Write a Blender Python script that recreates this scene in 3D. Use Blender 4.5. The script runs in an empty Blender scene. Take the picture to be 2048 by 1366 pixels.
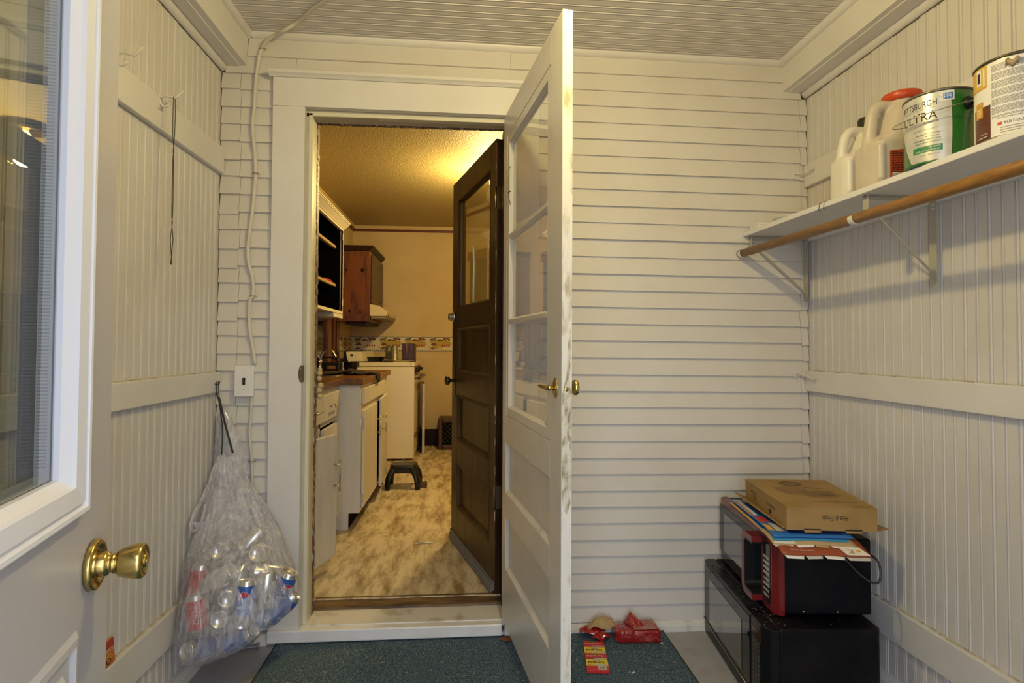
import bpy, bmesh, math, random
from mathutils import Vector, Matrix, noise

random.seed(7)
PI = math.pi
SC = bpy.context.scene
COL = SC.collection

# ------------------------------------------------------------------ camera, sky, lamps, exposure
CAM_H = 1.189
YAW, PITCH, ROLL = math.radians(4.5), math.radians(1.45), math.radians(0.25)
fw = Vector((math.sin(YAW) * math.cos(PITCH), math.cos(YAW) * math.cos(PITCH), math.sin(PITCH)))
r0 = Vector((math.cos(YAW), -math.sin(YAW), 0))
u0 = r0.cross(fw)
rt = math.cos(ROLL) * r0 + math.sin(ROLL) * u0
up = rt.cross(fw)
cam = bpy.data.cameras.new('camera')
cam.sensor_fit = 'HORIZONTAL'
cam.sensor_width = 36.0
cam.lens = 1170.0 / 2048.0 * 36.0
cam.shift_y = (662.0 - 683.0) / 2048.0
cam.clip_start = 0.02
cam_o = bpy.data.objects.new('camera', cam)
cam_o.matrix_world = Matrix((
    (rt.x, up.x, -fw.x, 0.0), (rt.y, up.y, -fw.y, 0.0), (rt.z, up.z, -fw.z, CAM_H), (0, 0, 0, 1)))
COL.objects.link(cam_o)
SC.camera = cam_o

w = bpy.data.worlds.new('overcast_sky')
SC.world = w
w.use_nodes = True
bg = w.node_tree.nodes['Background']
bg.inputs[0].default_value = (0.80, 0.865, 1.0, 1)
bg.inputs[1].default_value = 4.9

def light(name, kind, loc, energy, color, **kw):
    d = bpy.data.lights.new(name, kind)
    d.energy = energy
    d.color = color
    for k, v in kw.items():
        setattr(d, k, v)
    o = bpy.data.objects.new(name, d)
    o.location = loc
    COL.objects.link(o)
    return o

light('porch_bulb', 'POINT', (0.24, 1.18, 2.285), 35.0, (1.0, 0.79, 0.31), shadow_soft_size=0.03)
light('kitchen_bulb', 'POINT', (0.20, 4.30, 2.30), 84.0, (1.0, 0.72, 0.26), shadow_soft_size=0.06)
pt = light('doorway_sky_portal', 'AREA', (0.125, -0.16, 1.05), 1.0, (1, 1, 1), shape='RECTANGLE', size=0.95, size_y=2.15)
pt.rotation_euler = (PI / 2, 0, 0)
pt.data.cycles.is_portal = True

vs = SC.view_settings
vs.view_transform = 'Standard'
vs.look = 'None'
vs.exposure = -0.12
vs.gamma = 1.0
vs.use_curve_mapping = False
SC.display_settings.display_device = 'sRGB'
try:
    SC.cycles.use_denoising = True
    SC.cycles.max_bounces = 10
    SC.cycles.diffuse_bounces = 5
    SC.cycles.transparent_max_bounces = 24
    SC.cycles.sample_clamp_indirect = 4.0
    SC.cycles.caustics_reflective = False
    SC.cycles.caustics_refractive = False
except Exception:
    pass

# ------------------------------------------------------------------ room dimensions (metres)
XL, XR, YB = -0.996, 1.484, 2.436
CEIL = 2.45
ZK = 0.095            # kitchen floor height
KXL, KXR, KYB, KCEIL = -1.237, 1.75, 6.475, 2.493

# ------------------------------------------------------------------ materials
MATS = {}

def M(name, col, rough=0.5, metal=0.0, col2=None, nscale=6.0, namount=0.5, ndetail=4.0, bump=0.0, bscale=60.0,
      spec=0.5, stretch=(1, 1, 1), sharp=(0.35, 0.65), coat=0.0, emit=None, estr=0.0, sub=0.0, nrough=0.55):
    if name in MATS:
        return MATS[name]
    m = bpy.data.materials.new(name)
    m.use_nodes = True
    nt = m.node_tree
    b = nt.nodes['Principled BSDF']
    b.inputs['Base Color'].default_value = (*col, 1)
    b.inputs['Roughness'].default_value = rough
    b.inputs['Metallic'].default_value = metal
    b.inputs['Specular IOR Level'].default_value = spec
    if coat:
        b.inputs['Coat Weight'].default_value = coat
        b.inputs['Coat Roughness'].default_value = min(0.08, rough)
    if sub:
        b.inputs['Subsurface Weight'].default_value = sub
        b.inputs['Subsurface Radius'].default_value = (0.03, 0.02, 0.015)
    if emit:
        b.inputs['Emission Color'].default_value = (*emit, 1)
        b.inputs['Emission Strength'].default_value = estr
    if col2 or bump:
        tc = nt.nodes.new('ShaderNodeTexCoord')
        mp = nt.nodes.new('ShaderNodeMapping')
        mp.inputs['Scale'].default_value = stretch
        nt.links.new(tc.outputs['Object'], mp.inputs[0])
    if col2:
        n = nt.nodes.new('ShaderNodeTexNoise')
        n.inputs['Scale'].default_value = nscale
        n.inputs['Detail'].default_value = ndetail
        n.inputs['Roughness'].default_value = nrough
        nt.links.new(mp.outputs[0], n.inputs['Vector'])
        r = nt.nodes.new('ShaderNodeValToRGB')
        r.color_ramp.elements[0].position = sharp[0]
        r.color_ramp.elements[1].position = sharp[1]
        r.color_ramp.elements[0].color = (*col, 1)
        c2 = [col[i] * (1 - namount) + col2[i] * namount for i in range(3)]
        r.color_ramp.elements[1].color = (*c2, 1)
        nt.links.new(n.outputs['Fac'], r.inputs[0])
        nt.links.new(r.outputs[0], b.inputs['Base Color'])
    if bump:
        n2 = nt.nodes.new('ShaderNodeTexNoise')
        n2.inputs['Scale'].default_value = bscale
        n2.inputs['Detail'].default_value = 3.0
        nt.links.new(mp.outputs[0], n2.inputs['Vector'])
        bp = nt.nodes.new('ShaderNodeBump')
        bp.inputs['Strength'].default_value = bump
        bp.inputs['Distance'].default_value = 0.01
        nt.links.new(n2.outputs['Fac'], bp.inputs['Height'])
        nt.links.new(bp.outputs[0], b.inputs['Normal'])
    MATS[name] = m
    return m

def glass_mat(name, tint=(1, 1, 1), gloss=0.9, rough=0.0, extra=None, ior=1.5):
    """thin pane: see-through with a Fresnel mirror on top; extra = a diffuse colour mixed in, with its share"""
    m = bpy.data.materials.new(name)
    m.use_nodes = True
    nt = m.node_tree
    nt.nodes.remove(nt.nodes['Principled BSDF'])
    out = nt.nodes['Material Output']
    tr = nt.nodes.new('ShaderNodeBsdfTransparent')
    tr.inputs[0].default_value = (*tint, 1)
    gl = nt.nodes.new('ShaderNodeBsdfGlossy')
    gl.inputs[0].default_value = (gloss, gloss, gloss, 1)
    gl.inputs['Roughness'].default_value = rough
    fr = nt.nodes.new('ShaderNodeFresnel')
    ge = nt.nodes.new('ShaderNodeNewGeometry')        # same mirror strength on both faces of the sheet
    mr = nt.nodes.new('ShaderNodeMapRange')
    mr.inputs['To Min'].default_value = ior
    mr.inputs['To Max'].default_value = 1.0 / ior
    nt.links.new(ge.outputs['Backfacing'], mr.inputs['Value'])
    nt.links.new(mr.outputs[0], fr.inputs[0])
    mx = nt.nodes.new('ShaderNodeMixShader')
    nt.links.new(fr.outputs[0], mx.inputs[0])
    nt.links.new(tr.outputs[0], mx.inputs[1])
    nt.links.new(gl.outputs[0], mx.inputs[2])
    last = mx
    if extra:
        df = nt.nodes.new('ShaderNodeBsdfDiffuse')
        df.inputs[0].default_value = (*extra[0], 1)
        m2 = nt.nodes.new('ShaderNodeMixShader')
        m2.inputs[0].default_value = extra[1]
        nt.links.new(last.outputs[0], m2.inputs[1])
        nt.links.new(df.outputs[0], m2.inputs[2])
        last = m2
    nt.links.new(last.outputs[0], out.inputs[0])
    MATS[name] = m
    return m

WALL = M('painted_boards', (0.68, 0.655, 0.62), 0.5, col2=(0.60, 0.555, 0.49), nscale=3.0, namount=0.6, bump=0.12, bscale=45)
TRIM = M('painted_trim', (0.74, 0.72, 0.69), 0.42, col2=(0.66, 0.62, 0.56), nscale=4.0, namount=0.5, bump=0.10, bscale=40)
SIDE = M('painted_siding', (0.70, 0.67, 0.62), 0.5, col2=(0.62, 0.57, 0.50), nscale=2.5, namount=0.5, bump=0.10, bscale=50)
CEILM = M('painted_ceiling', (0.70, 0.67, 0.63), 0.55, col2=(0.62, 0.56, 0.49), nscale=5, namount=0.5, bump=0.1, bscale=50)
GAP = M('dark_gap', (0.10, 0.085, 0.07), 0.9)
DOORW = M('storm_door_paint', (0.68, 0.66, 0.62), 0.30, col2=(0.60, 0.57, 0.50), nscale=7, namount=0.5, bump=0.06, bscale=30)
DOORX = M('entry_door_paint', (0.435, 0.43, 0.45), 0.33, bump=0.03, bscale=90)
FRAMEX = M('white_plastic_frame', (0.70, 0.71, 0.76), 0.3)
GRIME = M('dusty_paint', (0.55, 0.50, 0.40), 0.8, col2=(0.20, 0.15, 0.09), nscale=40, namount=0.8, sharp=(0.5, 0.7))
EDGEW = M('worn_door_edge', (0.76, 0.73, 0.64), 0.42, col2=(0.34, 0.27, 0.14), nscale=14, namount=0.8, sharp=(0.56, 0.70), stretch=(2, 2, 0.6), bump=0.2, bscale=60)
SILL = M('scuffed_sill', (0.70, 0.68, 0.64), 0.45, col2=(0.33, 0.28, 0.19), nscale=12, namount=0.8, sharp=(0.55, 0.75), bump=0.1, bscale=50)
STEP = M('white_step', (0.82, 0.82, 0.83), 0.35, col2=(0.66, 0.63, 0.58), nscale=9, namount=0.5)
PEEL = M('peeling_brown_paint', (0.10, 0.05, 0.03), 0.5, col2=(0.50, 0.46, 0.41), nscale=110, namount=0.9, sharp=(0.52, 0.60), ndetail=6, stretch=(1, 1, 0.4))
FLOORP = M('grey_floor_paint', (0.36, 0.36, 0.37), 0.55, col2=(0.25, 0.22, 0.17), nscale=7, namount=0.7, sharp=(0.52, 0.75), bump=0.1, bscale=40)
MATC = M('blue_green_carpet', (0.032, 0.072, 0.104), 0.95, col2=(0.27, 0.38, 0.45), nscale=260, namount=0.9, sharp=(0.47, 0.66), ndetail=2, bump=0.9, bscale=300)
MATE = M('mat_binding', (0.018, 0.035, 0.022), 0.8)
BRASS = M('worn_brass', (0.62, 0.47, 0.16), 0.22, 1.0, col2=(0.30, 0.21, 0.09), nscale=30, namount=0.8, sharp=(0.5, 0.7))
STEEL = M('brushed_steel', (0.58, 0.56, 0.52), 0.3, 1.0)
CHROME = M('chrome', (0.75, 0.75, 0.76), 0.12, 1.0)
BLACKP = M('black_plastic', (0.008, 0.008, 0.009), 0.32, spec=0.35)
BLACKM = M('black_enamel', (0.003, 0.003, 0.006), 0.40, col2=(0.012, 0.011, 0.013), nscale=6, namount=0.9, spec=0.10)
RUBBER = M('grey_rubber', (0.16, 0.16, 0.17), 0.6)
WHITEP = M('white_plastic', (0.74, 0.73, 0.70), 0.35)
CABLE = M('painted_cable', (0.62, 0.59, 0.50), 0.5)
IRON = M('white_iron', (0.70, 0.68, 0.62), 0.45)
DARKIRON = M('dark_wire', (0.05, 0.045, 0.04), 0.45, 0.6)
WOODROD = M('stained_rod', (0.30, 0.145, 0.032), 0.42, col2=(0.19, 0.085, 0.018), nscale=30, namount=0.9, stretch=(3, 0.6, 3))
DARKWOOD = M('dark_stained_door', (0.026, 0.011, 0.005), 0.36, spec=0.16, col2=(0.062, 0.036, 0.014), nscale=7, namount=0.9, stretch=(3, 3, 0.35), bump=0.08, bscale=30)
PANELWOOD = M('dark_door_panel', (0.040, 0.022, 0.009), 0.38, spec=0.18, col2=(0.085, 0.055, 0.022), nscale=6, namount=0.9, stretch=(2, 2, 0.5))
REDWOOD = M('red_brown_wood', (0.15, 0.044, 0.013), 0.35, col2=(0.055, 0.014, 0.006), nscale=7, namount=0.9, stretch=(4, 4, 0.7), sharp=(0.45, 0.68))
DARKTRIM = M('dark_cabinet_trim', (0.020, 0.007, 0.004), 0.45, spec=0.15)
DOORBROWN = M('brown_cabinet_door', (0.075, 0.032, 0.011), 0.4, col2=(0.045, 0.018, 0.007), nscale=6, namount=0.9, stretch=(4, 4, 0.5))
CABW = M('cabinet_white_paint', (0.66, 0.64, 0.59), 0.42, col2=(0.55, 0.51, 0.42), nscale=9, namount=0.5, stretch=(3, 3, 0.4))
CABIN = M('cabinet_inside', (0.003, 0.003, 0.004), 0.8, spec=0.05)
COUNTER = M('brown_laminate', (0.20, 0.085, 0.020), 0.3, col2=(0.085, 0.030, 0.008), nscale=6, namount=0.9, stretch=(8, 0.8, 3), sharp=(0.42, 0.62))
KWALL = M('kitchen_wallpaper', (0.60, 0.47, 0.25), 0.65, col2=(0.50, 0.36, 0.16), nscale=2.0, namount=0.6, bump=0.08, bscale=80)
KCEILM = M('textured_ceiling', (0.40, 0.32, 0.15), 0.6, col2=(0.42, 0.32, 0.14), nscale=2.0, namount=0.6, bump=0.55, bscale=95)
VINYL = M('brown_vinyl', (0.70, 0.60, 0.42), 0.42, spec=0.3, col2=(0.25, 0.16, 0.06), nscale=9, namount=0.9, stretch=(1.7, 0.42, 1), sharp=(0.44, 0.63), ndetail=9, nrough=0.72)
STOVEW = M('stove_enamel', (0.76, 0.69, 0.52), 0.35)
GLASSP = glass_mat('door_pane', (0.95, 0.96, 0.95), 0.95, extra=((0.7, 0.7, 0.65), 0.02))
GLASSX = glass_mat('double_pane', (0.80, 0.82, 0.83), 1.0, extra=((0.5, 0.52, 0.55), 0.02))
GLASSK = glass_mat('wavy_old_pane', (0.80, 0.78, 0.66), 1.0, rough=0.03, extra=((0.36, 0.28, 0.12), 0.28), ior=1.9)  # golden diffuse colour mixed strongly into this pane
CARD = M('kraft_board', (0.33, 0.205, 0.068), 0.75, col2=(0.25, 0.145, 0.040), nscale=9, namount=0.7, sharp=(0.5, 0.7))
STAINC = M('grease_stain', (0.22, 0.125, 0.032), 0.6)
INK = M('black_ink', (0.012, 0.010, 0.010), 0.6)
WHITEK = M('white_print', (0.76, 0.75, 0.72), 0.5)
SHELFW = M('shelf_white', (0.74, 0.73, 0.72), 0.35)

# ------------------------------------------------------------------ geometry helpers
ROOT_M = {}

class MB:
    def __init__(self):
        self.v = []; self.f = []; self.m = []; self.sm = []

    def add(self, vs_, fs, mi=0, smooth=False):
        o = len(self.v)
        self.v += [Vector(p) for p in vs_]
        for f in fs:
            self.f.append([i + o for i in f]); self.m.append(mi); self.sm.append(smooth)
        return self

    def hexa(self, p, mi=0):
        """8 corners: bottom ring 0-3, top ring 4-7"""
        return self.add(p, [(3, 2, 1, 0), (4, 5, 6, 7), (0, 1, 5, 4), (1, 2, 6, 5), (2, 3, 7, 6), (3, 0, 4, 7)], mi)

    def box(self, x0, x1, y0, y1, z0, z1, mi=0):
        return self.hexa([(x0, y0, z0), (x1, y0, z0), (x1, y1, z0), (x0, y1, z0), (x0, y0, z1), (x1, y0, z1), (x1, y1, z1), (x0, y1, z1)], mi)

    def prism(self, poly, axis, a0, a1, mi=0, smooth=False):
        n = len(poly)
        def P(p, a):
            return {'x': (a, p[0], p[1]), 'y': (p[0], a, p[1]), 'z': (p[0], p[1], a)}[axis]
        vs_ = [P(p, a0) for p in poly] + [P(p, a1) for p in poly]
        fs = [(i, (i + 1) % n, n + (i + 1) % n, n + i) for i in range(n)]
        self.add(vs_, fs, mi, smooth)
        o = len(self.v) - 2 * n
        self.f.append([o + i for i in range(n)][::-1]); self.m.append(mi); self.sm.append(False)
        self.f.append([o + n + i for i in range(n)]); self.m.append(mi); self.sm.append(False)
        return self

    def tube(self, pts, r, n=8, mi=0, closed=False, flat=1.0):
        pts = [Vector(p) for p in pts]
        k = len(pts)
        rr = r if isinstance(r, (list, tuple)) else [r] * k
        rings = []
        prev = None
        for i, p in enumerate(pts):
            if closed:
                t = pts[(i + 1) % k] - pts[i - 1]
            else:
                t = pts[min(i + 1, k - 1)] - pts[max(i - 1, 0)]
            t.normalize()
            if prev is None:
                a = Vector((0, 0, 1)) if abs(t.z) < 0.9 else Vector((1, 0, 0))
                u = t.cross(a).normalized()
            else:
                u = (prev - t * prev.dot(t))
                u = u.normalized() if u.length > 1e-6 else t.orthogonal().normalized()
            prev = u
            v = t.cross(u)
            rings.append([p + (u * math.cos(2 * PI * j / n) + v * math.sin(2 * PI * j / n) * flat) * rr[i] for j in range(n)])
        return self.rings(rings, mi, not closed, closed)

    def rings(self, rings, mi=0, cap=True, closed=False, smooth=True):
        n = len(rings[0]); k = len(rings)
        vs_ = [p for r in rings for p in r]
        fs = []
        for i in range(k if closed else k - 1):
            a = i * n; b = ((i + 1) % k) * n
            for j in range(n):
                fs.append((a + j, a + (j + 1) % n, b + (j + 1) % n, b + j))
        self.add(vs_, fs, mi, smooth)
        if cap:
            o = len(self.v) - len(vs_)
            self.f.append([o + j for j in range(n)][::-1]); self.m.append(mi); self.sm.append(False)
            e = o + (k - 1) * n
            self.f.append([e + j for j in range(n)]); self.m.append(mi); self.sm.append(False)
        return self

    def lathe(self, prof, n=24, org=(0, 0, 0), axis=(0, 0, 1), mi=0, cap=True, a0=None, a1=None):
        ax = Vector(axis).normalized()
        u = ax.orthogonal().normalized(); v = ax.cross(u)
        o = Vector(org)
        if a0 is None:
            rings = [[o + ax * z + (u * math.cos(2 * PI * j / n) + v * math.sin(2 * PI * j / n)) * max(r, 1e-4) for j in range(n)] for r, z in prof]
            return self.rings(rings, mi, cap)
        return self

    def grid(self, fn, nu, nv, mi=0, smooth=True):
        vs_ = [fn(i / nu, j / nv) for j in range(nv + 1) for i in range(nu + 1)]
        fs = [(j * (nu + 1) + i, j * (nu + 1) + i + 1, (j + 1) * (nu + 1) + i + 1, (j + 1) * (nu + 1) + i) for j in range(nv) for i in range(nu)]
        return self.add(vs_, fs, mi, smooth)

    def ring_frame(self, x0, x1, z0, z1, prof, mi=0, axis='y', smooth=False):
        """mitred moulding round a rectangle in the local x-z plane; prof = [(inset, y), ...]"""
        loops = []
        for ins, y in prof:
            loops.append([(x0 + ins, y, z0 + ins), (x1 - ins, y, z0 + ins), (x1 - ins, y, z1 - ins), (x0 + ins, y, z1 - ins)])
        vs_ = [p for l in loops for p in l]
        fs = []
        for i in range(len(loops) - 1):
            for j in range(4):
                fs.append((i * 4 + j, i * 4 + (j + 1) % 4, (i + 1) * 4 + (j + 1) % 4, (i + 1) * 4 + j))
        return self.add(vs_, fs, mi, smooth)

    def xf(self, mat, start=0):
        for i in range(start, len(self.v)):
            self.v[i] = mat @ self.v[i]
        return self

    def obj(self, name, mats, parent=None, local=False, bevel=0.0, segs=2, thick=0.0, sub=0, fix=True):
        if not isinstance(mats, (list, tuple)):
            mats = [mats]
        vs_ = self.v
        if parent is not None and not local:
            inv = root_matrix(parent).inverted()
            vs_ = [inv @ p for p in vs_]
        me = bpy.data.meshes.new(name)
        me.from_pydata([tuple(p) for p in vs_], [], self.f)
        for mm in mats:
            me.materials.append(mm)
        me.polygons.foreach_set('material_index', self.m)
        me.polygons.foreach_set('use_smooth', self.sm)
        if fix:
            bm = bmesh.new(); bm.from_mesh(me)
            bmesh.ops.recalc_face_normals(bm, faces=bm.faces[:])
            bm.to_mesh(me); bm.free()
        me.update()
        o = bpy.data.objects.new(name, me)
        COL.objects.link(o)
        if parent is not None:
            o.parent = parent
        if thick:
            s = o.modifiers.new('solid', 'SOLIDIFY'); s.thickness = thick; s.offset = 0
        if sub:
            s = o.modifiers.new('subsurf', 'SUBSURF'); s.levels = sub; s.render_levels = sub
        if bevel:
            b = o.modifiers.new('bevel', 'BEVEL'); b.width = bevel; b.segments = segs
            b.limit_method = 'ANGLE'; b.angle_limit = math.radians(40)
        return o

def root_matrix(o):
    while o.parent is not None:
        o = o.parent
    return ROOT_M.get(o.name, Matrix.Identity(4))

def tag(o, label, cat, group=None):
    o['label'] = label; o['category'] = cat
    if group:
        o['group'] = group
    return o

def thing(name, label, cat, loc=(0, 0, 0), rotz=0.0, group=None, rot=None):
    o = bpy.data.objects.new(name, None)
    o.empty_display_size = 0.1
    COL.objects.link(o)
    o.location = loc
    o.rotation_euler = rot if rot else (0, 0, rotz)
    m = Matrix.Translation(loc) @ o.rotation_euler.to_matrix().to_4x4()
    ROOT_M[o.name] = m
    return tag(o, label, cat, group)

def struct(o):
    o['kind'] = 'structure'
    return o

def sunit(name, loc=(0, 0, 0)):
    o = bpy.data.objects.new(name, None)
    COL.objects.link(o); o.location = loc
    ROOT_M[o.name] = Matrix.Translation(loc)
    return struct(o)

def lab(o, label):
    o['label'] = label
    return o

# ------------------------------------------------------------------ lettering (default font, flattened to meshes)
TEXTS = ['PITTSBURGH', 'PAINTS & STAINS', 'ULTRA', 'PAINT & PRIMER IN ONE', 'LIFETIME WARRANTY', 'Premium Two-Coat Hide',
         '& Coverage', 'Scrubbable & Stain Resistant', 'Ideal for Kitchens & Baths', 'INTERIOR', 'SEMI-GLOSS ENAMEL', '41-210 / MIDTONE',
         'ppg', 'by', '3X', 'RUST-OLEUM', 'POP-ITS', 'T&D', 'Hot & Fresh', 'pepsi', 'Coke', '8 PCS', 'Whole Grain Oats', 'FASTER', 'ULTRA 3X',
         'CAUTION READ LABEL', 'PIZZA', 'Crispy Crust', 'ORDER ONLINE', 'TODAY', 'THANK YOU', 'FRESH BAKED', 'WOOD STAIN', 'COOK', 'START', 'STOP'] + list('0123456789')
TXT = {}

def bake_text():
    obs = []
    for t in TEXTS:
        c = bpy.data.curves.new('t', 'FONT'); c.body = t; c.size = 1.0; c.resolution_u = 2
        o = bpy.data.objects.new('t', c); COL.objects.link(o); obs.append((t, o))
    dg = bpy.context.evaluated_depsgraph_get(); dg.update()
    for t, o in obs:
        me = bpy.data.meshes.new_from_object(o.evaluated_get(dg))
        vs_ = [(p.co.x, p.co.y) for p in me.vertices]
        fs = [list(p.vertices) for p in me.polygons]
        x0 = min(p[0] for p in vs_); x1 = max(p[0] for p in vs_); y0 = min(p[1] for p in vs_); y1 = max(p[1] for p in vs_)
        TXT[t] = ([((p[0] - (x0 + x1) / 2), (p[1] - (y0 + y1) / 2)) for p in vs_], fs, x1 - x0, y1 - y0)
        c = o.data
        bpy.data.objects.remove(o); bpy.data.curves.remove(c); bpy.data.meshes.remove(me)

bake_text()

def text(mb, s, width, fn, mi=0, height=None, uv=(0, 0), shear=0.0):
    """width/height in metres, centred at uv; fn(u, v) -> point"""
    vs_, fs, w_, h_ = TXT[s]
    k = width / w_
    ky = height / h_ if height else k
    mb.add([fn(uv[0] + p[0] * k + shear * p[1] * ky, uv[1] + p[1] * ky) for p in vs_], fs, mi)

def rect(mb, u0, u1, v0, v1, fn, mi=0, nu=1, nv=1):
    mb.grid(lambda a, b: fn(u0 + (u1 - u0) * a, v0 + (v1 - v0) * b), nu, nv, mi)

def disc(mb, cu, cv, ru, rv, fn, mi=0, n=20, hole=0.0):
    if hole:
        vs_ = []
        for j in range(n):
            a = 2 * PI * j / n
            vs_ += [fn(cu + ru * math.cos(a), cv + rv * math.sin(a)), fn(cu + ru * hole * math.cos(a), cv + rv * hole * math.sin(a))]
        mb.add(vs_, [(2 * j, 2 * ((j + 1) % n), 2 * ((j + 1) % n) + 1, 2 * j + 1) for j in range(n)], mi)
    else:
        mb.add([fn(cu + ru * math.cos(2 * PI * j / n), cv + rv * math.sin(2 * PI * j / n)) for j in range(n)], [tuple(range(n))], mi)

def poly(mb, pts, fn, mi=0):
    mb.add([fn(u, v) for u, v in pts], [tuple(range(len(pts)))], mi)

def barcode(mb, cu, cv, w_, h_, fn, mi_white, mi_bar, seed=1, off=None):
    rnd = random.Random(seed)
    rect(mb, cu - w_ / 2, cu + w_ / 2, cv - h_ / 2, cv + h_ / 2, fn, mi_white)
    f2 = off or fn
    u = cu - w_ * 0.42
    while u < cu + w_ * 0.40:
        b = rnd.choice((0.02, 0.035, 0.055)) * w_
        rect(mb, u, u + b, cv - h_ * 0.36, cv + h_ * 0.36, f2, mi_bar)
        u += b + rnd.choice((0.02, 0.03, 0.045)) * w_

# ================================================================== PORCH SHELL
# ---- back wall: backing with the doorway cut out, clapboards as parts
OX0, OX1, OZ1 = -0.663, 0.200, 2.162
mb = MB()
mb.box(XL - 0.2, OX0, YB + 0.004, 2.56, -0.1, CEIL + 0.15)
mb.box(OX1, XR + 0.35, YB + 0.004, 2.56, -0.1, CEIL + 0.15)
mb.box(OX0, OX1, YB + 0.004, 2.56, OZ1, CEIL + 0.15)
mb.box(OX0, OX1, YB + 0.004, 2.56, -0.1, 0.045)
wall_back = struct(mb.obj('wall_back', GAP))

ZC = [2.428, 2.352, 2.28, 2.213, 2.142, 2.071, 2.0, 1.928, 1.857, 1.786, 1.715, 1.644, 1.57, 1.497, 1.428, 1.357, 1.286, 1.215, 1.143,
      1.072, 1.003, 0.935, 0.865, 0.793, 0.723, 0.655, 0.586, 0.52, 0.452, 0.383, 0.316, 0.247, 0.18, 0.113, 0.045, 0.0]

def zt(i, x):
    return ZC[i] - 0.0085 * (x - 0.35)

def clap(x0, x1, i, dz=0.0, dy=0.0):
    zb0, zb1 = zt(i, x0) + dz, zt(i, x1) + dz
    zt0, zt1 = zt(i - 1, x0) + 0.004, zt(i - 1, x1) + 0.004
    mb = MB()
    yb, yt, bk = YB - 0.0125 + dy, YB - 0.001 + dy, YB + 0.006
    mb.hexa([(x0, yb, zb0), (x1, yb, zb1), (x1, bk, zb1), (x0, bk, zb0), (x0, yt, zt0), (x1, yt, zt1), (x1, bk, zt1), (x0, bk, zt0)])
    return mb.obj('clapboard', SIDE, wall_back)

CL0, CL1 = -0.783, 0.300          # outer edges of the door casing
rnd = random.Random(3)
for i in range(1, len(ZC)):
    z = ZC[i]
    xl = -0.915 + rnd.uniform(-0.004, 0.004)
    xr = 1.448 + rnd.uniform(-0.006, 0.006)
    jit = lambda: rnd.uniform(-0.0015, 0.0012)
    if z > 2.27:
        if i == 1:
            clap(XL + 0.105, 0.18, i, dy=jit()); clap(0.181, XR - 0.11, i, dy=jit())
        elif i == 2:
            clap(XL + 0.02, -0.70, i, dy=jit()); clap(-0.699, XR - 0.03, i, dy=jit())
        else:
            clap(xl, CL0, i, dy=jit()); clap(CL1, xr, i, dy=jit()); clap(XL + 0.004, xl - 0.0015, i, dz=rnd.uniform(-0.012, 0.006), dy=jit())
        continue
    if z < 0.02:
        continue
    clap(xl, CL0, i, dy=jit())
    clap(CL1, xr, i, dy=jit())
    clap(XL + 0.004, xl - 0.0015, i, dz=rnd.uniform(-0.012, 0.006), dy=jit())
    clap(xr + 0.0015, XR - 0.004, i, dz=rnd.uniform(-0.010, 0.004), dy=jit())

# ---- beadboard side walls and ceiling: every board is a part
def bead_profile(wd):
    """(u, depth) across one board: bead at the left edge and at the middle"""
    g = 0.0060
    def bead(c):
        return [(c - 0.0082, 0), (c - 0.0066, -g), (c - 0.0050, -g), (c - 0.0036, -0.0014), (c - 0.0016, 0.0009), (c + 0.0016, 0.0009), (c + 0.0036, -0.0014), (c + 0.0050, -g), (c + 0.0066, -g), (c + 0.0082, 0)]
    p = [(0.0010, -0.007), (0.0010, -0.0016), (0.0026, 0.0009), (0.0052, 0.0009), (0.0072, -0.0014), (0.0084, -g), (0.0100, -g), (0.0116, 0)]
    p += bead(wd / 2 + 0.004)
    p += [(wd - 0.0014, 0), (wd, -0.0014), (wd, -0.007)]
    return p

BW = 0.085
PROF = bead_profile(BW)

def side_wall(name, X, nx, y_from, y_to):
    """X = face plane, nx = +1 if the room is on the +X side"""
    mb = MB()
    mb.box(X - nx * 0.11, X - nx * 0.0125, y_from, y_to, -0.1, CEIL + 0.12)
    wl = struct(mb.obj(name, GAP))
    base = None
    n = int((y_to - y_from) / BW) + 1
    for k in range(n):
        yk = y_to - (k + 1) * BW
        vs_ = []
        for (u, d) in PROF:
            vs_.append((d * nx, u))
        pl_ = [(X + a, yk + b) for a, b in vs_]
        pl_ = pl_ + [(X - nx * 0.012, yk + BW), (X - nx * 0.012, yk + 0.001)]
        mb = MB(); mb.prism(pl_, 'z', 0.0, CEIL - 0.02)
        mb.obj('plank', WALL, wl)
    return wl

wall_left = side_wall('wall_left', XL, 1, -0.13, YB)
wall_right = side_wall('wall_right', XR, -1, -0.13, YB)

def ceil_profile(wd):
    g = 0.0095
    c = wd / 2 + 0.003
    p = [(0.0030, -g), (0.0030, -0.0016), (0.0042, 0.0012), (0.0072, 0.0012), (0.0084, -0.0016), (0.0086, -g), (0.0124, -g), (0.0130, -0.001), (0.0146, 0)]
    p += [(c - 0.0100, 0), (c - 0.0084, -0.001), (c - 0.0078, -g), (c - 0.0040, -g), (c - 0.0038, -0.0016), (c - 0.0018, 0.0012), (c + 0.0018, 0.0012), (c + 0.0038, -0.0016), (c + 0.0040, -g), (c + 0.0062, -g), (c + 0.0068, -0.001), (c + 0.0084, 0)]
    return p + [(wd - 0.0020, 0), (wd - 0.0010, -0.0014), (wd - 0.0010, -g)]
CPROF = ceil_profile(BW)
mb = MB(); mb.box(XL - 0.11, XR + 0.11, -0.13, YB, CEIL + 0.0125, CEIL + 0.12)
ceiling = struct(mb.obj('ceiling', GAP))
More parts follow.
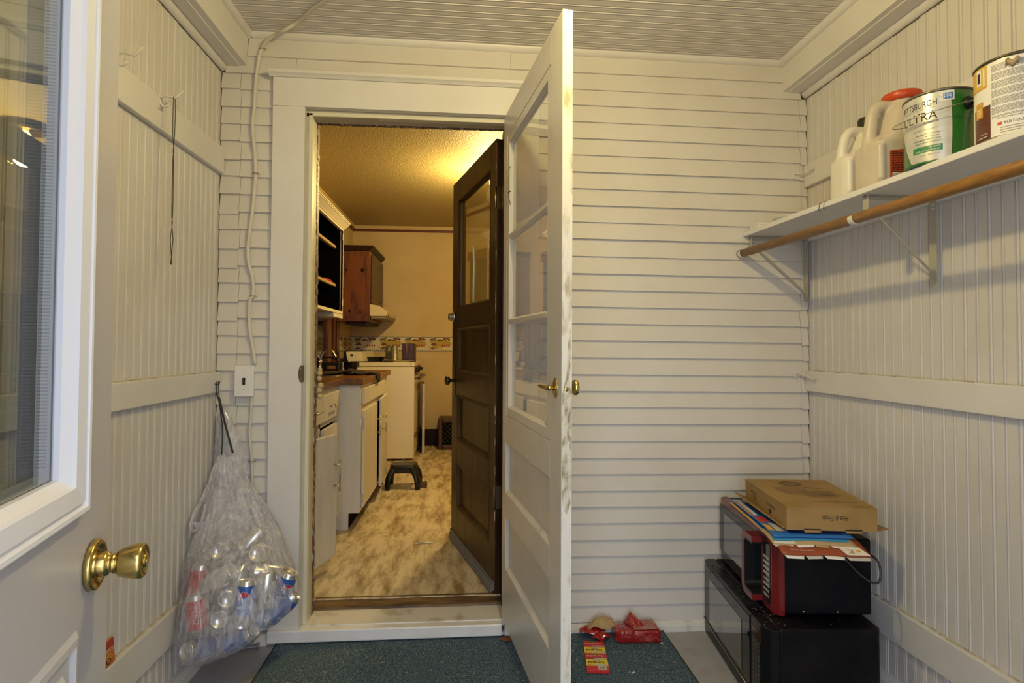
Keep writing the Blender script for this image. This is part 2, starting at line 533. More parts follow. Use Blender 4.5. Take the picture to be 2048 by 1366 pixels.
for k in range(int((YB + 0.13) / BW) + 1):
    yk = YB - (k + 1) * BW
    mb = MB()
    # boards lie along X; the porch ceiling sags a little to the right
    pr = [(yk + u, -d) for u, d in CPROF] + [(yk + BW - 0.0008, 0.012), (yk + 0.0018, 0.012)]
    m0 = len(mb.v)
    mb.prism(pr, 'x', XL + 0.02, XR - 0.02)
    for p in mb.v:
        p.z += CEIL + 0.000 - 0.0105 * (p.x + 0.1)
    mb.obj('plank', CEILM, ceiling)

# front wall behind the camera, with the entry doorway the camera stands in
mb = MB()
mb.box(XL - 0.11, -0.34, -0.15, -0.03, -0.1, CEIL + 0.12)
mb.box(0.59, XR + 0.11, -0.15, -0.03, -0.1, CEIL + 0.12)
mb.box(-0.34, 0.59, -0.15, -0.03, 2.12, CEIL + 0.12)
wall_front = struct(mb.obj('wall_front', WALL))

# ---- floor planks
mb = MB(); mb.box(XL - 0.1, XR + 0.1, -0.2, YB + 0.01, -0.06, -0.014)
floor = struct(mb.obj('floor', GAP))
x = XL - 0.01
while x < XR:
    mb = MB(); mb.box(x, x + 0.1392, -0.2, YB + 0.005, -0.014, 0.0)
    mb.obj('plank', FLOORP, floor, bevel=0.0008, segs=1)
    x += 0.14
mb = MB(); mb.box(-6, 6, -9, -0.2, -0.30, -0.2)
struct(mb.obj('ground_outside', M('outdoor_concrete', (0.40, 0.39, 0.37), 0.9)))

# ---- boxed beams, mouldings, rails
def quarter(axis_pts, r, flip, mats=TRIM):
    pass

mb = MB()
mb.box(XL + 0.0, -0.893, -0.03, YB - 0.002, 2.322, CEIL - 0.004)
mb.box(-0.965, -0.920, -0.03, YB - 0.002, 2.318, 2.323)
struct(mb.obj('trim_1', TRIM, bevel=0.002))
mb = MB()
mb.box(1.372, XR, -0.03, YB - 0.002, 2.303, CEIL - 0.02)
mb.box(1.395, 1.440, -0.03, YB - 0.002, 2.299, 2.304)
struct(mb.obj('trim_2', TRIM, bevel=0.002))

def cove(x, z, sx, r, y0, y1):
    """convex quarter-round along Y in the corner at (x, z); sx = side the room is on"""
    pr = [(x, z)] + [(x + sx * r * math.sin(a), z - r * math.cos(a)) for a in [i * PI / 2 / 6 for i in range(7)]]
    return pr

mb = MB(); mb.prism(cove(XL, 2.322, 1, 0.024, 0, 0), 'y', -0.03, YB - 0.003, smooth=False)
struct(mb.obj('trim_3', TRIM))
mb = MB(); mb.prism(cove(XR, 2.303, -1, 0.024, 0, 0), 'y', -0.03, YB - 0.003)
struct(mb.obj('trim_4', TRIM))
for nm, X, nx, z in (('trim_19', XL, 1, 2.2985), ('trim_20', XR, -1, 2.2795)):
    mb = MB(); rr = random.Random(int(abs(X) * 100)); y = 0.1
    while y < YB - 0.02:
        l = rr.uniform(0.02, 0.05); h_ = rr.uniform(0.0015, 0.005)
        x0_, x1_ = sorted((X + nx * 0.0005, X + nx * 0.0025))
        mb.box(x0_, x1_, y, min(y + l, YB - 0.01), z - h_, z + 0.001); y += l
    o = struct(mb.obj(nm, GAP))
mb = MB(); mb.prism(cove(-0.893, 2.458, 1, 0.022, 0, 0), 'y', -0.03, YB - 0.003)
struct(mb.obj('trim_5', TRIM))
mb = MB(); mb.prism(cove(1.372, 2.436, -1, 0.024, 0, 0), 'y', -0.03, YB - 0.003)
struct(mb.obj('trim_6', TRIM))
# cove at the top of the back wall, following the ceiling
mb = MB()
pr = [(YB, 0.0)] + [(YB - 0.026 * math.sin(a), -0.03 * math.cos(a)) for a in [i * PI / 2 / 6 for i in range(7)]]
mb.prism(pr, 'x', -0.875, 1.352)
for p in mb.v:
    p.z += 2.459 - 0.0105 * (p.x + 0.1)
struct(mb.obj('trim_7', TRIM))

def rail(name, X, nx, z0, z1, y1, t=0.021, dust=True, y0=-0.03):
    mb = MB()
    x0, x1 = sorted((X, X + nx * t))
    mb.box(x0, x1, y0, y1, z0, z1)
    o = struct(mb.obj(name, TRIM, bevel=0.003))
    if dust:
        d = MB()
        rr = random.Random(len(name) + int(z0 * 100))
        y = y0 + 0.02
        while y < y1 - 0.03:
            l = rr.uniform(0.02, 0.07)
            r_ = rr.uniform(0.0025, 0.006)
            h_ = rr.uniform(0.001, 0.003)
            d.box(min(X, X + nx * r_ * 2), max(X, X + nx * r_ * 2), y, min(y + l, y1), z1 - 0.0004, z1 + h_)
            y += l * rr.uniform(0.9, 1.5)
        s = d.obj('dust_line', GRIME, o, bevel=0.001, segs=1); s['kind'] = 'stuff'
    return o

rail('trim_8', XL, 1, 1.875, 1.980, YB - 0.012, dust=False)
rail('trim_9', XL, 1, 1.000, 1.080, YB - 0.012)
rail('trim_10', XL, 1, 0.180, 0.296, YB - 0.012)
rail('trim_11', XR, -1, 1.882, 1.978, YB - 0.012)
rail('trim_12', XR, -1, 1.000, 1.088, YB - 0.012)
rail('trim_13', XR, -1, 0.181, 0.296, YB - 0.012)
for nm, X, nx in (('baseboard_left', XL, 1), ('baseboard_right', XR, -1)):
    mb = MB(); pr = [(X, 0.0), (X + nx * 0.030, 0.0), (X + nx * 0.028, 0.030), (X + nx * 0.014, 0.046), (X, 0.050)]
    mb.prism(pr, 'y', -0.03, YB - 0.012)
    struct(mb.obj(nm, TRIM))
mb = MB(); pr = [(YB, 0.0), (YB - 0.030, 0.0), (YB - 0.028, 0.022), (YB - 0.013, 0.040), (YB, 0.043)]
mb.prism(pr, 'x', 0.165, XR - 0.03)
struct(mb.obj('baseboard_back', SILL))
mb = MB(); mb.prism(pr, 'x', XL + 0.03, -0.778)
struct(mb.obj('baseboard_back_left', SILL))

# ---- doorway: casing, stops, peeling inner edge, sill, step
YF = 2.404
case = sunit('trim_14', (-0.2, YF, 0))
mb = MB(); mb.box(CL0, -0.656, YF, YB, 0.062, 2.154)
mb.obj('casing_board', TRIM, case, bevel=0.002)
mb = MB(); mb.box(0.163, CL1, YF, YB, 0.062, 2.150)
mb.obj('casing_board', TRIM, case, bevel=0.002)
mb = MB(); mb.hexa([(CL0, YF, 2.155), (CL1, YF, 2.146), (CL1, YB, 2.146), (CL0, YB, 2.155), (CL0, YF, 2.272), (CL1, YF, 2.262), (CL1, YB, 2.262), (CL0, YB, 2.272)])
mb.obj('casing_head', TRIM, case, bevel=0.002)
mb = MB()
pr = [(YB, 2.272), (YF - 0.004, 2.272), (YF - 0.012, 2.279), (YF - 0.020, 2.284), (YF - 0.020, 2.296), (YB, 2.296)]
mb.prism(pr, 'x', CL0 - 0.014, CL1 + 0.012)
for p in mb.v:
    p.z -= 0.0088 * (p.x - CL0)
mb.obj('casing_cap', TRIM, case)
STOPM = M('yellowed_stop_paint', (0.70, 0.66, 0.50), 0.45)
mb = MB()
mb.box(-0.648, -0.632, 2.437, 2.47, 0.06, 2.142)
mb.obj('door_stop', STOPM, case, bevel=0.0015)
mb = MB(); mb.hexa([(-0.648, 2.437, 2.131), (OX1, 2.437, 2.125), (OX1, 2.47, 2.125), (-0.648, 2.47, 2.131), (-0.648, 2.437, 2.146), (OX1, 2.437, 2.139), (OX1, 2.47, 2.139), (-0.648, 2.47, 2.146)])
mb.obj('door_stop', STOPM, case, bevel=0.0015)
JAMB = M('tan_jamb_paint', (0.60, 0.55, 0.42), 0.5, col2=(0.48, 0.42, 0.30), nscale=9, namount=0.6)
mb = MB(); mb.box(-0.662, -0.6325, 2.44, 2.513, 0.05, 2.142)
mb.obj('jamb', JAMB, case)
mb = MB(); mb.box(-0.662, 0.20, 2.44, 2.513, 2.129, 2.16)
mb.obj('jamb', JAMB, case)
mb = MB(); mb.box(0.166, 0.19, 2.437, 2.53, 0.05, 2.14)
mb.obj('jamb', JAMB, case)
# chipped brown inner frame: ragged edge
def ragged(z0, z1, n, seed):
    rr = random.Random(seed)
    return [(z0 + (z1 - z0) * i / n, rr.uniform(0.0, 0.004)) for i in range(n + 1)]
mb = MB()
pts = ragged(0.07, 2.137, 90, 5)
for a, b in zip(pts[:-1], pts[1:]):
    mb.box(-0.66, -0.6312 + a[1] * 0.6, 2.513, 2.545, a[0], b[0] + 0.0005)
o = mb.obj('inner_frame', PEEL, case)
mb = MB()
pts = ragged(-0.64, 0.19, 60, 6)
for a, b in zip(pts[:-1], pts[1:]):
    mb.box(a[0], b[0] + 0.0005, 2.513, 2.532, 2.1275 - a[1] * 0.6, 2.15)
mb.obj('inner_frame', PEEL, case)
mb = MB(); mb.box(0.158, 0.20, 2.535, 2.62, 0.07, 2.14)
mb.obj('inner_frame', M('red_brown_frame', (0.045, 0.012, 0.008), 0.4, col2=(0.30, 0.25, 0.20), nscale=60, namount=0.9, sharp=(0.63, 0.68), spec=0.3), case)
# foam insulation showing at the kitchen edge of the frame
mb = MB()
rr = random.Random(9)
FOAM = M('yellow_foam', (0.56, 0.45, 0.22), 0.9, bump=0.6, bscale=60)
for zz, r_ in ((1.085, 0.010), (1.068, 0.013), (1.045, 0.012), (1.015, 0.014), (0.995, 0.016), (0.970, 0.013)):
    mb.lathe([(0.001, -r_), (r_ * 0.7, -r_ * 0.7), (r_, 0), (r_ * 0.7, r_ * 0.7), (0.001, r_)], 9, (-0.628 + rr.uniform(0, 0.008), 2.572, zz))
mb.obj('foam_lump', FOAM, case)
# sill board, threshold and nosing
step = sunit('trim_15', (-0.3, YF, 0))
mb = MB(); mb.box(-0.652, 0.166, 2.43, 2.562, 0.040, 0.066)
mb.obj('sill_board', SILL, step, bevel=0.002)
mb = MB(); mb.box(-0.774, 0.153, 2.392, 2.45, 0.014, 0.062)
mb.obj('step_nosing', STEP, step, bevel=0.006, segs=3)
mb = MB(); mb.box(-0.90, 0.165, 2.418, 2.45, 0.0, 0.016)
mb.obj('riser_strip', STEP, step, bevel=0.001)
DARKTHR = M('worn_wood_threshold', (0.045, 0.022, 0.010), 0.5, col2=(0.24, 0.14, 0.05), nscale=16, namount=0.8, stretch=(0.4, 3, 3))
mb = MB(); mb.hexa([(-0.64, 2.558, 0.05), (0.17, 2.558, 0.05), (0.17, 2.615, 0.05), (-0.64, 2.615, 0.05), (-0.64, 2.562, 0.075), (0.17, 2.562, 0.075), (0.17, 2.615, 0.098), (-0.64, 2.615, 0.098)])
mb.obj('threshold', DARKTHR, step)

# latch strike plate in the casing edge
t = thing('strike_plate', 'weathered bronze latch strike plate let into the left door casing', 'latch', (-0.656, YF, 1.07))
mb = MB()
mb.box(-0.660, -0.6535, YF - 0.0015, 2.436, 1.040, 1.106)
for k in range(9):
    a = PI * k / 8
mb.prism([(-0.656 - 0.011 * math.sin(PI * k / 10), 1.073 + 0.034 * math.cos(PI * k / 10)) for k in range(11)], 'y', YF - 0.0022, YF + 0.001)
OLDBR = M('old_bronze', (0.16, 0.12, 0.07), 0.45, 0.7)
mb.obj('plate', OLDBR, t)
for zz in (1.052, 1.094):
    mb = MB(); mb.lathe([(0.003, 0), (0.0024, 0.0012)], 10, (-0.6588, YF - 0.002, zz), (0, -1, 0))
    mb.obj('screw', STEEL, t)

# ================================================================== KITCHEN SHELL (seen through the doorway)
mb = MB(); mb.box(KXL - 0.1, KXR + 0.1, 2.60, KYB + 0.1, -0.05, ZK)
struct(mb.obj('floor_kitchen', VINYL))
mb = MB(); mb.box(KXL - 0.1, KXR + 0.1, 2.56, KYB + 0.1, KCEIL, KCEIL + 0.1)
struct(mb.obj('ceiling_kitchen', KCEILM))
mb = MB(); mb.box(KXL - 0.1, KXR + 0.1, KYB, KYB + 0.1, 0, KCEIL)
struct(mb.obj('wall_kitchen_back', KWALL))
mb = MB(); mb.box(KXL - 0.1, KXL, 2.56, KYB, 0, KCEIL)
struct(mb.obj('wall_kitchen_left', KWALL))
mb = MB(); mb.box(KXR, KXR + 0.1, 2.56, KYB, 0, KCEIL)
struct(mb.obj('wall_kitchen_right', KWALL))
mb = MB()
mb.box(KXL - 0.1, -0.66, 2.561, 2.60, 0, KCEIL); mb.box(0.20, KXR + 0.1, 2.561, 2.60, 0, KCEIL); mb.box(-0.66, 0.20, 2.561, 2.60, 2.16, KCEIL)
struct(mb.obj('wall_kitchen_front', KWALL))
# paper seams (raised vertical lines of the old wallpaper)
mb = MB()
for xx in (-0.12, -0.80, 0.56):
    mb.box(xx - 0.004, xx + 0.004, KYB - 0.0012, KYB + 0.01, 0.27, 2.43)
struct(mb.obj('trim_16', KWALL))
# cove and dark picture rail
mb = MB()
mb.box(KXL, KXR, KYB - 0.03, KYB, 2.455, KCEIL, 0); mb.box(KXL, KXL + 0.03, 2.6, KYB, 2.455, KCEIL, 0)
mb.box(KXL, KXR, KYB - 0.022, KYB, 2.432, 2.455, 1); mb.box(KXL, KXL + 0.022, 2.6, KYB, 2.432, 2.455, 1)
struct(mb.obj('trim_17', [M('kitchen_cove', (0.52, 0.40, 0.20), 0.5), M('red_picture_rail', (0.10, 0.012, 0.010), 0.4)]))
mb = MB(); mb.box(KXL, KXR, KYB - 0.016, KYB, ZK, 0.277)
struct(mb.obj('baseboard_kitchen', DARKTRIM, bevel=0.003))

# wallpaper border: a repeating country scene, flat printed shapes on a strip
bd = sunit('trim_18', (0, KYB, 1.2))
BC = [M('border_ground', (0.62, 0.56, 0.40), 0.6), M('border_field', (0.42, 0.29, 0.045), 0.6), M('border_barn_roof', (0.085, 0.105, 0.12), 0.6),
      M('border_red', (0.33, 0.06, 0.035), 0.6), M('border_tree', (0.05, 0.055, 0.03), 0.6), M('border_cow', (0.66, 0.62, 0.5), 0.6), M('border_ink', (0.03, 0.03, 0.035), 0.6),
      M('border_brown', (0.13, 0.055, 0.04), 0.6)]
def border_strip(fn, L, u_off=0.0):
    mb = MB()
    f0 = lambda u, v: fn(u, v, 0.0006)
    rect(mb, 0, L, -0.084, 0.084, f0, 0)
    f1 = lambda u, v: fn(u, v, 0.0012)
    f2 = lambda u, v: fn(u, v, 0.0018)
    f3 = lambda u, v: fn(u, v, 0.0024)
    rect(mb, 0, L, 0.076, 0.081, f1, 6); rect(mb, 0, L, -0.082, -0.078, f1, 6)
    per = 0.27
    k = 0
    while k * per < L - 0.02:
        b = k * per - u_off * 0
        def q(pts, f, mi):
            pts = [(b + u, v) for u, v in pts]
            if max(p[0] for p in pts) < L and min(p[0] for p in pts) > 0:
                poly(mb, pts, f, mi)
        q([(0.0, -0.02), (0.05, -0.03), (0.10, 0.045), (0.14, 0.04), (0.21, 0.042), (0.26, 0.02), (0.268, -0.005), (0.2, -0.02), (0.13, -0.05), (0.05, -0.055)], f1, 1)
        q([(0.02, 0.042), (0.035, 0.062), (0.085, 0.066), (0.10, 0.044)], f2, 2)      # barn roof
        q([(0.03, 0.042), (0.095, 0.043), (0.092, 0.012), (0.034, 0.014)], f2, 1)
        q([(0.085, 0.062), (0.085, 0.078), (0.097, 0.078), (0.099, 0.058)], f2, 4)
        for cx, cy, r_, mi in ((0.125, 0.044, 0.017, 7), (0.145, 0.047, 0.015, 3), (0.168, 0.040, 0.012, 4), (0.185, 0.062, 0.013, 4), (0.205, 0.056, 0.016, 3), (0.225, 0.066, 0.011, 3), (0.238, 0.052, 0.015, 4), (0.195, 0.036, 0.010, 4)):
            q([(cx + r_ * math.cos(a), cy + 0.8 * r_ * math.sin(a)) for a in [2 * PI * j / 9 for j in range(9)]], f2, mi)
        q([(0.035, -0.008), (0.055, 0.012), (0.085, 0.014), (0.105, -0.006), (0.09, -0.014), (0.05, -0.014)], f2, 7)   # dark haystack barn
        for cx in (0.165, 0.19, 0.215, 0.238):
            q([(cx + 0.010 * math.cos(a), -0.016 + 0.013 * math.sin(a)) for a in [2 * PI * j / 9 for j in range(9)]], f2, 3)
        q([(0.12, -0.046), (0.125, -0.02), (0.15, -0.022), (0.158, -0.048), (0.150, -0.050), (0.146, -0.038), (0.132, -0.038), (0.128, -0.05)], f2, 5)   # cow
        q([(0.128, -0.036), (0.130, -0.026), (0.139, -0.024), (0.141, -0.036)], f3, 6)
        q([(0.147, -0.04), (0.149, -0.027), (0.156, -0.03), (0.155, -0.042)], f3, 6)
        q([(0.03, -0.055), (0.05, -0.04), (0.075, -0.036), (0.09, -0.05), (0.07, -0.058)], f2, 7)
        for j in range(13):
            u = 0.008 + j * 0.0205
            q([(u, -0.072), (u + 0.005, -0.060), (u + 0.012, -0.064), (u + 0.011, -0.074)], f2, 6)
        k += 1
    return mb
mb = border_strip(lambda u, v, e: (KXL + 0.003 + u, KYB - e - 0.0005, 1.201 + v), KXR - KXL - 0.01)
mb.obj('border_print', BC, bd, fix=False)
mb = border_strip(lambda u, v, e: (KXL + e + 0.0005, 5.735 + u, 1.204 + v), KYB - 5.735 - 0.005)
mb.obj('border_print', BC, bd, fix=False)

# dark window over the sink on the left kitchen wall
wn = sunit('window_1', (KXL, 4.8, 1.4))
mb = MB(); mb.box(KXL, KXL + 0.03, 5.27, 5.715, 0.99, 1.455); mb.obj('side_casing', REDWOOD, wn, bevel=0.003)
mb = MB(); mb.box(KXL + 0.028, KXL + 0.036, 5.40, 5.44, 0.99, 1.455); mb.box(KXL + 0.028, KXL + 0.036, 5.55, 5.58, 0.99, 1.455); mb.obj('casing_batten', DARKTRIM, wn)
mb = MB(); mb.box(KXL, KXL + 0.03, 3.9, 5.27, 1.99, 2.08); mb.obj('head_casing', REDWOOD, wn, bevel=0.003)
mb = MB(); mb.box(KXL, KXL + 0.03, 3.9, 5.27, 0.99, 1.05); mb.obj('window_stool', DARKTRIM, wn, bevel=0.003)
mb = MB(); mb.box(KXL - 0.005, KXL + 0.006, 3.95, 5.27, 1.05, 1.99); mb.obj('pane', M('dark_glass_backing', (0.004, 0.004, 0.005), 0.08), wn)  # opaque near-black panel used as the window glass
mb = MB(); mb.box(KXL + 0.004, KXL + 0.02, 3.95, 5.27, 1.50, 1.54); mb.obj('meeting_rail', DARKTRIM, wn)

# ================================================================== DOORS
def knob_profile(kind):
    if kind == 'tulip':
        return [(0.0005, 0), (0.0325, 0.0), (0.0325, 0.0065), (0.0315, 0.0085), (0.0290, 0.0092), (0.0262, 0.0080), (0.0225, 0.0050), (0.0185, 0.0040), (0.0165, 0.0050), (0.0160, 0.0090), (0.0160, 0.0170), (0.0150, 0.0195), (0.0118, 0.0210),
                (0.0112, 0.0225), (0.0112, 0.0250), (0.0135, 0.0255), (0.0135, 0.0275), (0.0118, 0.0285), (0.0122, 0.0295), (0.0160, 0.0310), (0.0185, 0.0350), (0.0205, 0.0420), (0.0222, 0.0500), (0.0232, 0.0570), (0.0228, 0.0600), (0.0212, 0.0620),
                (0.0190, 0.0625), (0.0182, 0.0605), (0.0140, 0.0600), (0.0120, 0.0620), (0.0005, 0.0625)]
    return [(0.0005, 0), (0.010, 0), (0.009, 0.012), (0.009, 0.020), (0.014, 0.024), (0.024, 0.030), (0.0275, 0.037), (0.0255, 0.045), (0.017, 0.0505), (0.0005, 0.052)]

# ---- storm door (white, half open into the porch)
sd_ang = math.atan2(-0.991, 0.137)
t = thing('storm_door', 'white wooden glazed storm door standing open into the porch, edge towards us', 'door', (0.1515, 2.402, 0.088), rot=(0, math.radians(0.22), sd_ang))
W_, H_ = 0.81, 2.045
T_ = 0.030
def sbox(mb, x0, x1, z0, z1, y0=0.0, y1=T_, mi=0):
    return mb.box(x0, x1, y0, y1, z0, z1, mi)
mb = MB(); sbox(mb, 0.0, 0.066, 0, H_); mb.obj('hinge_stile', DOORW, t, local=True, bevel=0.002)
mb = MB(); sbox(mb, 0.692, W_ - 0.0015, 0, H_); mb.obj('lock_stile', DOORW, t, local=True, bevel=0.002)
mb = MB(); mb.box(W_ - 0.0016, W_, 0.0005, T_ - 0.0005, 0.001, H_ - 0.001); lab(mb.obj('worn_edge', EDGEW, t, local=True), 'yellowed edge strip with paint rubbed off below the latch')
for nm, z0, z1 in (('top_rail', 1.945, H_), ('middle_rail', 0.716, 0.824), ('panel_rail', 0.422, 0.520), ('bottom_rail', 0.0, 0.220)):
    mb = MB(); sbox(mb, 0.066, 0.692, z0, z1); mb.obj(nm, DOORW, t, local=True, bevel=0.0015)
for z0, z1 in ((0.520, 0.716), (0.220, 0.422)):
    mb = MB(); sbox(mb, 0.062, 0.696, z0 - 0.004, z1 + 0.004, 0.014, 0.020)
    mb.ring_frame(0.066, 0.692, z0, z1, [(0.0, 0.002), (0.003, 0.003), (0.015, 0.0135)])
    mb.ring_frame(0.066, 0.692, z0, z1, [(0.0, 0.028), (0.003, 0.027), (0.015, 0.0205)])
    mb.obj('panel', DOORW, t, local=True)
# glazed insert frame
mb = MB()
z0, z1 = 0.824, 1.945
mb.ring_frame(0.066, 0.692, z0, z1, [(0.0, 0.006), (0.002, 0.001), (0.034, 0.001), (0.036, 0.004), (0.044, 0.013), (0.044, 0.019), (0.036, 0.027), (0.034, 0.029), (0.0, 0.029)])
mb.obj('glazing_frame', DOORW, t, local=True)
gz0, gz1, gx0, gx1 = z0 + 0.04, z1 - 0.04, 0.108, 0.650
for zb in (1.198, 1.534):
    mb = MB()
    mb.prism([(0.001, zb - 0.006), (0.001, zb + 0.006), (0.013, zb + 0.014), (0.019, zb + 0.014), (0.029, zb + 0.006), (0.029, zb - 0.006), (0.019, zb - 0.014), (0.013, zb - 0.014)], 'x', gx0 - 0.004, gx1 + 0.004)
    mb.obj('glazing_bar', DOORW, t, local=True)
for a, b in ((gz0, 1.192), (1.204, 1.528), (1.540, gz1)):
    mb = MB(); mb.box(gx0 - 0.002, gx1 + 0.002, 0.0148, 0.0172, a, b); mb.obj('pane', GLASSP, t, local=True)
rr = random.Random(12)
mb = MB()
mb.add([(W_ + 0.0003, 0.0015 + (T_ - 0.003) * a, z) for z, a in ((0.64, 0.5), (0.67, 0.92), (0.74, 1.0), (0.97, 1.0), (1.00, 0.8), (1.10, 0.95), (1.16, 0.9), (1.14, 0.72), (1.02, 0.45), (0.99, 0.15), (0.97, 0.0), (0.70, 0.0), (0.66, 0.15))], [tuple(range(13))])
g_ = mb.obj('paint_wear', M('rubbed_paint', (0.66, 0.62, 0.50), 0.55, col2=(0.20, 0.155, 0.06), nscale=75, ndetail=6, namount=0.95, sharp=(0.44, 0.66), stretch=(1, 1, 0.4)), t, local=True, fix=False)
# small sash hook on the hinge side of the top light
mb = MB(); mb.tube([(0.112, 0.004, 1.66), (0.112, -0.002, 1.68), (0.112, -0.002, 1.80), (0.112, 0.004, 1.81)], 0.0013, 6); mb.tube([(0.100, 0.0, 1.705), (0.112, -0.005, 1.705), (0.135, 0.0, 1.706)], 0.002, 6)
lab(mb.obj('sash_hook', DARKIRON, t, local=True), 'thin dark wire hook')
# lever and rose on the left face, round knob on the right, latch bolt in the edge
zk_ = 0.985
mb = MB(); mb.lathe([(0.0005, 0), (0.021, 0.0), (0.021, 0.002), (0.017, 0.004), (0.0005, 0.0045)], 24, (0.752, 0.0, zk_), (0, -1, 0))
for p in mb.v:
    p.z = zk_ + (p.z - zk_) * 1.35
ro = mb.obj('rose', BRASS, t, local=True)
mb = MB()
mb.tube([(0.752, -0.002, zk_), (0.752, -0.018, zk_), (0.750, -0.022, zk_)], [0.0075, 0.0075, 0.0085], 10)
mb.tube([(0.756, -0.021, zk_), (0.740, -0.025, zk_), (0.715, -0.029, zk_ + 0.001), (0.690, -0.030, zk_ + 0.002), (0.672, -0.029, zk_ + 0.002)], [0.009, 0.0085, 0.0075, 0.006, 0.002], 10, flat=0.75)
mb.obj('lever_handle', BRASS, t, local=True)
mb = MB(); mb.lathe([(0.0005, 0), (0.014, 0), (0.014, 0.003), (0.008, 0.004), (0.0072, 0.014), (0.009, 0.019), (0.017, 0.021), (0.0205, 0.027), (0.0195, 0.034), (0.0120, 0.0385), (0.0005, 0.0395)], 24, (0.752, T_, zk_), (0, 1, 0))
for p in mb.v:
    p.z = zk_ + (p.z - zk_) * 1.12
mb.obj('knob', BRASS, t, local=True)
mb = MB(); mb.lathe([(0.0065, 0), (0.0065, 0.0006), (0.0055, 0.001), (0.0005, 0.001)], 18, (W_, T_ / 2, zk_), (1, 0, 0)); mb.obj('latch_bolt', BRASS, t, local=True)

# ---- dark stained kitchen door (swung into the kitchen)
dk_ang = math.atan2(0.967, -0.256)
t = thing('kitchen_door', 'dark brown stained door with one tall pane, opened into the kitchen', 'door', (0.130, 2.598, ZK + 0.004), rotz=dk_ang)
W_, H_, T_ = 0.812, 2.018, 0.044
Z = lambda z: z - (ZK + 0.004)
mb = MB(); mb.box(-0.004, 0.082, -T_, 0, 0, H_); mb.obj('hinge_stile', DARKWOOD, t, local=True, bevel=0.002)
mb = MB(); mb.box(0.690, W_, -T_, 0, 0, H_); mb.obj('lock_stile', DARKWOOD, t, local=True, bevel=0.002)
for nm, a, b in (('top_rail', Z(2.00), H_), ('lock_rail', Z(1.288), Z(1.395)), ('mid_rail', Z(0.918), Z(1.043)), ('panel_rail', Z(0.545), Z(0.664)), ('bottom_rail', 0, Z(0.297))):
    mb = MB(); mb.box(0.082, 0.690, -T_, 0, a, b); mb.obj(nm, DARKWOOD, t, local=True, bevel=0.0015)
for a, b in ((1.043, 1.288), (0.664, 0.918), (0.297, 0.545)):
    mb = MB(); mb.box(0.078, 0.694, -0.028, -0.017, Z(a) - 0.003, Z(b) + 0.003)
    mb.ring_frame(0.082, 0.690, Z(a), Z(b), [(0.0, -0.001), (0.004, 0.003), (0.010, -0.003), (0.014, -0.002), (0.022, -0.016)])
    mb.obj('panel', PANELWOOD, t, local=True)
mb = MB()
mb.ring_frame(0.082, 0.690, Z(1.395), Z(2.00), [(0.0, -0.0005), (0.004, 0.002), (0.014, -0.012), (0.016, -0.019), (0.016, -0.026), (0.0, -0.043)])
mb.obj('glazing_bead', DARKWOOD, t, local=True)
mb = MB(); mb.box(0.09, 0.682, -0.0235, -0.0205, Z(1.403), Z(1.992)); mb.obj('pane', GLASSK, t, local=True)
mb = MB()
mb.tube([(0.43, -0.0195, Z(1.70)), (0.432, -0.0195, Z(1.66)), (0.425, -0.0195, Z(1.60)), (0.430, -0.0195, Z(1.53)), (0.436, -0.0195, Z(1.45)), (0.434, -0.0195, Z(1.41))], [0.009, 0.007, 0.005, 0.006, 0.005, 0.005], 6, flat=0.12)
lab(mb.obj('glue_drip', M('pale_drip', (0.62, 0.55, 0.35), 0.5), t, local=True), 'pale dried drip running down the pane')
mb = MB(); mb.box(0.0, W_, -0.006, 0.006, 0.012, 0.050); mb.prism([(0.006, 0.002), (0.016, 0.002), (0.010, 0.030), (0.006, 0.034)], 'x', 0.01, W_)
lab(mb.obj('door_sweep', RUBBER, t, local=True, bevel=0.001), 'grey rubber draught sweep along the bottom')
mb = MB(); mb.lathe([(0.0005, 0), (0.030, 0), (0.030, 0.010), (0.024, 0.014), (0.020, 0.030), (0.018, 0.033), (0.0005, 0.034)], 20, (0.768, 0, Z(1.352)), (0, 1, 0))
mb.lathe([(0.0005, 0.034), (0.009, 0.0342), (0.009, 0.035), (0.0005, 0.0352)], 14, (0.768, 0, Z(1.352)), (0, 1, 0))
mb.obj('deadbolt', M('satin_nickel', (0.42, 0.40, 0.36), 0.35, 1.0), t, local=True)
KN = M('dark_bronze', (0.055, 0.035, 0.025), 0.35, 0.6)
mb = MB(); mb.box(0.735, 0.775, 0, 0.004, Z(0.90), Z(1.08)); kp = mb.obj('knob_plate', KN, t, local=True, bevel=0.0015)
mb = MB(); mb.lathe(knob_profile('round'), 22, (0.755, 0.003, Z(0.992)), (0, 1, 0)); mb.obj('knob', KN, t, local=True)
for zz in (1.80, 0.47):
    mb = MB(); mb.box(-0.0062, -0.0035, -0.040, -0.004, Z(zz), Z(zz) + 0.10); mb.tube([(-0.006, 0.003, Z(zz)), (-0.006, 0.003, Z(zz) + 0.10)], 0.0055, 8)
    mb.obj('hinge', OLDBR if zz < 1 else BRASS, t, local=True)
CHIP = M('chipped_edge', (0.10, 0.035, 0.015), 0.5, col2=(0.52, 0.46, 0.36), nscale=30, namount=0.9, sharp=(0.54, 0.6), stretch=(1, 1, 0.35))
mb = MB(); mb.box(-0.0052, 0.0005, -0.0015, 0.0012, 0.02, H_ - 0.02); mb.obj('chipped_arris', CHIP, t, local=True)

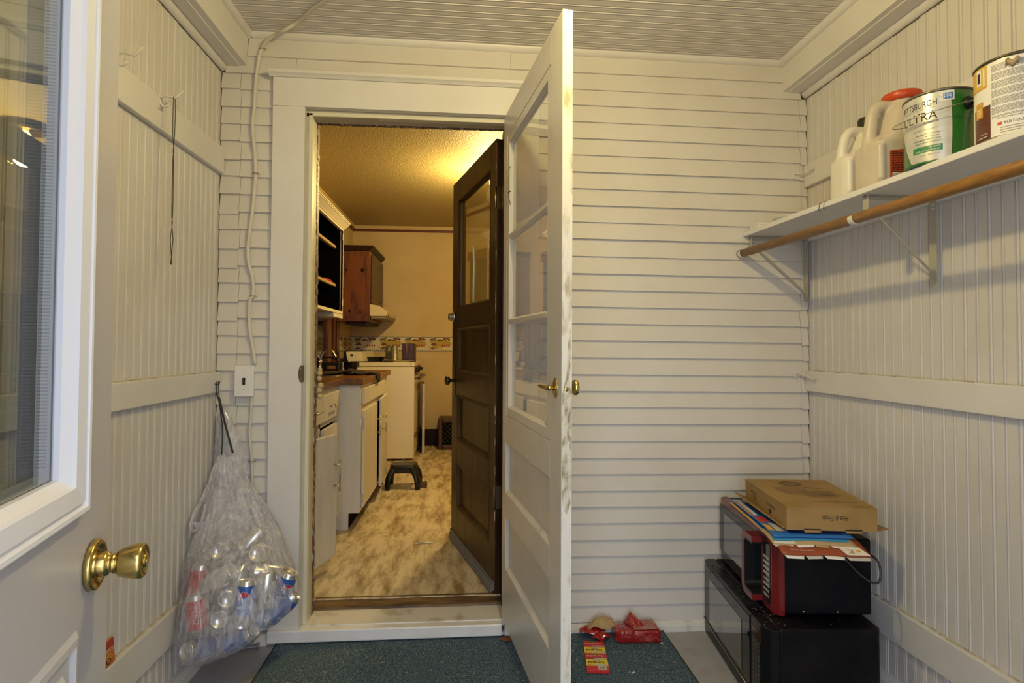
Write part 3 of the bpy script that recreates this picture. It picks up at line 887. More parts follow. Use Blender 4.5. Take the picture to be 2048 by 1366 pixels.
# ---- entry door at the left edge of the frame
ed_ang = math.atan2(0.976, -0.218)
t = thing('entry_door', 'pale grey entry door with white framed window, swung open at far left', 'door', (-0.4932, 0.8249, 0.012), rotz=ed_ang)
mb = MB(); x0, x1 = -0.80, 0.060
Tn = 0.044
FR0, FR1, FZ0, FZ1 = -0.700, -0.040, 0.975, 1.985     # window frame outer rectangle (x, z local)
zl = lambda z: z - 0.012
wx0, wx1, wz0, wz1 = FR0 + 0.035, FR1 - 0.035, zl(FZ0) + 0.035, zl(FZ1) - 0.035
for (a, b, c, d) in ((x0, wx0, 0, 2.03), (wx1, x1, 0, 2.03), (wx0, wx1, 0, wz0), (wx0, wx1, wz1, 2.03)):
    mb.box(a, b, 0, Tn, c, d)
# pressed panels below the window
for a, b in ((-0.70, -0.395), (-0.35, -0.045)):
    mb.ring_frame(a, b, zl(0.22), zl(0.831), [(0.0, 0.0), (0.006, -0.005), (0.014, -0.006), (0.019, 0.0005)])
    mb.ring_frame(a + 0.036, b - 0.036, zl(0.256), zl(0.795), [(0.0, 0.0005), (0.006, -0.005), (0.013, -0.0055), (0.016, -0.004)])
    mb.box(a + 0.050, b - 0.050, -0.004, 0.0, zl(0.27), zl(0.781))
mb.obj('slab', DOORX, t, local=True, fix=True)
mb = MB()
mb.ring_frame(FR0, FR1, zl(FZ0), zl(FZ1), [(0.0, 0.001), (0.0015, -0.008), (0.006, -0.0125), (0.011, -0.012), (0.0135, -0.008), (0.016, -0.0075), (0.019, -0.011), (0.040, -0.009), (0.043, -0.005), (0.053, 0.004), (0.053, 0.012)], smooth=False)
mb.ring_frame(FR0, FR1, zl(FZ0), zl(FZ1), [(0.053, 0.030), (0.040, 0.052), (0.0, 0.052), (0.0, 0.043)])
mb.obj('window_frame', FRAMEX, t, local=True)
px0, px1, pz0, pz1 = FR0 + 0.050, FR1 - 0.050, zl(FZ0) + 0.050, zl(FZ1) - 0.050
mb = MB(); mb.box(px0, px1, 0.0105, 0.0130, pz0, pz1); mb.obj('pane', GLASSX, t, local=True)
mb = MB(); mb.box(px0, px1, 0.0270, 0.0295, pz0, pz1); mb.obj('pane', GLASSX, t, local=True)
# metal spacer bar between the panes, with its row of punched holes
mb = MB()
mb.ring_frame(px0, px1, pz0, pz1, [(0.004, 0.0132), (0.010, 0.0132), (0.010, 0.0268), (0.004, 0.0268)])
sp = mb.obj('spacer_bar', M('spacer_metal', (0.66, 0.70, 0.72), 0.4, 0.4), t, local=True)
mb = MB()
z = pz0 + 0.02
while z < pz1 - 0.02:
    mb.box(px1 - 0.0104, px1 - 0.0098, 0.0145, 0.0255, z, z + 0.0016)
    z += 0.0040
h = mb.obj('spacer_holes', M('spacer_hole', (0.34, 0.37, 0.38), 0.6), sp, local=True); h['kind'] = 'stuff'
mb = MB(); mb.lathe(knob_profile('tulip'), 40, (0, 0, zl(0.896)), (0, -1, 0)); kb = mb.obj('knob', BRASS, t, local=True)
mb = MB(); mb.lathe([(0.0005, 0.0620), (0.0095, 0.0625), (0.0095, 0.0640), (0.0005, 0.0645)], 18, (0, 0, zl(0.896)), (0, -1, 0)); mb.box(-0.0045, 0.0045, -0.0660, -0.0640, zl(0.896) - 0.0015, zl(0.896) + 0.0015)
mb.obj('turn_button', BRASS, kb, local=True)

# ================================================================== BACK WALL FITTINGS
t = thing('light_switch', 'white surface light switch with a black toggle beside the doorway', 'light switch', (-0.874, YB - 0.01, 1.044))
mb = MB(); mb.box(-0.905, -0.843, 2.398, 2.432, 0.988, 1.100); mb.obj('back_box', WHITEP, t, bevel=0.003)
mb = MB(); mb.box(-0.911, -0.837, 2.3925, 2.3985, 0.983, 1.106); pl_ = mb.obj('cover_plate', M('switch_plate', (0.80, 0.79, 0.76), 0.3), t, bevel=0.003, segs=3)
mb = MB(); mb.box(-0.8795, -0.8685, 2.3915, 2.394, 1.0310, 1.0575); mb.obj('toggle_slot', BLACKP, t)
mb = MB(); mb.hexa([(-0.8775, 2.393, 1.034), (-0.8705, 2.393, 1.034), (-0.8705, 2.393, 1.046), (-0.8775, 2.393, 1.046), (-0.8765, 2.379, 1.047), (-0.8715, 2.379, 1.047), (-0.8715, 2.380, 1.053), (-0.8765, 2.380, 1.053)])
mb.obj('toggle', M('brown_toggle', (0.06, 0.045, 0.03), 0.4), t)
for zz in (1.0755, 1.0135):
    mb = MB(); mb.lathe([(0.0028, 0), (0.0022, 0.0010), (0.0005, 0.0011)], 10, (-0.874, 2.3925, zz), (0, -1, 0)); mb.obj('screw', STEEL, t)

def smooth_path(pts, sub=6):
    P_ = [Vector(p) for p in pts]
    out = []
    for i in range(len(P_) - 1):
        p0 = P_[max(i - 1, 0)]; p1 = P_[i]; p2 = P_[i + 1]; p3 = P_[min(i + 2, len(P_) - 1)]
        for k in range(sub):
            s = k / sub
            out.append(0.5 * ((2 * p1) + (p2 - p0) * s + (2 * p0 - 5 * p1 + 4 * p2 - p3) * s * s + (3 * p1 - p0 - 3 * p2 + p3) * s ** 3))
    out.append(P_[-1])
    return out

CAB_DY = 0.0
t = thing('power_cable', 'old cream painted cable looping from the ceiling down to the switch', 'cable', (-0.86, YB, 1.1))
CAB_A = [(-0.486, 2.117, 2.447), (-0.545, 2.179, 2.448), (-0.599, 2.234, 2.448), (-0.663, 2.312, 2.449), (-0.719, 2.330, 2.422), (-0.766, 2.375, 2.427), (-0.804, 2.395, 2.414), (-0.828, 2.416, 2.396), (-0.840, 2.416, 2.367), (-0.847, 2.416, 2.318), (-0.851, 2.416, 2.289), (-0.856, 2.416, 2.213), (-0.859, 2.416, 2.147), (-0.864, 2.416, 2.063), (-0.853, 2.416, 1.959), (-0.849, 2.416, 1.865), (-0.853, 2.416, 1.812), (-0.859, 2.416, 1.727), (-0.873, 2.416, 1.603), (-0.873, 2.416, 1.531), (-0.854, 2.416, 1.452), (-0.852, 2.416, 1.386), (-0.864, 2.416, 1.363), (-0.864, 2.416, 1.262), (-0.850, 2.416, 1.180), (-0.838, 2.414, 1.112)]
CAB_B = [(-0.852, 2.417, 0.980), (-0.853, 2.417, 0.916), (-0.858, 2.417, 0.839), (-0.853, 2.417, 0.785), (-0.847, 2.417, 0.725), (-0.844, 2.417, 0.655), (-0.841, 2.417, 0.603), (-0.835, 2.417, 0.374), (-0.831, 2.417, 0.056)]
CLIPS = [(-0.830, 2.416, 2.388, (1, 0, 0)), (-0.849, 2.416, 1.879, (1, 0, 0)), (-0.852, 2.416, 1.384, (1, 0, 0)), (-0.847, 2.417, 0.724, (1, 0, 0)), (-0.667, 2.319, 2.449, (0.8, 0, 0))]
mb = MB(); mb.tube(smooth_path(CAB_A), 0.0078, 8, flat=0.8); mb.obj('upper_run', CABLE, t)
mb = MB(); mb.tube(smooth_path(CAB_B), 0.0072, 8, flat=0.8); mb.obj('lower_run', CABLE, t)
for (cx, cy, cz, ax) in CLIPS:
    mb = MB()
    mb.tube([(cx - 0.013 * ax[0], cy + 0.006, cz - 0.013 * ax[2]), (cx - 0.010 * ax[0], cy - 0.008, cz - 0.010 * ax[2]), (cx + 0.010 * ax[0], cy - 0.008, cz + 0.010 * ax[2]), (cx + 0.013 * ax[0], cy + 0.006, cz + 0.013 * ax[2])], 0.0016, 6)
    mb.obj('staple', M('rusty_staple', (0.30, 0.20, 0.09), 0.6), t)

# ---- left wall: coat hooks, straightened hanger, bag hook
def coat_hook(label, y, z):
    t = thing('coat_hook', label, 'hook', (XL + 0.021, y, z), group=None)
    X0 = XL + 0.021
    mb = MB()
    mb.box(X0, X0 + 0.003, y - 0.008, y + 0.008, z - 0.036, z + 0.012); mb.obj('back_plate', IRON, t, bevel=0.0012)
    mb = MB(); mb.tube(smooth_path([(X0 + 0.002, y, z), (X0 + 0.018, y, z + 0.006), (X0 + 0.036, y, z + 0.003), (X0 + 0.050, y, z + 0.001), (X0 + 0.060, y, z + 0.010), (X0 + 0.072, y, z + 0.024)], 4), [0.0042] * 21, 8); mb.obj('upper_prong', IRON, t)
    mb = MB(); mb.tube(smooth_path([(X0 + 0.002, y, z - 0.010), (X0 + 0.006, y, z - 0.022), (X0 + 0.016, y, z - 0.029), (X0 + 0.028, y, z - 0.024), (X0 + 0.032, y, z - 0.018)], 4), 0.004, 8); mb.obj('lower_prong', IRON, t)
    return t
coat_hook('white double coat hook on the left rail holding the wire hanger', 1.92, 1.972)
coat_hook('white double coat hook half hidden behind the open entry door edge', 1.685, 1.992)
t = thing('wire_hanger', 'dark unbent twisted wire hanger dangling from the white coat hook', 'hanger', (-0.930, 1.92, 1.98))
def wire(pts):
    mb = MB(); mb.tube(smooth_path(pts, 5), 0.0013, 6); return mb
hx, hy = -0.929, 1.920
wire([(hx, hy - 0.003, 1.975), (hx, hy - 0.006, 1.965), (hx, hy - 0.007, 1.92), (hx, hy - 0.006, 1.86), (hx, hy - 0.002, 1.83), (hx, hy + 0.002, 1.80), (hx, hy - 0.002, 1.78), (hx, hy - 0.003, 1.70), (hx, hy - 0.003, 1.60), (hx, hy + 0.002, 1.575), (hx, hy - 0.002, 1.55), (hx, hy - 0.008, 1.520), (hx, hy - 0.002, 1.478), (hx, hy + 0.002, 1.44)]).obj('twisted_wire', DARKIRON, t)
wire([(hx, hy - 0.003, 1.975), (hx, hy + 0.004, 1.972), (hx, hy + 0.007, 1.92), (hx, hy + 0.006, 1.86), (hx, hy + 0.002, 1.83), (hx, hy - 0.002, 1.80), (hx, hy + 0.002, 1.78), (hx, hy + 0.003, 1.70), (hx, hy + 0.003, 1.60), (hx, hy - 0.002, 1.575), (hx, hy + 0.003, 1.55), (hx, hy + 0.008, 1.520), (hx, hy + 0.002, 1.478), (hx, hy - 0.004, 1.44)]).obj('twisted_wire', DARKIRON, t)

t = thing('candy_packet', 'small orange card packet standing on the low left rail', 'packet', (XL + 0.012, 1.726, 0.299), rot=(0, math.radians(-6), 0))
PKM = [M('packet_orange', (0.55, 0.16, 0.02), 0.5), M('packet_red', (0.42, 0.05, 0.02), 0.5), M('packet_ink', (0.06, 0.02, 0.01), 0.5), M('packet_yellow', (0.72, 0.5, 0.06), 0.5), WHITEK]
mb = MB(); mb.box(0.0, 0.006, -0.026, 0.026, 0.0, 0.066); mb.obj('card', PKM[0], t, local=True, bevel=0.001)
fn = lambda u, v: (0.0066, u, v)
mb = MB(); rect(mb, -0.026, 0.026, 0.044, 0.066, fn, 1)
fn2 = lambda u, v: (0.0070, u, v)
text(mb, '8 PCS', 0.030, fn2, 4, uv=(0.004, 0.040))
for k in range(5):
    a = 0.3 + k * 0.6
    poly(mb, [(-0.002, 0.016), (-0.002 + 0.018 * math.cos(a), 0.016 + 0.016 * math.sin(a)), (-0.002 + 0.018 * math.cos(a + 0.2), 0.016 + 0.016 * math.sin(a + 0.2))], fn2, 3)
disc(mb, -0.004, 0.012, 0.011, 0.008, fn2, 2, 14, hole=0.7)
mb.obj('print', PKM, t, local=True, fix=False)

# ---- right wall: hook-and-eye catches
def catch(label, y0, z, drop):
    t = thing('hook_and_eye', label, 'latch', (XR - 0.021, y0, z))
    X0 = XR - 0.021
    mb = MB(); mb.tube([(X0 + 0.002, y0 - 0.075, z - drop), (X0 - 0.010, y0 - 0.075, z - drop)], 0.0028, 8)
    mb.tube([(X0 - 0.012 + 0.0075 * math.cos(a), y0 - 0.075 + 0.0075 * math.sin(a), z - drop) for a in [2 * PI * i / 12 for i in range(12)]], 0.0025, 6, closed=True); mb.obj('eye', IRON, t)
    mb = MB(); mb.tube(smooth_path([(X0 - 0.012, y0 - 0.070, z - drop), (X0 - 0.020, y0 - 0.045, z - drop * 0.5), (X0 - 0.030, y0 - 0.015, z), (X0 - 0.042, y0 - 0.006, z + 0.004), (X0 - 0.050, y0 - 0.004, z - 0.002), (X0 - 0.048, y0 - 0.004, z - 0.020)], 4), 0.0032, 8); mb.obj('hook', IRON, t)
catch('white hook and eye catch on the upper right rail near the corner', 2.42, 1.938, 0.0)
catch('white hook and eye catch on the middle right rail near the corner', 2.42, 1.075, 0.018)

# ================================================================== FLOOR THINGS
t = thing('carpet_mat', 'flecked blue green carpet mat on the grey porch floor', 'mat', (0.04, 1.4, 0.0))
mb = MB()
gx, gy = 48, 54
def mat_fn(a, b):
    return Vector((-0.738 + 1.560 * a, 0.25 + (2.412 + 0.016 * a - 0.25) * b, 0.0085 + 0.0012 * noise.noise(Vector((a * 9, b * 9, 0)))))
mb.grid(mat_fn, gx, gy)
o = mb.obj('pile', MATC, t)
mb = MB()
def edge_pts(f0, n):
    return [Vector((p.x, p.y, 0.0045)) for p in [f0(i / n) for i in range(n + 1)]]
for f0 in (lambda s: mat_fn(0, s), lambda s: mat_fn(1, s), lambda s: mat_fn(s, 1), lambda s: mat_fn(s, 0)):
    mb.tube(edge_pts(f0, 20), 0.0055, 6)
mb.obj('binding', MATE, t)
mb = MB(); mb.box(-0.738, 0.822, 0.25, 2.412, 0.0008, 0.007); mb.obj('backing', MATE, t)
# grit trodden into the pile
mb = MB(); rr = random.Random(21)
for k in range(420):
    a = rr.random() ** 0.7; b = 0.45 + 0.55 * rr.random()
    if a > 0.55 and rr.random() < 0.6:
        continue
    p = mat_fn(a, b); s_ = rr.uniform(0.0009, 0.0026)
    mb.hexa([(p.x + dx * s_, p.y + dy * s_ * 1.5, p.z + dz * s_) for dz in (0, 1) for dx, dy in ((-1, -1), (1, -1), (1, 1), (-1, 1))])
g = mb.obj('grit', M('crumb_grit', (0.42, 0.36, 0.26), 0.8), t); g['kind'] = 'stuff'

t = thing('firecracker_box', 'flat red and yellow POP-ITS firecracker box lying on the mat', 'box', (0.4965, 2.209, 0.0105), rotz=math.radians(-7.5))
PM = [M('pop_red', (0.62, 0.022, 0.02), 0.4), M('pop_yellow', (0.80, 0.66, 0.02), 0.4), WHITEK, INK, M('pop_darkred', (0.32, 0.02, 0.015), 0.4), M('pop_blue', (0.45, 0.50, 0.62), 0.5)]
hw, hl = 0.0405, 0.104
mb = MB(); mb.box(-hw, hw, -hl, hl, 0, 0.011); mb.obj('carton', PM[0], t, local=True, bevel=0.001)
mb = MB()
fz = lambda e: (lambda u, v: (u, v, 0.0113 + e))
for k in range(4):
    v1 = hl - 0.001 - k * 0.0445; v0 = v1 - 0.0445
    red = (k % 2 == 0)
    rect(mb, -hw + 0.0005, hw - 0.0005, v0, v1, fz(0), 0 if red else 1)
    disc(mb, -0.001, v1 - 0.008, 0.013, 0.0062, fz(0.0004), 1 if red else 3, 18)
    disc(mb, -0.001, v1 - 0.008, 0.0118, 0.0052, fz(0.0006), 3 if red else 5, 18)
    text(mb, 'T&D', 0.013, fz(0.0008), 1 if red else 1, uv=(-0.001, v1 - 0.008))
    # heavy dropped shadow under the lettering, then the lettering
    text(mb, 'POP-ITS', 0.060, fz(0.0005), 4 if red else 3, height=0.0105, uv=(-0.0015, v1 - 0.0225))
    text(mb, 'POP-ITS', 0.060, fz(0.0008), 2 if red else 4, height=0.0105, uv=(-0.003, v1 - 0.0215))
    rect(mb, -0.010, hw - 0.002, v0 + 0.003, v0 + 0.0115, fz(0.0004), 5)
    rect(mb, -0.034, -0.014, v0 + 0.0055, v0 + 0.0075, fz(0.0004), 4)
rect(mb, -hw + 0.0005, hw - 0.0005, -hl + 0.0005, -hl + 0.0295, fz(0), 0)
barcode(mb, 0.0165, -hl + 0.0155, 0.029, 0.023, fz(0.0004), 2, 3, 4, fz(0.0007))
mb.obj('print', PM, t, local=True, fix=False)

# red cling-wrapped brick of goods with the torn red bag and kraft paper beside it
WRAP = M('red_cling_wrap', (0.30, 0.012, 0.010), 0.16, col2=(0.48, 0.13, 0.11), nscale=26, namount=0.8, sharp=(0.55, 0.75), bump=0.9, bscale=55, coat=0.8)
RSTR = M('red_striped_ends', (0.36, 0.06, 0.05), 0.4, col2=(0.52, 0.36, 0.32), nscale=60, namount=0.8, stretch=(6, 0.4, 1), sharp=(0.45, 0.6))
t = thing('wrapped_packet', 'shiny red plastic wrapped brick shaped packet against the skirting on the mat', 'packet', (0.685, 2.345, 0.010))
mb = MB()
c8 = [(0.607, 2.312), (0.772, 2.302), (0.772, 2.392), (0.607, 2.400)]
def brick(u, v, wz):
    x = 0.600 + 0.180 * u; y = 2.306 - 0.006 * u + (0.090 - 0.004 * u) * v; z = 0.011 + 0.048 * wz
    return Vector((x, y, z))
N1, N2 = 22, 10
rings = []
for i in range(N1 + 1):
    u = i / N1
    ring = []
    sq = 1.0 if 0.12 < u < 0.97 else (0.62 + 0.38 * (u / 0.12) if u <= 0.12 else 0.93)
    for j in range(24):
        a = 2 * PI * j / 24
        ca, sa = math.cos(a), math.sin(a)
        k = 1.0 / max(abs(ca), abs(sa)) ** 0.88
        vv = 0.5 + 0.5 * ca * k * sq; wz = 0.5 + 0.5 * sa * k * (sq if sa > 0 else 1.0)
        p = brick(u, vv, wz)
        nz_ = noise.noise(Vector((p.x * 70, p.y * 70, p.z * 90)))
        p += Vector((0, (ca) * 0.0035 * nz_, max(0, sa) * 0.0025 * nz_))
        p.z = max(p.z, 0.0105)
        ring.append(p)
    rings.append(ring)
mb.rings(rings); mb.obj('cling_wrap', WRAP, t)
mb = MB(); mb.grid(lambda a, b: Vector((0.676 + 0.098 * a, 2.308 + 0.084 * b, 0.0622 + 0.0006 * noise.noise(Vector((a * 20, b * 20, 1))))), 10, 8); lab(mb.obj('top_face', RSTR, t), 'striped pinkish top of the packet')
mb = MB()
rr = random.Random(2)
pk = [(0.650, 2.385, 0.058), (0.690, 2.392, 0.060), (0.726, 2.340, 0.064), (0.668, 2.338, 0.062)]
ap = Vector((0.676, 2.372, 0.105))
mb.add([ap] + [Vector(p) for p in pk], [(0, 1, 2), (0, 2, 3), (0, 3, 4), (0, 4, 1)]); mb.obj('wrap_flap', WRAP, t, thick=0.0008)

def crumpled(mb, cx, cy, z0, rx, ry, h, seed, n=20, m=14, mi=0, fl=1.0):
    rr = random.Random(seed); off = Vector((rr.uniform(0, 50), rr.uniform(0, 50), 0))
    def fn(a, b):
        ang = 2 * PI * a
        r_ = b
        ed = 1 + 0.28 * noise.noise(Vector((math.cos(ang) * 2, math.sin(ang) * 2, seed)))
        x = cx + rx * r_ * ed * math.cos(ang); y = cy + ry * r_ * ed * math.sin(ang)
        z = z0 + h * (1 - r_ ** 1.6) + fl * (0.012 * noise.noise(Vector((x * 32, y * 32, seed)) + off) + 0.007 * noise.noise(Vector((x * 75, y * 75, seed)) + off)) * (0.4 + r_)
        return Vector((x, y, max(z, 0.0108)))
    mb.grid(fn, n, m, mi, smooth=False)
t = thing('torn_bag', 'torn red glossy plastic bag spilling kraft paper on the mat', 'bag', (0.535, 2.37, 0.010))
mb = MB(); crumpled(mb, 0.520, 2.378, 0.030, 0.055, 0.032, 0.030, 3); crumpled(mb, 0.548, 2.345, 0.022, 0.040, 0.026, 0.018, 8)
mb.obj('plastic', M('red_bag_plastic', (0.33, 0.012, 0.008), 0.15, coat=0.8), t, thick=0.0006)
mb = MB(); crumpled(mb, 0.556, 2.374, 0.058, 0.058, 0.030, 0.026, 14)
mb.obj('kraft_paper', M('kraft_paper', (0.42, 0.29, 0.13), 0.8), t, thick=0.0006)

t = thing('dry_leaf', 'orange brown dry leaf lying under the storm door corner', 'leaf', (0.155, 2.36, 0.011))
mb = MB()
pts = []
def leaf(a, b):
    l = -0.028 + 0.056 * a
    wv = 0.016 * math.sin(PI * min(max(a, 0.02), 0.98)) ** 0.8 * (2 * b - 1)
    return Vector((0.168 + l, 2.365 + wv - l * 0.15, 0.0125 + 6.0 * wv * wv + 3.0 * l * l + 0.003))
mb.grid(leaf, 10, 6); mb.obj('blade', M('leaf_brown', (0.25, 0.085, 0.025), 0.6), t, thick=0.0006)
mb = MB(); mb.tube([leaf(0, 0.5), leaf(0.5, 0.5), leaf(1, 0.5), leaf(1, 0.5) + Vector((0.012, -0.002, 0))], 0.0008, 5); mb.obj('midrib', M('leaf_rib', (0.13, 0.045, 0.015), 0.6), t)

for k, (x, y, lb) in enumerate(((0.611, 2.098, 'white paper scrap curled on the mat below the red packet'), (0.783, 2.296, 'tiny white scrap at the lower right corner of the red packet'))):
    t = tag(MB().grid(lambda a, b: Vector((x - 0.007 + 0.014 * a, y - 0.004 + 0.008 * b + 0.004 * a * a, 0.0115 + 0.003 * math.sin(PI * a))), 6, 3).obj('paper_scrap', WHITEK, thick=0.0005), lb, 'scrap')

t = thing('lag_bolt', 'grey hex head bolt lying on the floor beside the can bag', 'bolt', (-0.83, 2.383, 0.0))
BOLT = M('zinc_bolt', (0.24, 0.23, 0.25), 0.5, 0.4)
b0, b1 = Vector((-0.866, 2.374, 0.0105)), Vector((-0.806, 2.388, 0.0105))
d = (b1 - b0).normalized()
mb = MB()
prof = []
n = 26
for i in range(n + 1):
    z_ = i / n * (b1 - b0).length
    prof.append((0.0062 if i % 2 else 0.0048, z_))
mb.lathe(prof, 12, b0, d); mb.obj('shank', BOLT, t)
mb = MB(); mb.lathe([(0.0115, 0.0), (0.0118, 0.001), (0.0118, 0.007), (0.0105, 0.0085)], 6, b1, d)
mb.obj('head', BOLT, t, bevel=0.0006)
t = tag(MB().prism([(-0.905 + 0.008 * math.cos(2 * PI * k / 7), 2.335 + 0.006 * math.sin(2 * PI * k / 7)) for k in range(7)], 'z', 0.0002, 0.007).obj('pebble', M('grit_stone', (0.32, 0.30, 0.28), 0.8), bevel=0.002), 'small grey pebble on the floor below the can bag', 'pebble')

# ---------------------------------------------------------------- bag of cans
BAG = [ (-0.948,-0.888,2.344,0.021,0.760),(-0.955,-0.874,2.340,0.028,0.736),(-0.961,-0.852,2.334,0.038,0.698),(-0.964,-0.828,2.326,0.048,0.662),(-0.964,-0.795,2.308,0.066,0.619),(-0.965,-0.758,2.289,0.083,0.577),(-0.966,-0.726,2.270,0.100,0.536),(-0.970,-0.695,2.245,0.117,0.497),(-0.970,-0.671,2.220,0.133,0.460),(-0.969,-0.650,2.203,0.144,0.420),(-0.972,-0.626,2.190,0.150,0.380),(-0.977,-0.605,2.178,0.156,0.341),(-0.975,-0.597,2.167,0.161,0.309),(-0.974,-0.599,2.160,0.165,0.286),(-0.976,-0.612,2.159,0.164,0.261),(-0.978,-0.640,2.157,0.162,0.232),(-0.981,-0.677,2.156,0.161,0.202),(-0.986,-0.718,2.154,0.148,0.173),(-0.979,-0.775,2.153,0.127,0.150),(-0.973,-0.809,2.152,0.108,0.128),(-0.962,-0.848,2.151,0.077,0.110),(-0.950,-0.888,2.150,0.046,0.097),(-0.939,-0.925,2.150,0.030,0.091) ]
CANS = [
    ('silver', (-0.873, 2.199, 0.453), (0.21, -0.95, 0.21), 0, 'empty can with its open top facing out, high at the left in the clear bag'),
    ('silver', (-0.737, 2.207, 0.433), (0.1, -0.94, 0.31), 1, 'empty can with its open top facing out, high at the right in the clear bag'),
    ('silver', (-0.834, 2.089, 0.388), (0.85, -0.11, 0.51), 2.2, 'silver drink can lying slanted across the middle of the bag'),
    ('silver', (-0.811, 2.117, 0.325), (-0.25, 0.96, -0.1), 0, 'can showing its shiny round base in the bag centre'),
    ('blue', (-0.731, 2.042, 0.341), (0.05, 0.15, 0.99), 0.1, 'upright blue soda can with a red and white globe in the bag'),
    ('silver', (-0.68, 2.088, 0.349), (0.1, 0.1, 0.99), 0, 'upright silver can right of the blue globe can'),
    ('blue', (-0.638, 2.143, 0.335), (0.41, 0.0, 0.91), 0.5, 'blue soda can tilted at the right side of the bag'),
    ('red', (-0.9, 2.074, 0.285), (-0.15, 0.1, 0.98), 0.3, 'red soda can with white script at the lower left of the bag'),
    ('red', (-0.937, 2.17, 0.35), (0.1, 0.2, 0.98), 1.2, 'red soda can squeezed against the left wall in the bag'),
    ('tan', (-0.824, 2.097, 0.26), (0.2, -0.96, 0.2), 0, 'tan can end on, below the shiny can base in the bag'),
    ('silver', (-0.757, 2.11, 0.272), (0.21, -0.93, -0.31), 0.6, 'can lying end on low in the middle of the bag'),
    ('blue', (-0.905, 2.105, 0.15), (-0.3, -0.9, 0.3), 0, 'blue can poking out its silver lid at the lowest bag corner'),
    ('blue', (-0.645, 2.154, 0.262), (0.74, 0.21, 0.64), 1.2, 'blue can lying in the far right bulge of the bag'),
    ('silver', (-0.877, 2.207, 0.247), (-0.88, 0.47, -0.07), 0.0, 'silver can buried sideways behind the tan can'),
    ('blue', (-0.752, 2.185, 0.206), (-1.0, -0.01, -0.1), 0.7, 'blue can lying low behind the central cans'),
    ('silver', (-0.897, 2.226, 0.35), (0.2, 0.88, 0.43), 1.4, 'silver can buried high behind the slanted can'),
    ('silver', (-0.828, 2.254, 0.333), (0.05, 0.61, 0.79), 2.0999999999999996, 'silver can standing deep behind the shiny base'),
    ('red', (-0.721, 2.224, 0.278), (-0.15, 0.41, -0.9), 2.8, 'red can buried behind the upright silver can'),
    ('silver', (-0.7, 2.18, 0.368), (-0.84, -0.45, 0.31), 3.5, 'silver can lying high behind the upright silver can'),
    ('silver', (-0.796, 2.257, 0.455), (0.66, 0.34, 0.67), 4.199999999999999, 'silver can at the back top of the bag heap'),
    ('blue', (-0.768, 2.101, 0.184), (0.86, -0.24, 0.44), 4.8999999999999995, 'blue can lying along the bottom seam of the bag'),
    ('silver', (-0.932, 2.163, 0.229), (-0.12, 0.4, -0.91), 5.6, 'silver can at the back left bottom of the bag'),
]
ALU = M('can_aluminium', (0.74, 0.73, 0.71), 0.28, 0.85)
CANR, CANH = 0.0325, 0.118
CANP = [(0.0005, -0.052), (0.020, -0.0525), (0.0235, -0.059), (0.0255, -0.059), (0.0325, -0.050), (0.0325, 0.044), (0.0270, 0.0560), (0.0268, 0.0590), (0.0250, 0.0590), (0.0238, 0.0555), (0.0005, 0.0555)]
CAN_ME = {}
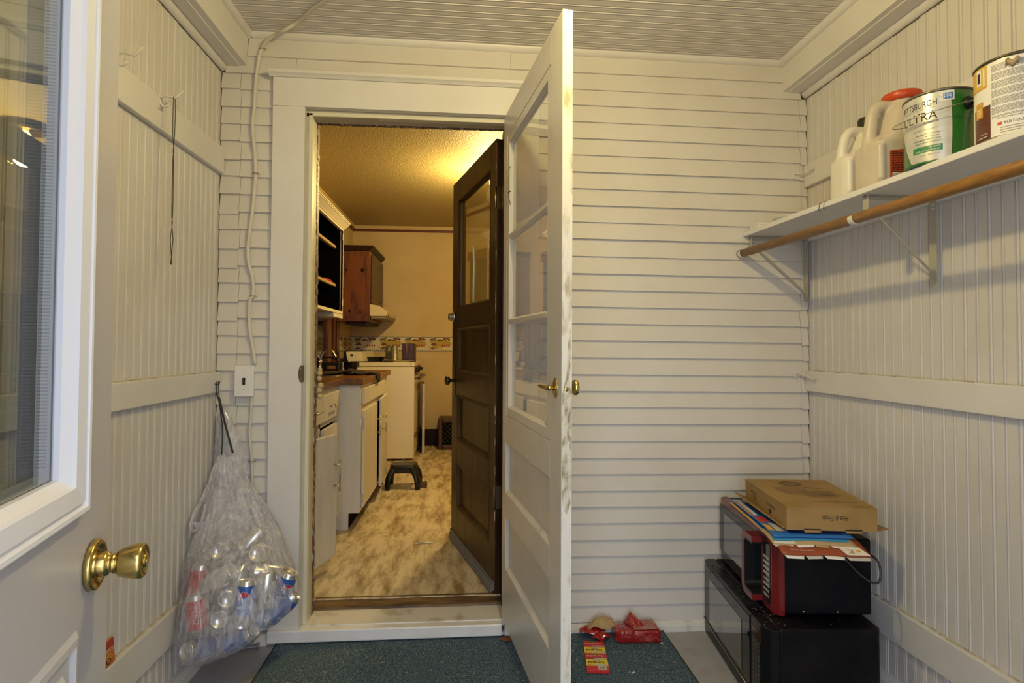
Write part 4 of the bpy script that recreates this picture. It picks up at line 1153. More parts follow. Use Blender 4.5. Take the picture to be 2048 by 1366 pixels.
def can_parts(kind):
    if kind in CAN_ME:
        return CAN_ME[kind]
    cols = {'silver': None, 'blue': (0.045, 0.12, 0.42), 'red': (0.55, 0.035, 0.035), 'tan': (0.42, 0.27, 0.12)}
    body = [CANP[4], CANP[5]]
    mb = MB(); mb.lathe(CANP, 22)
    can = mb.obj('can_shell', ALU)
    parts = [('can_shell', can.data)]
    bpy.data.objects.remove(can)
    c = cols[kind]
    mb = MB()
    if c:
        mb.rings([[Vector((0.0328 * math.cos(2 * PI * j / 22), 0.0328 * math.sin(2 * PI * j / 22), z)) for j in range(22)] for z in (-0.0495, 0.0435)], 0, cap=False)
    cyl = lambda e: (lambda u, v: Vector(((0.0331 + e) * math.cos(u / 0.0331 - PI / 2), (0.0331 + e) * math.sin(u / 0.0331 - PI / 2), v)))
    mt = [M('print_' + kind, c or (0.5, 0.5, 0.5), 0.35, 0.2), WHITEK, M('globe_red', (0.55, 0.03, 0.03), 0.4), M('globe_blue', (0.02, 0.05, 0.32), 0.4), INK]
    if kind == 'blue':
        disc(mb, 0.002, 0.010, 0.0175, 0.0175, cyl(0.0003), 1, 20)
        vs_ = [(0.002 + 0.0165 * math.cos(a), 0.010 + 0.0165 * math.sin(a)) for a in [i * PI / 10 for i in range(11)]] + [(-0.006, 0.007), (0.006, 0.013)]
        poly(mb, vs_, cyl(0.0006), 2)
        vs_ = [(0.002 + 0.0165 * math.cos(a), 0.010 + 0.0165 * math.sin(a)) for a in [PI * 1.12 + i * PI * 0.76 / 10 for i in range(11)]]
        poly(mb, vs_, cyl(0.0006), 3)
        text(mb, 'pepsi', 0.036, cyl(0.0005), 1, uv=(0.0, -0.022))
    elif kind == 'red':
        f = cyl(0.0005)
        text(mb, 'Coke', 0.060, lambda u, v: f(-v, u), 1, uv=(0, 0), shear=0.35)
        rect(mb, 0.012, 0.016, -0.045, 0.04, f, 1, 1, 6)
    elif kind == 'silver':
        f = cyl(0.0004)
        for k in range(7):
            rect(mb, -0.024 + k * 0.002, -0.023 + k * 0.002, -0.035, 0.03 - (k % 3) * 0.008, f, 4, 1, 1)
        barcode(mb, 0.02, -0.02, 0.020, 0.026, f, 1, 4, 3, cyl(0.0007))
    else:
        rect(mb, -0.02, 0.02, -0.02, 0.02, cyl(0.0004), 1, 6, 1)
    o = mb.obj('can_print', mt, fix=False); parts.append(('can_print', o.data)); bpy.data.objects.remove(o)
    mb = MB(); mb.lathe([(0.0030, 0.0556), (0.0030, 0.0575), (0.0005, 0.0577)], 8)
    mb.tube([(0.0075 * math.cos(a) + 0.008, 0.0060 * math.sin(a), 0.0573) for a in [2 * PI * i / 12 for i in range(12)]], 0.0013, 5, closed=True)
    o = mb.obj('pull_tab', ALU); parts.append(('pull_tab', o.data)); bpy.data.objects.remove(o)
    CAN_ME[kind] = parts
    return parts
for i, (kind, c, a, roll, lb) in enumerate(CANS):
    q = Vector((0, 0, 1)).rotation_difference(Vector(a).normalized())
    rotm = q.to_matrix() @ Matrix.Rotation(roll, 3, 'Z')
    t = bpy.data.objects.new('soda_can', None); COL.objects.link(t)
    t.location = c; t.rotation_euler = rotm.to_euler()
    tag(t, lb, 'can', 'empty cans in the clear bag')
    for nm, me in can_parts(kind):
        o = bpy.data.objects.new(nm, me); COL.objects.link(o); o.parent = t

# the clear bag itself
def plastic(name, tint, white, gloss_r, amount, bump_s, scale=(1, 1, 1)):
    m = bpy.data.materials.new(name); m.use_nodes = True
    nt = m.node_tree; b = nt.nodes['Principled BSDF']; out = nt.nodes['Material Output']
    b.inputs['Base Color'].default_value = (*white, 1); b.inputs['Roughness'].default_value = gloss_r
    b.inputs['Coat Weight'].default_value = 1.0; b.inputs['Coat Roughness'].default_value = 0.10; b.inputs['Transmission Weight'].default_value = 0.0
    tc = nt.nodes.new('ShaderNodeTexCoord'); mp = nt.nodes.new('ShaderNodeMapping'); mp.inputs['Scale'].default_value = scale
    nz_ = nt.nodes.new('ShaderNodeTexNoise'); nz_.inputs['Scale'].default_value = 52; nz_.inputs['Detail'].default_value = 4; nz_.inputs['Distortion'].default_value = 0.8
    bp = nt.nodes.new('ShaderNodeBump'); bp.inputs['Strength'].default_value = bump_s; bp.inputs['Distance'].default_value = 0.012
    tr = nt.nodes.new('ShaderNodeBsdfTransparent'); tr.inputs[0].default_value = (*tint, 1)
    rp = nt.nodes.new('ShaderNodeValToRGB'); rp.color_ramp.elements[0].position = 0.40; rp.color_ramp.elements[1].position = 0.72
    rp.color_ramp.elements[0].color = (amount * 0.75,) * 3 + (1,); rp.color_ramp.elements[1].color = (min(1, amount * 1.75),) * 3 + (1,)
    mx = nt.nodes.new('ShaderNodeMixShader')
    L = nt.links.new
    L(tc.outputs['Object'], mp.inputs[0]); L(mp.outputs[0], nz_.inputs['Vector']); L(nz_.outputs['Fac'], bp.inputs['Height']); L(bp.outputs[0], b.inputs['Normal'])
    L(nz_.outputs['Fac'], rp.inputs[0]); L(rp.outputs[0], mx.inputs[0]); L(tr.outputs[0], mx.inputs[1]); L(b.outputs[0], mx.inputs[2]); L(mx.outputs[0], out.inputs[0])
    MATS[name] = m
    return m
FILM = plastic('clear_bag_film', (0.97, 0.97, 0.985), (0.90, 0.90, 0.96), 0.20, 0.27, 0.65, (1.0, 1.0, 0.20))
FILM2 = plastic('milky_bag_film', (0.93, 0.93, 0.95), (0.76, 0.76, 0.80), 0.3, 0.42, 0.6, (1, 1, 0.4))
t = thing('can_bag', 'clear plastic bag full of empty drink cans hanging in the left corner', 'bag', (-0.82, 2.16, 0.09))
rings = []
NS = 150
for k, (xa, xb, cy, dd, z) in enumerate(BAG):
    cx, hx = (xa + xb) / 2, (xb - xa) / 2
    ring = []
    for j in range(NS):
        a = 2 * PI * j / NS
        ca, sa = math.cos(a), math.sin(a)
        e = 0.82
        px = math.copysign(abs(ca) ** e, ca); py = math.copysign(abs(sa) ** e, sa)
        x, y = cx + hx * px, cy + (dd if py > 0 else dd + 0.026 * min(1.0, dd / 0.13) ** 2) * py
        nrm = Vector((ca, sa, 0))
        wob = 0.0065 * noise.noise(Vector((a * 5.0, z * 5, 3))) + 0.0045 * noise.noise(Vector((a * 14.0, z * 9, 7)))
        fold = (0.0012 + 0.0032 * min(1, max(0, (z - 0.30) / 0.25))) * (math.sin(a * 27 + 3 * math.sin(z * 9)) + 0.6 * math.sin(a * 43 + 5 * math.sin(z * 7 + a)))
        s_ = min(1.0, dd / 0.08)
        ring.append(Vector((x, y, z + 0.006 * noise.noise(Vector((a * 3, z * 8, 1))) * s_)) + nrm * (wob + fold) * s_)
    rings.append(ring)
mb = MB(); mb.rings(rings, cap=False)
o = len(mb.v); nR = len(BAG)
mb.f.append([(nR - 1) * NS + j for j in range(NS)]); mb.m.append(0); mb.sm.append(True)
mb.obj('bag_body', FILM, t)
# rear sheet of film drawn up to the drawstring, and the loose flap at the left
mb = MB()
bp_ = [(-0.940, 2.375, 0.955), (-0.925, 2.378, 0.930), (-0.968, 2.372, 0.905), (-0.885, 2.376, 0.840), (-0.972, 2.370, 0.800), (-0.858, 2.374, 0.775), (-0.972, 2.366, 0.690), (-0.842, 2.370, 0.715), (-0.966, 2.352, 0.640), (-0.836, 2.352, 0.660)]
mb.add([Vector(p) for p in bp_], [(0, 1, 2), (1, 3, 2), (2, 3, 4), (3, 5, 4), (4, 5, 6), (5, 7, 6), (6, 7, 8), (7, 9, 8)], 0, True)
mb.obj('bag_mouth', FILM2, t, thick=0.0006)
mb = MB()
lp = smooth_path([(-0.930, 2.290, 0.745), (-0.940, 2.265, 0.690), (-0.950, 2.235, 0.635), (-0.9640, 2.205, 0.590), (-0.972, 2.185, 0.550), (-0.966, 2.180, 0.525), (-0.948, 2.185, 0.535), (-0.938, 2.200, 0.570), (-0.936, 2.215, 0.610)], 5)
mb.tube(lp, [0.010 + 0.007 * abs(math.sin(i * 0.5)) for i in range(len(lp))], 10, flat=0.35)
mb.grid(lambda a, b: Vector((-0.972 + 0.050 * a + 0.006 * math.sin(b * 9), 2.190 + 0.01 * b, 0.555 - 0.085 * b * (1 - 0.5 * abs(2 * a - 1.1)))), 8, 6)
mb.obj('loose_flap', FILM2, t)
STR = M('black_drawstring', (0.008, 0.008, 0.009), 0.3)
mb = MB()
mb.tube(smooth_path([(-0.968, 2.372, 1.045), (-0.965, 2.366, 1.00), (-0.955, 2.368, 0.955), (-0.938, 2.355, 0.86), (-0.935, 2.345, 0.765)], 5), 0.0032, 6, flat=0.6)
mb.tube(smooth_path([(-0.962, 2.372, 1.045), (-0.958, 2.366, 1.00), (-0.950, 2.365, 0.955), (-0.920, 2.350, 0.86), (-0.893, 2.345, 0.770)], 5), [0.003] * 8 + [0.0065] * 13, 6, flat=0.5)
mb.obj('drawstring', STR, t)
mb = MB(); mb.tube([(-0.975, 2.372, 1.035), (-0.960, 2.372, 1.033), (-0.958, 2.372, 1.046)], 0.0022, 6); tag(mb.obj('nail', DARKIRON), 'bent dark nail in the left middle rail holding the bag string', 'nail')

# ================================================================== RIGHT WALL SHELF
SZ = 1.662
t = thing('wall_shelf', 'white painted closet shelf on metal brackets along the right wall', 'shelf', (XR, 1.4, SZ))
mb = MB()
y0, y1 = 0.35, 2.424
fx = lambda y: 1.187 + (2.436 - y) * 0.036
mb.hexa([(fx(y0), y0, SZ), (XR - 0.0005, y0, SZ), (XR - 0.0005, y1, SZ), (fx(y1), y1, SZ), (fx(y0), y0, SZ + 0.018), (XR - 0.0005, y0, SZ + 0.018), (XR - 0.0005, y1, SZ + 0.018), (fx(y1), y1, SZ + 0.018)])
mb.obj('board', SHELFW, t, bevel=0.002)
mb = MB(); mb.box(XR - 0.024, XR - 0.0005, y0, y1, SZ - 0.019, SZ - 0.0003); mb.obj('cleat', SHELFW, t, bevel=0.001)
BRK = M('cream_steel_bracket', (0.43, 0.405, 0.32), 0.4)
def bracket(label, yb, dx=0.0):
    t = thing('shelf_bracket', label, 'bracket', (XR, yb, 1.5))
    X1 = XR - 0.001
    xf_ = fx(yb) + 0.022
    mb = MB()
    pr = [(yb - 0.014, 1.398), (yb - 0.011, 1.388), (yb - 0.004, 1.384), (yb + 0.004, 1.384), (yb + 0.011, 1.388), (yb + 0.014, 1.398), (yb + 0.014, SZ - 0.002), (yb - 0.014, SZ - 0.002)]
    mb.prism(pr, 'x', X1 - 0.0275, X1 - 0.025); mb.obj('wall_leg', BRK, t)
    mb = MB(); mb.box(xf_, X1 - 0.025, yb - 0.013, yb + 0.013, SZ - 0.003, SZ - 0.0008)
    mb.box(xf_, X1 - 0.025, yb - 0.001, yb + 0.001, SZ - 0.014, SZ - 0.0025); mb.obj('top_arm', BRK, t)
    mb = MB(); mb.box(xf_, xf_ + 0.003, yb - 0.012, yb + 0.012, 1.605, SZ - 0.0008); mb.obj('front_drop', BRK, t, bevel=0.0008)
    # cup that carries the rod
    mb = MB()
    rx, rz = fx(yb) - 0.012, 1.588
    out = [(rx + 0.0195 * math.cos(a), rz + 0.0195 * math.sin(a)) for a in [math.radians(-200 + i * 215 / 16) for i in range(17)]]
    inn = [(rx + 0.0170 * math.cos(a), rz + 0.0170 * math.sin(a)) for a in [math.radians(-200 + i * 215 / 16) for i in range(17)]]
    for i in range(16):
        mb.prism([out[i], out[i + 1], inn[i + 1], inn[i]], 'y', yb - 0.010, yb + 0.010)
    mb.obj('rod_cup', IRON, t)
    mb = MB(); mb.tube([(xf_ + 0.002, yb, 1.634), (xf_ + 0.022, yb, 1.618), (X1 - 0.040, yb, 1.432), (X1 - 0.029, yb, 1.424), (X1 - 0.0285, yb, 1.405)], 0.0036, 8, flat=1.0); mb.obj('diagonal_brace', BRK, t)
    for zz in (1.636, 1.624, 1.398):
        mb = MB(); mb.lathe([(0.0042, 0), (0.0035, 0.0012), (0.0005, 0.0014)], 12, (X1 - 0.0275, yb - 0.003, zz), (-1, 0, 0)); mb.obj('screw', STEEL if zz < 1.5 else WHITEP, t)
bracket('cream metal shelf and rod bracket nearer the camera on the right wall', 1.716)
bracket('cream metal shelf and rod bracket tight in the far right corner', 2.405)
t = thing('closet_rod', 'long brown wooden closet rod under the white shelf', 'rod', (1.19, 1.4, 1.588))
mb = MB(); mb.tube([(fx(2.430) - 0.012, 2.430, 1.588), (fx(1.4) - 0.012, 1.4, 1.588), (fx(0.36) - 0.012, 0.36, 1.588)], 0.0165, 20); mb.obj('dowel', WOODROD, t)
for k, (yy, lb) in enumerate(((1.905, 'thin wire ring clipped on the shelf edge, farther of two'), (1.880, 'thin wire ring clipped on the shelf edge, nearer of two'))):
    mb = MB(); xx = fx(yy)
    mb.tube(smooth_path([(xx + 0.010, yy, SZ + 0.0195), (xx - 0.001, yy - 0.001, SZ + 0.0195), (xx - 0.0025, yy, SZ + 0.008), (xx - 0.002, yy + 0.002, SZ - 0.004), (xx + 0.010, yy + 0.010, SZ - 0.004)], 4), 0.0009, 5)
    tag(mb.obj('wire_ring', DARKIRON), lb, 'ring')

ST = SZ + 0.018
# white plate and small white block at the far end
t = thing('white_plate', 'shallow white plate lying at the far end of the shelf', 'plate', (1.292, 2.195, ST))
mb = MB(); mb.lathe([(0.0005, 0.0), (0.05, 0.0), (0.055, 0.004), (0.085, 0.016), (0.0865, 0.018), (0.084, 0.0185), (0.055, 0.007), (0.0005, 0.005)], 36, (1.292, 2.195, ST + 0.0005)); mb.obj('dish', M('plate_white', (0.78, 0.77, 0.74), 0.25), t)
t = thing('white_block', 'small flat white box at the corner end of the shelf', 'box', (1.25, 2.355, ST))
mb = MB(); mb.box(1.202, 1.300, 2.320, 2.395, ST + 0.0004, ST + 0.020); mb.obj('carton', WHITEK, t, bevel=0.002)
mb = MB(); mb.box(1.200, 1.302, 2.318, 2.397, ST + 0.016, ST + 0.0235); mb.obj('lid', WHITEK, t, bevel=0.0015)

# ---- jugs
def rrect(cx, cy, hx, hy, z, e, n=32):
    out = []
    for j in range(n):
        a = 2 * PI * j / n
        ca, sa = math.cos(a), math.sin(a)
        out.append(Vector((cx + hx * math.copysign(abs(ca) ** e, ca), cy + hy * math.copysign(abs(sa) ** e, sa), z)))
    return out
def jug(t, mat, xa, xb, ya, yb, hb, ht, neck_r, neck_x, hand_r):
    """rectangular jug with a handle at the -X end; hb = shoulder height, ht = neck height"""
    cx, cy, hx, hy = (xa + xb) / 2, (ya + yb) / 2, (xb - xa) / 2, (yb - ya) / 2
    R = []
    e = 0.42
    R.append(rrect(cx, cy, hx - 0.008, hy - 0.008, ST + 0.0005, e)); R.append(rrect(cx, cy, hx - 0.001, hy - 0.001, ST + 0.006, e)); R.append(rrect(cx, cy, hx, hy, ST + 0.014, e))
    R.append(rrect(cx, cy, hx, hy, ST + hb * 0.6, e)); R.append(rrect(cx, cy, hx, hy, ST + hb, e))
    R.append(rrect(cx + 0.012, cy, hx - 0.014, hy - 0.002, ST + hb + 0.010, e + 0.05))
    n = 5
    for i in range(1, n + 1):
        s = i / n
        # the upper body keeps clear of the handle at the -X end
        c2 = cx + 0.020 + (neck_x - cx - 0.020) * s
        h2 = (hx - 0.026) * (1 - s) + neck_r * s
        v2 = (hy - 0.004) * (1 - s ** 1.6) + neck_r * s ** 1.6
        R.append(rrect(c2, cy, h2, v2, ST + hb + 0.010 + (ht - hb - 0.010) * (1 - (1 - s) ** 1.3), e + 0.05 + (0.95 - e) * s))
    R.append(rrect(neck_x, cy, neck_r, neck_r, ST + ht + 0.012, 1.0))
    mb = MB(); mb.rings(R)
    pts = smooth_path([(xa + 0.022, cy, ST + hb - 0.030), (xa + 0.019, cy, ST + hb + 0.004), (xa + 0.022, cy, ST + hb + 0.035), (xa + 0.031, cy, ST + ht - 0.034), (xa + 0.042, cy, ST + ht - 0.014), (xa + 0.062, cy, ST + ht - 0.004), (neck_x - neck_r * 0.6, cy, ST + ht - 0.006), (neck_x, cy, ST + ht - 0.014)], 5)
    k = len(pts)
    mb.tube(pts, [hand_r * (1.35 - 0.35 * min(1, i / 8)) for i in range(k)], 14, flat=1.0)
    # moulded column under the grip
    mb.tube([(xa + 0.018, ya + 0.012, ST + 0.02), (xa + 0.018, ya + 0.012, ST + hb - 0.012)], 0.0135, 12)
    o = mb.obj('jug_body', mat, t)
    for p in o.data.polygons:
        p.use_smooth = True
    r_ = o.modifiers.new('blend', 'REMESH'); r_.mode = 'VOXEL'; r_.voxel_size = 0.0036; r_.use_smooth_shade = True
    q_ = o.modifiers.new('soften', 'SMOOTH'); q_.factor = 0.5; q_.iterations = 9

JW = M('white_jug_plastic', (0.74, 0.70, 0.60), 0.35, sub=0.08)
JT = M('cloudy_jug_plastic', (0.60, 0.53, 0.43), 0.32, col2=(0.50, 0.42, 0.32), nscale=9, namount=0.6, sub=0.06)
t = thing('bleach_jug', 'opaque white jug with a black cap on the shelf behind the clear jug', 'jug', (1.31, 1.86, ST))
jug(t, JW, 1.236, 1.405, 1.806, 1.911, 0.135, 0.240, 0.027, 1.350, 0.0165)
mb = MB(); mb.lathe([(0.0305, 0), (0.031, 0.002), (0.031, 0.027), (0.029, 0.031), (0.0005, 0.0315)], 28, (1.350, 1.8585, ST + 0.250)); mb.obj('cap', M('black_cap', (0.02, 0.017, 0.012), 0.4), t)
t = thing('cloudy_jug', 'cloudy plastic jug with a wide red lid and red label on the shelf', 'jug', (1.32, 1.71, ST))
jug(t, JT, 1.238, 1.452, 1.662, 1.792, 0.140, 0.270, 0.050, 1.368, 0.019)
mb = MB(); mb.lathe([(0.053, 0), (0.056, 0.001), (0.056, 0.022), (0.0545, 0.026), (0.0005, 0.0265)], 36, (1.368, 1.727, ST + 0.279))
mb.obj('lid', M('red_lid', (0.52, 0.06, 0.012), 0.35), t)
LB = [M('label_red', (0.47, 0.055, 0.012), 0.45), INK, WHITEK, M('label_green', (0.03, 0.16, 0.06), 0.45)]
mb = MB()
fl = lambda e: (lambda u, v: (1.275 + u, 1.6600 - e, ST + v))
poly(mb, [(0.000, 0.012), (0.108, 0.012), (0.108, 0.148), (0.080, 0.135), (0.045, 0.112), (0.000, 0.104)], fl(0), 0)
poly(mb, [(0.070, 0.128), (0.108, 0.146), (0.108, 0.160), (0.090, 0.152)], fl(0.0003), 3)
rr = random.Random(11)
for k in range(11):
    u = 0.006
    while u < 0.098:
        l = rr.uniform(0.006, 0.016)
        rect(mb, u, min(u + l, 0.102), 0.047 + k * 0.0052, 0.0492 + k * 0.0052, fl(0.0003), 1)
        u += l + 0.002
rect(mb, 0.003, 0.105, 0.041, 0.0425, fl(0.0003), 1)
barcode(mb, 0.030, 0.0275, 0.046, 0.022, fl(0.0003), 2, 3, 8, fl(0.0006))
for k in range(4):
    rect(mb, 0.062, 0.102, 0.020 + k * 0.005, 0.0215 + k * 0.005, fl(0.0003), 1)
mb.obj('label', LB, t, fix=False)

# ---- big paint can
def can_fn(cx, cy, r, a0):
    return lambda e: (lambda u, v: (cx + (r + e) * math.cos(a0 + u / r), cy + (r + e) * math.sin(a0 + u / r), ST + v))
PCX, PCY, PR, PH = 1.293, 1.497, 0.0825, 0.192
t = thing('paint_can', 'green and silver gallon paint can with wire bail on the shelf', 'paint can', (PCX, PCY, ST))
GREEN = M('can_green', (0.022, 0.145, 0.020), 0.3, coat=0.4)
mb = MB(); mb.lathe([(0.079, 0.0005), (PR, 0.002), (PR, 0.005), (PR - 0.001, 0.006), (PR - 0.001, PH - 0.006), (PR - 0.001, PH - 0.005)], 64, (PCX, PCY, ST)); mb.obj('can_wall', GREEN, t)
mb = MB(); mb.lathe([(PR - 0.0012, PH - 0.006), (PR + 0.0012, PH - 0.005), (PR + 0.0018, PH - 0.001), (PR, PH + 0.001), (PR - 0.006, PH), (PR - 0.007, PH - 0.004), (0.0005, PH - 0.005)], 64, (PCX, PCY, ST)); mb.obj('rim', M('can_rim', (0.20, 0.17, 0.13), 0.35, 0.6), t)
ac = math.atan2(-PCY, -PCX)
f = can_fn(PCX, PCY, PR, ac)
LM = [M('label_silver', (0.56, 0.55, 0.50), 0.30, 0.35, col2=(0.70, 0.69, 0.64), nscale=3, stretch=(1, 1, 9), namount=0.8), INK, GREEN, M('label_dark_edge', (0.05, 0.045, 0.03), 0.5), WHITEK, M('ppg_blue', (0.02, 0.16, 0.50), 0.4), M('label_green_band', (0.02, 0.20, 0.07), 0.4), M('label_grey', (0.25, 0.24, 0.22), 0.5)]
mb = MB()
A_L = lambda v: math.radians(-78 + 34 * max(0.0, 1 - v / 0.135) ** 1.4)
A_R = lambda v: math.radians(17.5 + 2.5 * math.sin((v / PH) * PI))
N1 = 24
def lblgrid(v0, v1, eL, eR, e, mi, nv=16):
    mb.grid(lambda a, b: f(e)((eL(v0 + (v1 - v0) * b) * (1 - a) + eR(v0 + (v1 - v0) * b) * a) * PR, v0 + (v1 - v0) * b), N1, nv, mi)
lblgrid(0.006, PH - 0.007, lambda v: A_L(v) - 0.05, lambda v: A_R(v) + 0.012, 0.0001, 3)
lblgrid(0.006, PH - 0.007, lambda v: A_L(v) - 0.025, A_R, 0.0004, 0)
deg = lambda a: math.radians(a) * PR
u0 = deg(-35)
text(mb, 'PITTSBURGH', 0.094, f(0.0007), 1, height=0.0165, uv=(u0, 0.160))
text(mb, 'PAINTS & STAINS', 0.080, f(0.0007), 7, height=0.0032, uv=(u0, 0.1475))
text(mb, 'ULTRA', 0.094, f(0.0007), 1, height=0.0235, uv=(u0 + 0.001, 0.1265))
rect(mb, u0 - 0.040, u0 + 0.050, 0.1075, 0.1120, f(0.0006), 7, 12)
text(mb, 'PAINT & PRIMER IN ONE', 0.078, f(0.0009), 4, height=0.0028, uv=(u0 + 0.006, 0.1098))
u1 = u0 + 0.020
text(mb, 'LIFETIME WARRANTY', 0.062, f(0.0007), 7, height=0.0045, uv=(u1, 0.0905))
text(mb, 'Premium Two-Coat Hide', 0.055, f(0.0007), 1, height=0.0040, uv=(u1 + 0.006, 0.0790))
text(mb, '& Coverage', 0.030, f(0.0007), 1, height=0.0040, uv=(u1 + 0.016, 0.0715))
text(mb, 'Scrubbable & Stain Resistant', 0.066, f(0.0007), 1, height=0.0040, uv=(u1 + 0.002, 0.0640))
text(mb, 'Ideal for Kitchens & Baths', 0.060, f(0.0007), 6, height=0.0042, uv=(u1 + 0.005, 0.0565))
rect(mb, u1 - 0.032, u1 + 0.038, 0.030, 0.0465, f(0.0006), 6, 12)
text(mb, 'INTERIOR', 0.024, f(0.0009), 4, height=0.0042, uv=(u1 + 0.022, 0.0420))
text(mb, 'SEMI-GLOSS ENAMEL', 0.058, f(0.0009), 4, height=0.0042, uv=(u1 + 0.004, 0.0345))
text(mb, '41-210 / MIDTONE', 0.048, f(0.0007), 7, height=0.0042, uv=(u1 + 0.008, 0.0225))
# white corner flag with the blue badge
rect(mb, deg(1), deg(24), PH - 0.034, PH - 0.008, f(0.0007), 4, 8)
text(mb, 'by', 0.006, f(0.0010), 7, uv=(deg(3.5), PH - 0.0225))
rect(mb, deg(7), deg(21.5), PH - 0.030, PH - 0.014, f(0.0010), 5, 6)
text(mb, 'ppg', 0.017, f(0.0013), 4, height=0.012, uv=(deg(14.2), PH - 0.0225))
for s in (1, -1):
    text(mb, 'by', 0.0001, f(0.0001), 7, uv=(deg(-20), 0.05))
mb.obj('label', LM, t, fix=False)
ea = ac + math.radians(50)
for a_ in (ea, ea + PI):
    c = Vector((PCX + PR * math.cos(a_), PCY + PR * math.sin(a_), ST + 0.150))
    mb = MB(); mb.lathe([(0.0165, -0.001), (0.0165, 0.004), (0.010, 0.008), (0.0085, 0.016), (0.0045, 0.017), (0.0045, 0.010), (0.0005, 0.010)], 20, c, (math.cos(a_), math.sin(a_), 0)); mb.obj('bail_ear', BLACKP, t)
ax = Vector((math.cos(ea), math.sin(ea), 0)); ou = Vector((math.cos(ea - PI / 2), math.sin(ea - PI / 2), 0))
pts = []
for i in range(33):
    a_ = PI * i / 32
    pts.append(Vector((PCX, PCY, ST + 0.150)) + ax * (0.099 * math.cos(a_)) + (ou * math.cos(math.radians(15)) - Vector((0, 0, 1)) * math.sin(math.radians(15))) * (0.118 * math.sin(a_)))
mb = MB(); mb.tube(pts, 0.0016, 6); mb.obj('bail_wire', STEEL, t)

# ---- stain can at the right edge
SCX, SCY = 1.318, 1.292
t = thing('stain_can', 'wood stain can with a text covered white label at the right frame edge', 'paint can', (SCX, SCY, ST))
mb = MB(); mb.lathe([(0.079, 0.0005), (PR, 0.002), (PR, 0.005), (PR - 0.001, 0.006), (PR - 0.001, PH - 0.006), (PR - 0.001, PH - 0.005)], 64, (SCX, SCY, ST)); mb.obj('can_wall', M('tin_wall', (0.35, 0.31, 0.24), 0.35, 0.7), t)
mb = MB(); mb.lathe([(PR - 0.0012, PH - 0.006), (PR + 0.0012, PH - 0.005), (PR + 0.0018, PH - 0.001), (PR, PH + 0.001), (PR - 0.006, PH), (PR - 0.007, PH - 0.004), (0.0005, PH - 0.005)], 64, (SCX, SCY, ST)); mb.obj('rim', M('dark_rim', (0.08, 0.065, 0.045), 0.4, 0.5), t)
f = can_fn(SCX, SCY, PR, math.atan2(-SCY, -SCX))
LS = [WHITEK, INK, M('stain_brown', (0.085, 0.022, 0.010), 0.4, col2=(0.13, 0.045, 0.02), nscale=8, stretch=(1, 1, 8), namount=0.8), M('stain_yellow', (0.62, 0.40, 0.06), 0.4), M('badge_orange', (0.62, 0.27, 0.02), 0.4), M('rust_red', (0.60, 0.03, 0.04), 0.4), M('fine_print', (0.30, 0.28, 0.25), 0.5)]
mb = MB()
rect(mb, deg(-84), deg(70), 0.006, PH - 0.008, f(0.0002), 0, 36, 1)
rect(mb, deg(-84), deg(-41), 0.130, PH - 0.008, f(0.0005), 3, 12)
rect(mb, deg(-63), deg(-52), 0.142, 0.180, f(0.0008), 0, 3); rect(mb, deg(-60.5), deg(-54.5), 0.148, 0.172, f(0.0011), 1, 2); rect(mb, deg(-48), deg(-45), 0.136, 0.178, f(0.0008), 0, 2); rect(mb, deg(-84), deg(-41), 0.130, 0.133, f(0.0008), 4, 12)
rect(mb, deg(-72), deg(-36), 0.006, 0.086, f(0.0005), 2, 12)
rect(mb, deg(-66), deg(-49), 0.062, 0.100, f(0.0010), 4, 6); rect(mb, deg(-64), deg(-51), 0.066, 0.096, f(0.0012), 3, 6)
text(mb, '3X', 0.015, f(0.0015), 0, height=0.0125, uv=(deg(-57.5), 0.078)); text(mb, 'FASTER', 0.013, f(0.0015), 0, height=0.003, uv=(deg(-57.5), 0.0685)); text(mb, 'ULTRA 3X', 0.014, f(0.0015), 1, height=0.003, uv=(deg(-57.5), 0.0905))
text(mb, 'WOOD STAIN', 0.020, f(0.0008), 0, height=0.0035, uv=(deg(-48), 0.020)); rect(mb, deg(-62), deg(-42), 0.012, 0.0135, f(0.0008), 0, 6)
rr = random.Random(31)
v = PH - 0.018
blk = 0
while v > 0.050:
    u = -34
    while u < 17:
        l = rr.uniform(2, 6)
        rect(mb, deg(u), deg(min(u + l, 18)), v, v + 0.0017, f(0.0006), 6, 2)
        u += l + 0.9
    u = 22
    while u < 60:
        l = rr.uniform(2, 6)
        rect(mb, deg(u), deg(u + l), v, v + 0.0017, f(0.0006), 6, 2); u += l + 0.9
    blk += 1
    v -= 0.0028 if blk % 6 else 0.0062
text(mb, 'CAUTION READ LABEL', 0.05, f(0.0006), 1, height=0.0028, uv=(deg(-10), 0.046))
rect(mb, deg(-26), deg(-19.5), 0.030, 0.037, f(0.0006), 5, 3)
text(mb, 'RUST-OLEUM', 0.048, f(0.0006), 1, height=0.0065, uv=(deg(0), 0.0335))
for k in range(3):
    rect(mb, deg(-22), deg(12 - 4 * k), 0.022 - k * 0.0055, 0.0238 - k * 0.0055, f(0.0006), 6, 6)
mb.obj('label', LS, t, fix=False)
mb = MB()
mb.grid(lambda a, b: Vector(f(0.0010 + 0.010 * math.sin(PI * b) * a)(deg(-14 + 17 * a), PH - 0.030 + 0.016 * b + 0.004 * math.sin(a * 9))), 8, 6)
lab(mb.obj('torn_label_flap', M('torn_label', (0.42, 0.33, 0.20), 0.7, col2=(0.12, 0.06, 0.02), nscale=50, namount=0.9), t, thick=0.0004), 'torn curled piece of label')

# ================================================================== MICROWAVES, BOXES
MD = math.atan2(-0.995, -0.100)          # front edge runs from the back wall towards us
def mw_frame(name, label, loc):
    t = thing(name, label, 'microwave', loc, rotz=MD)
    return t
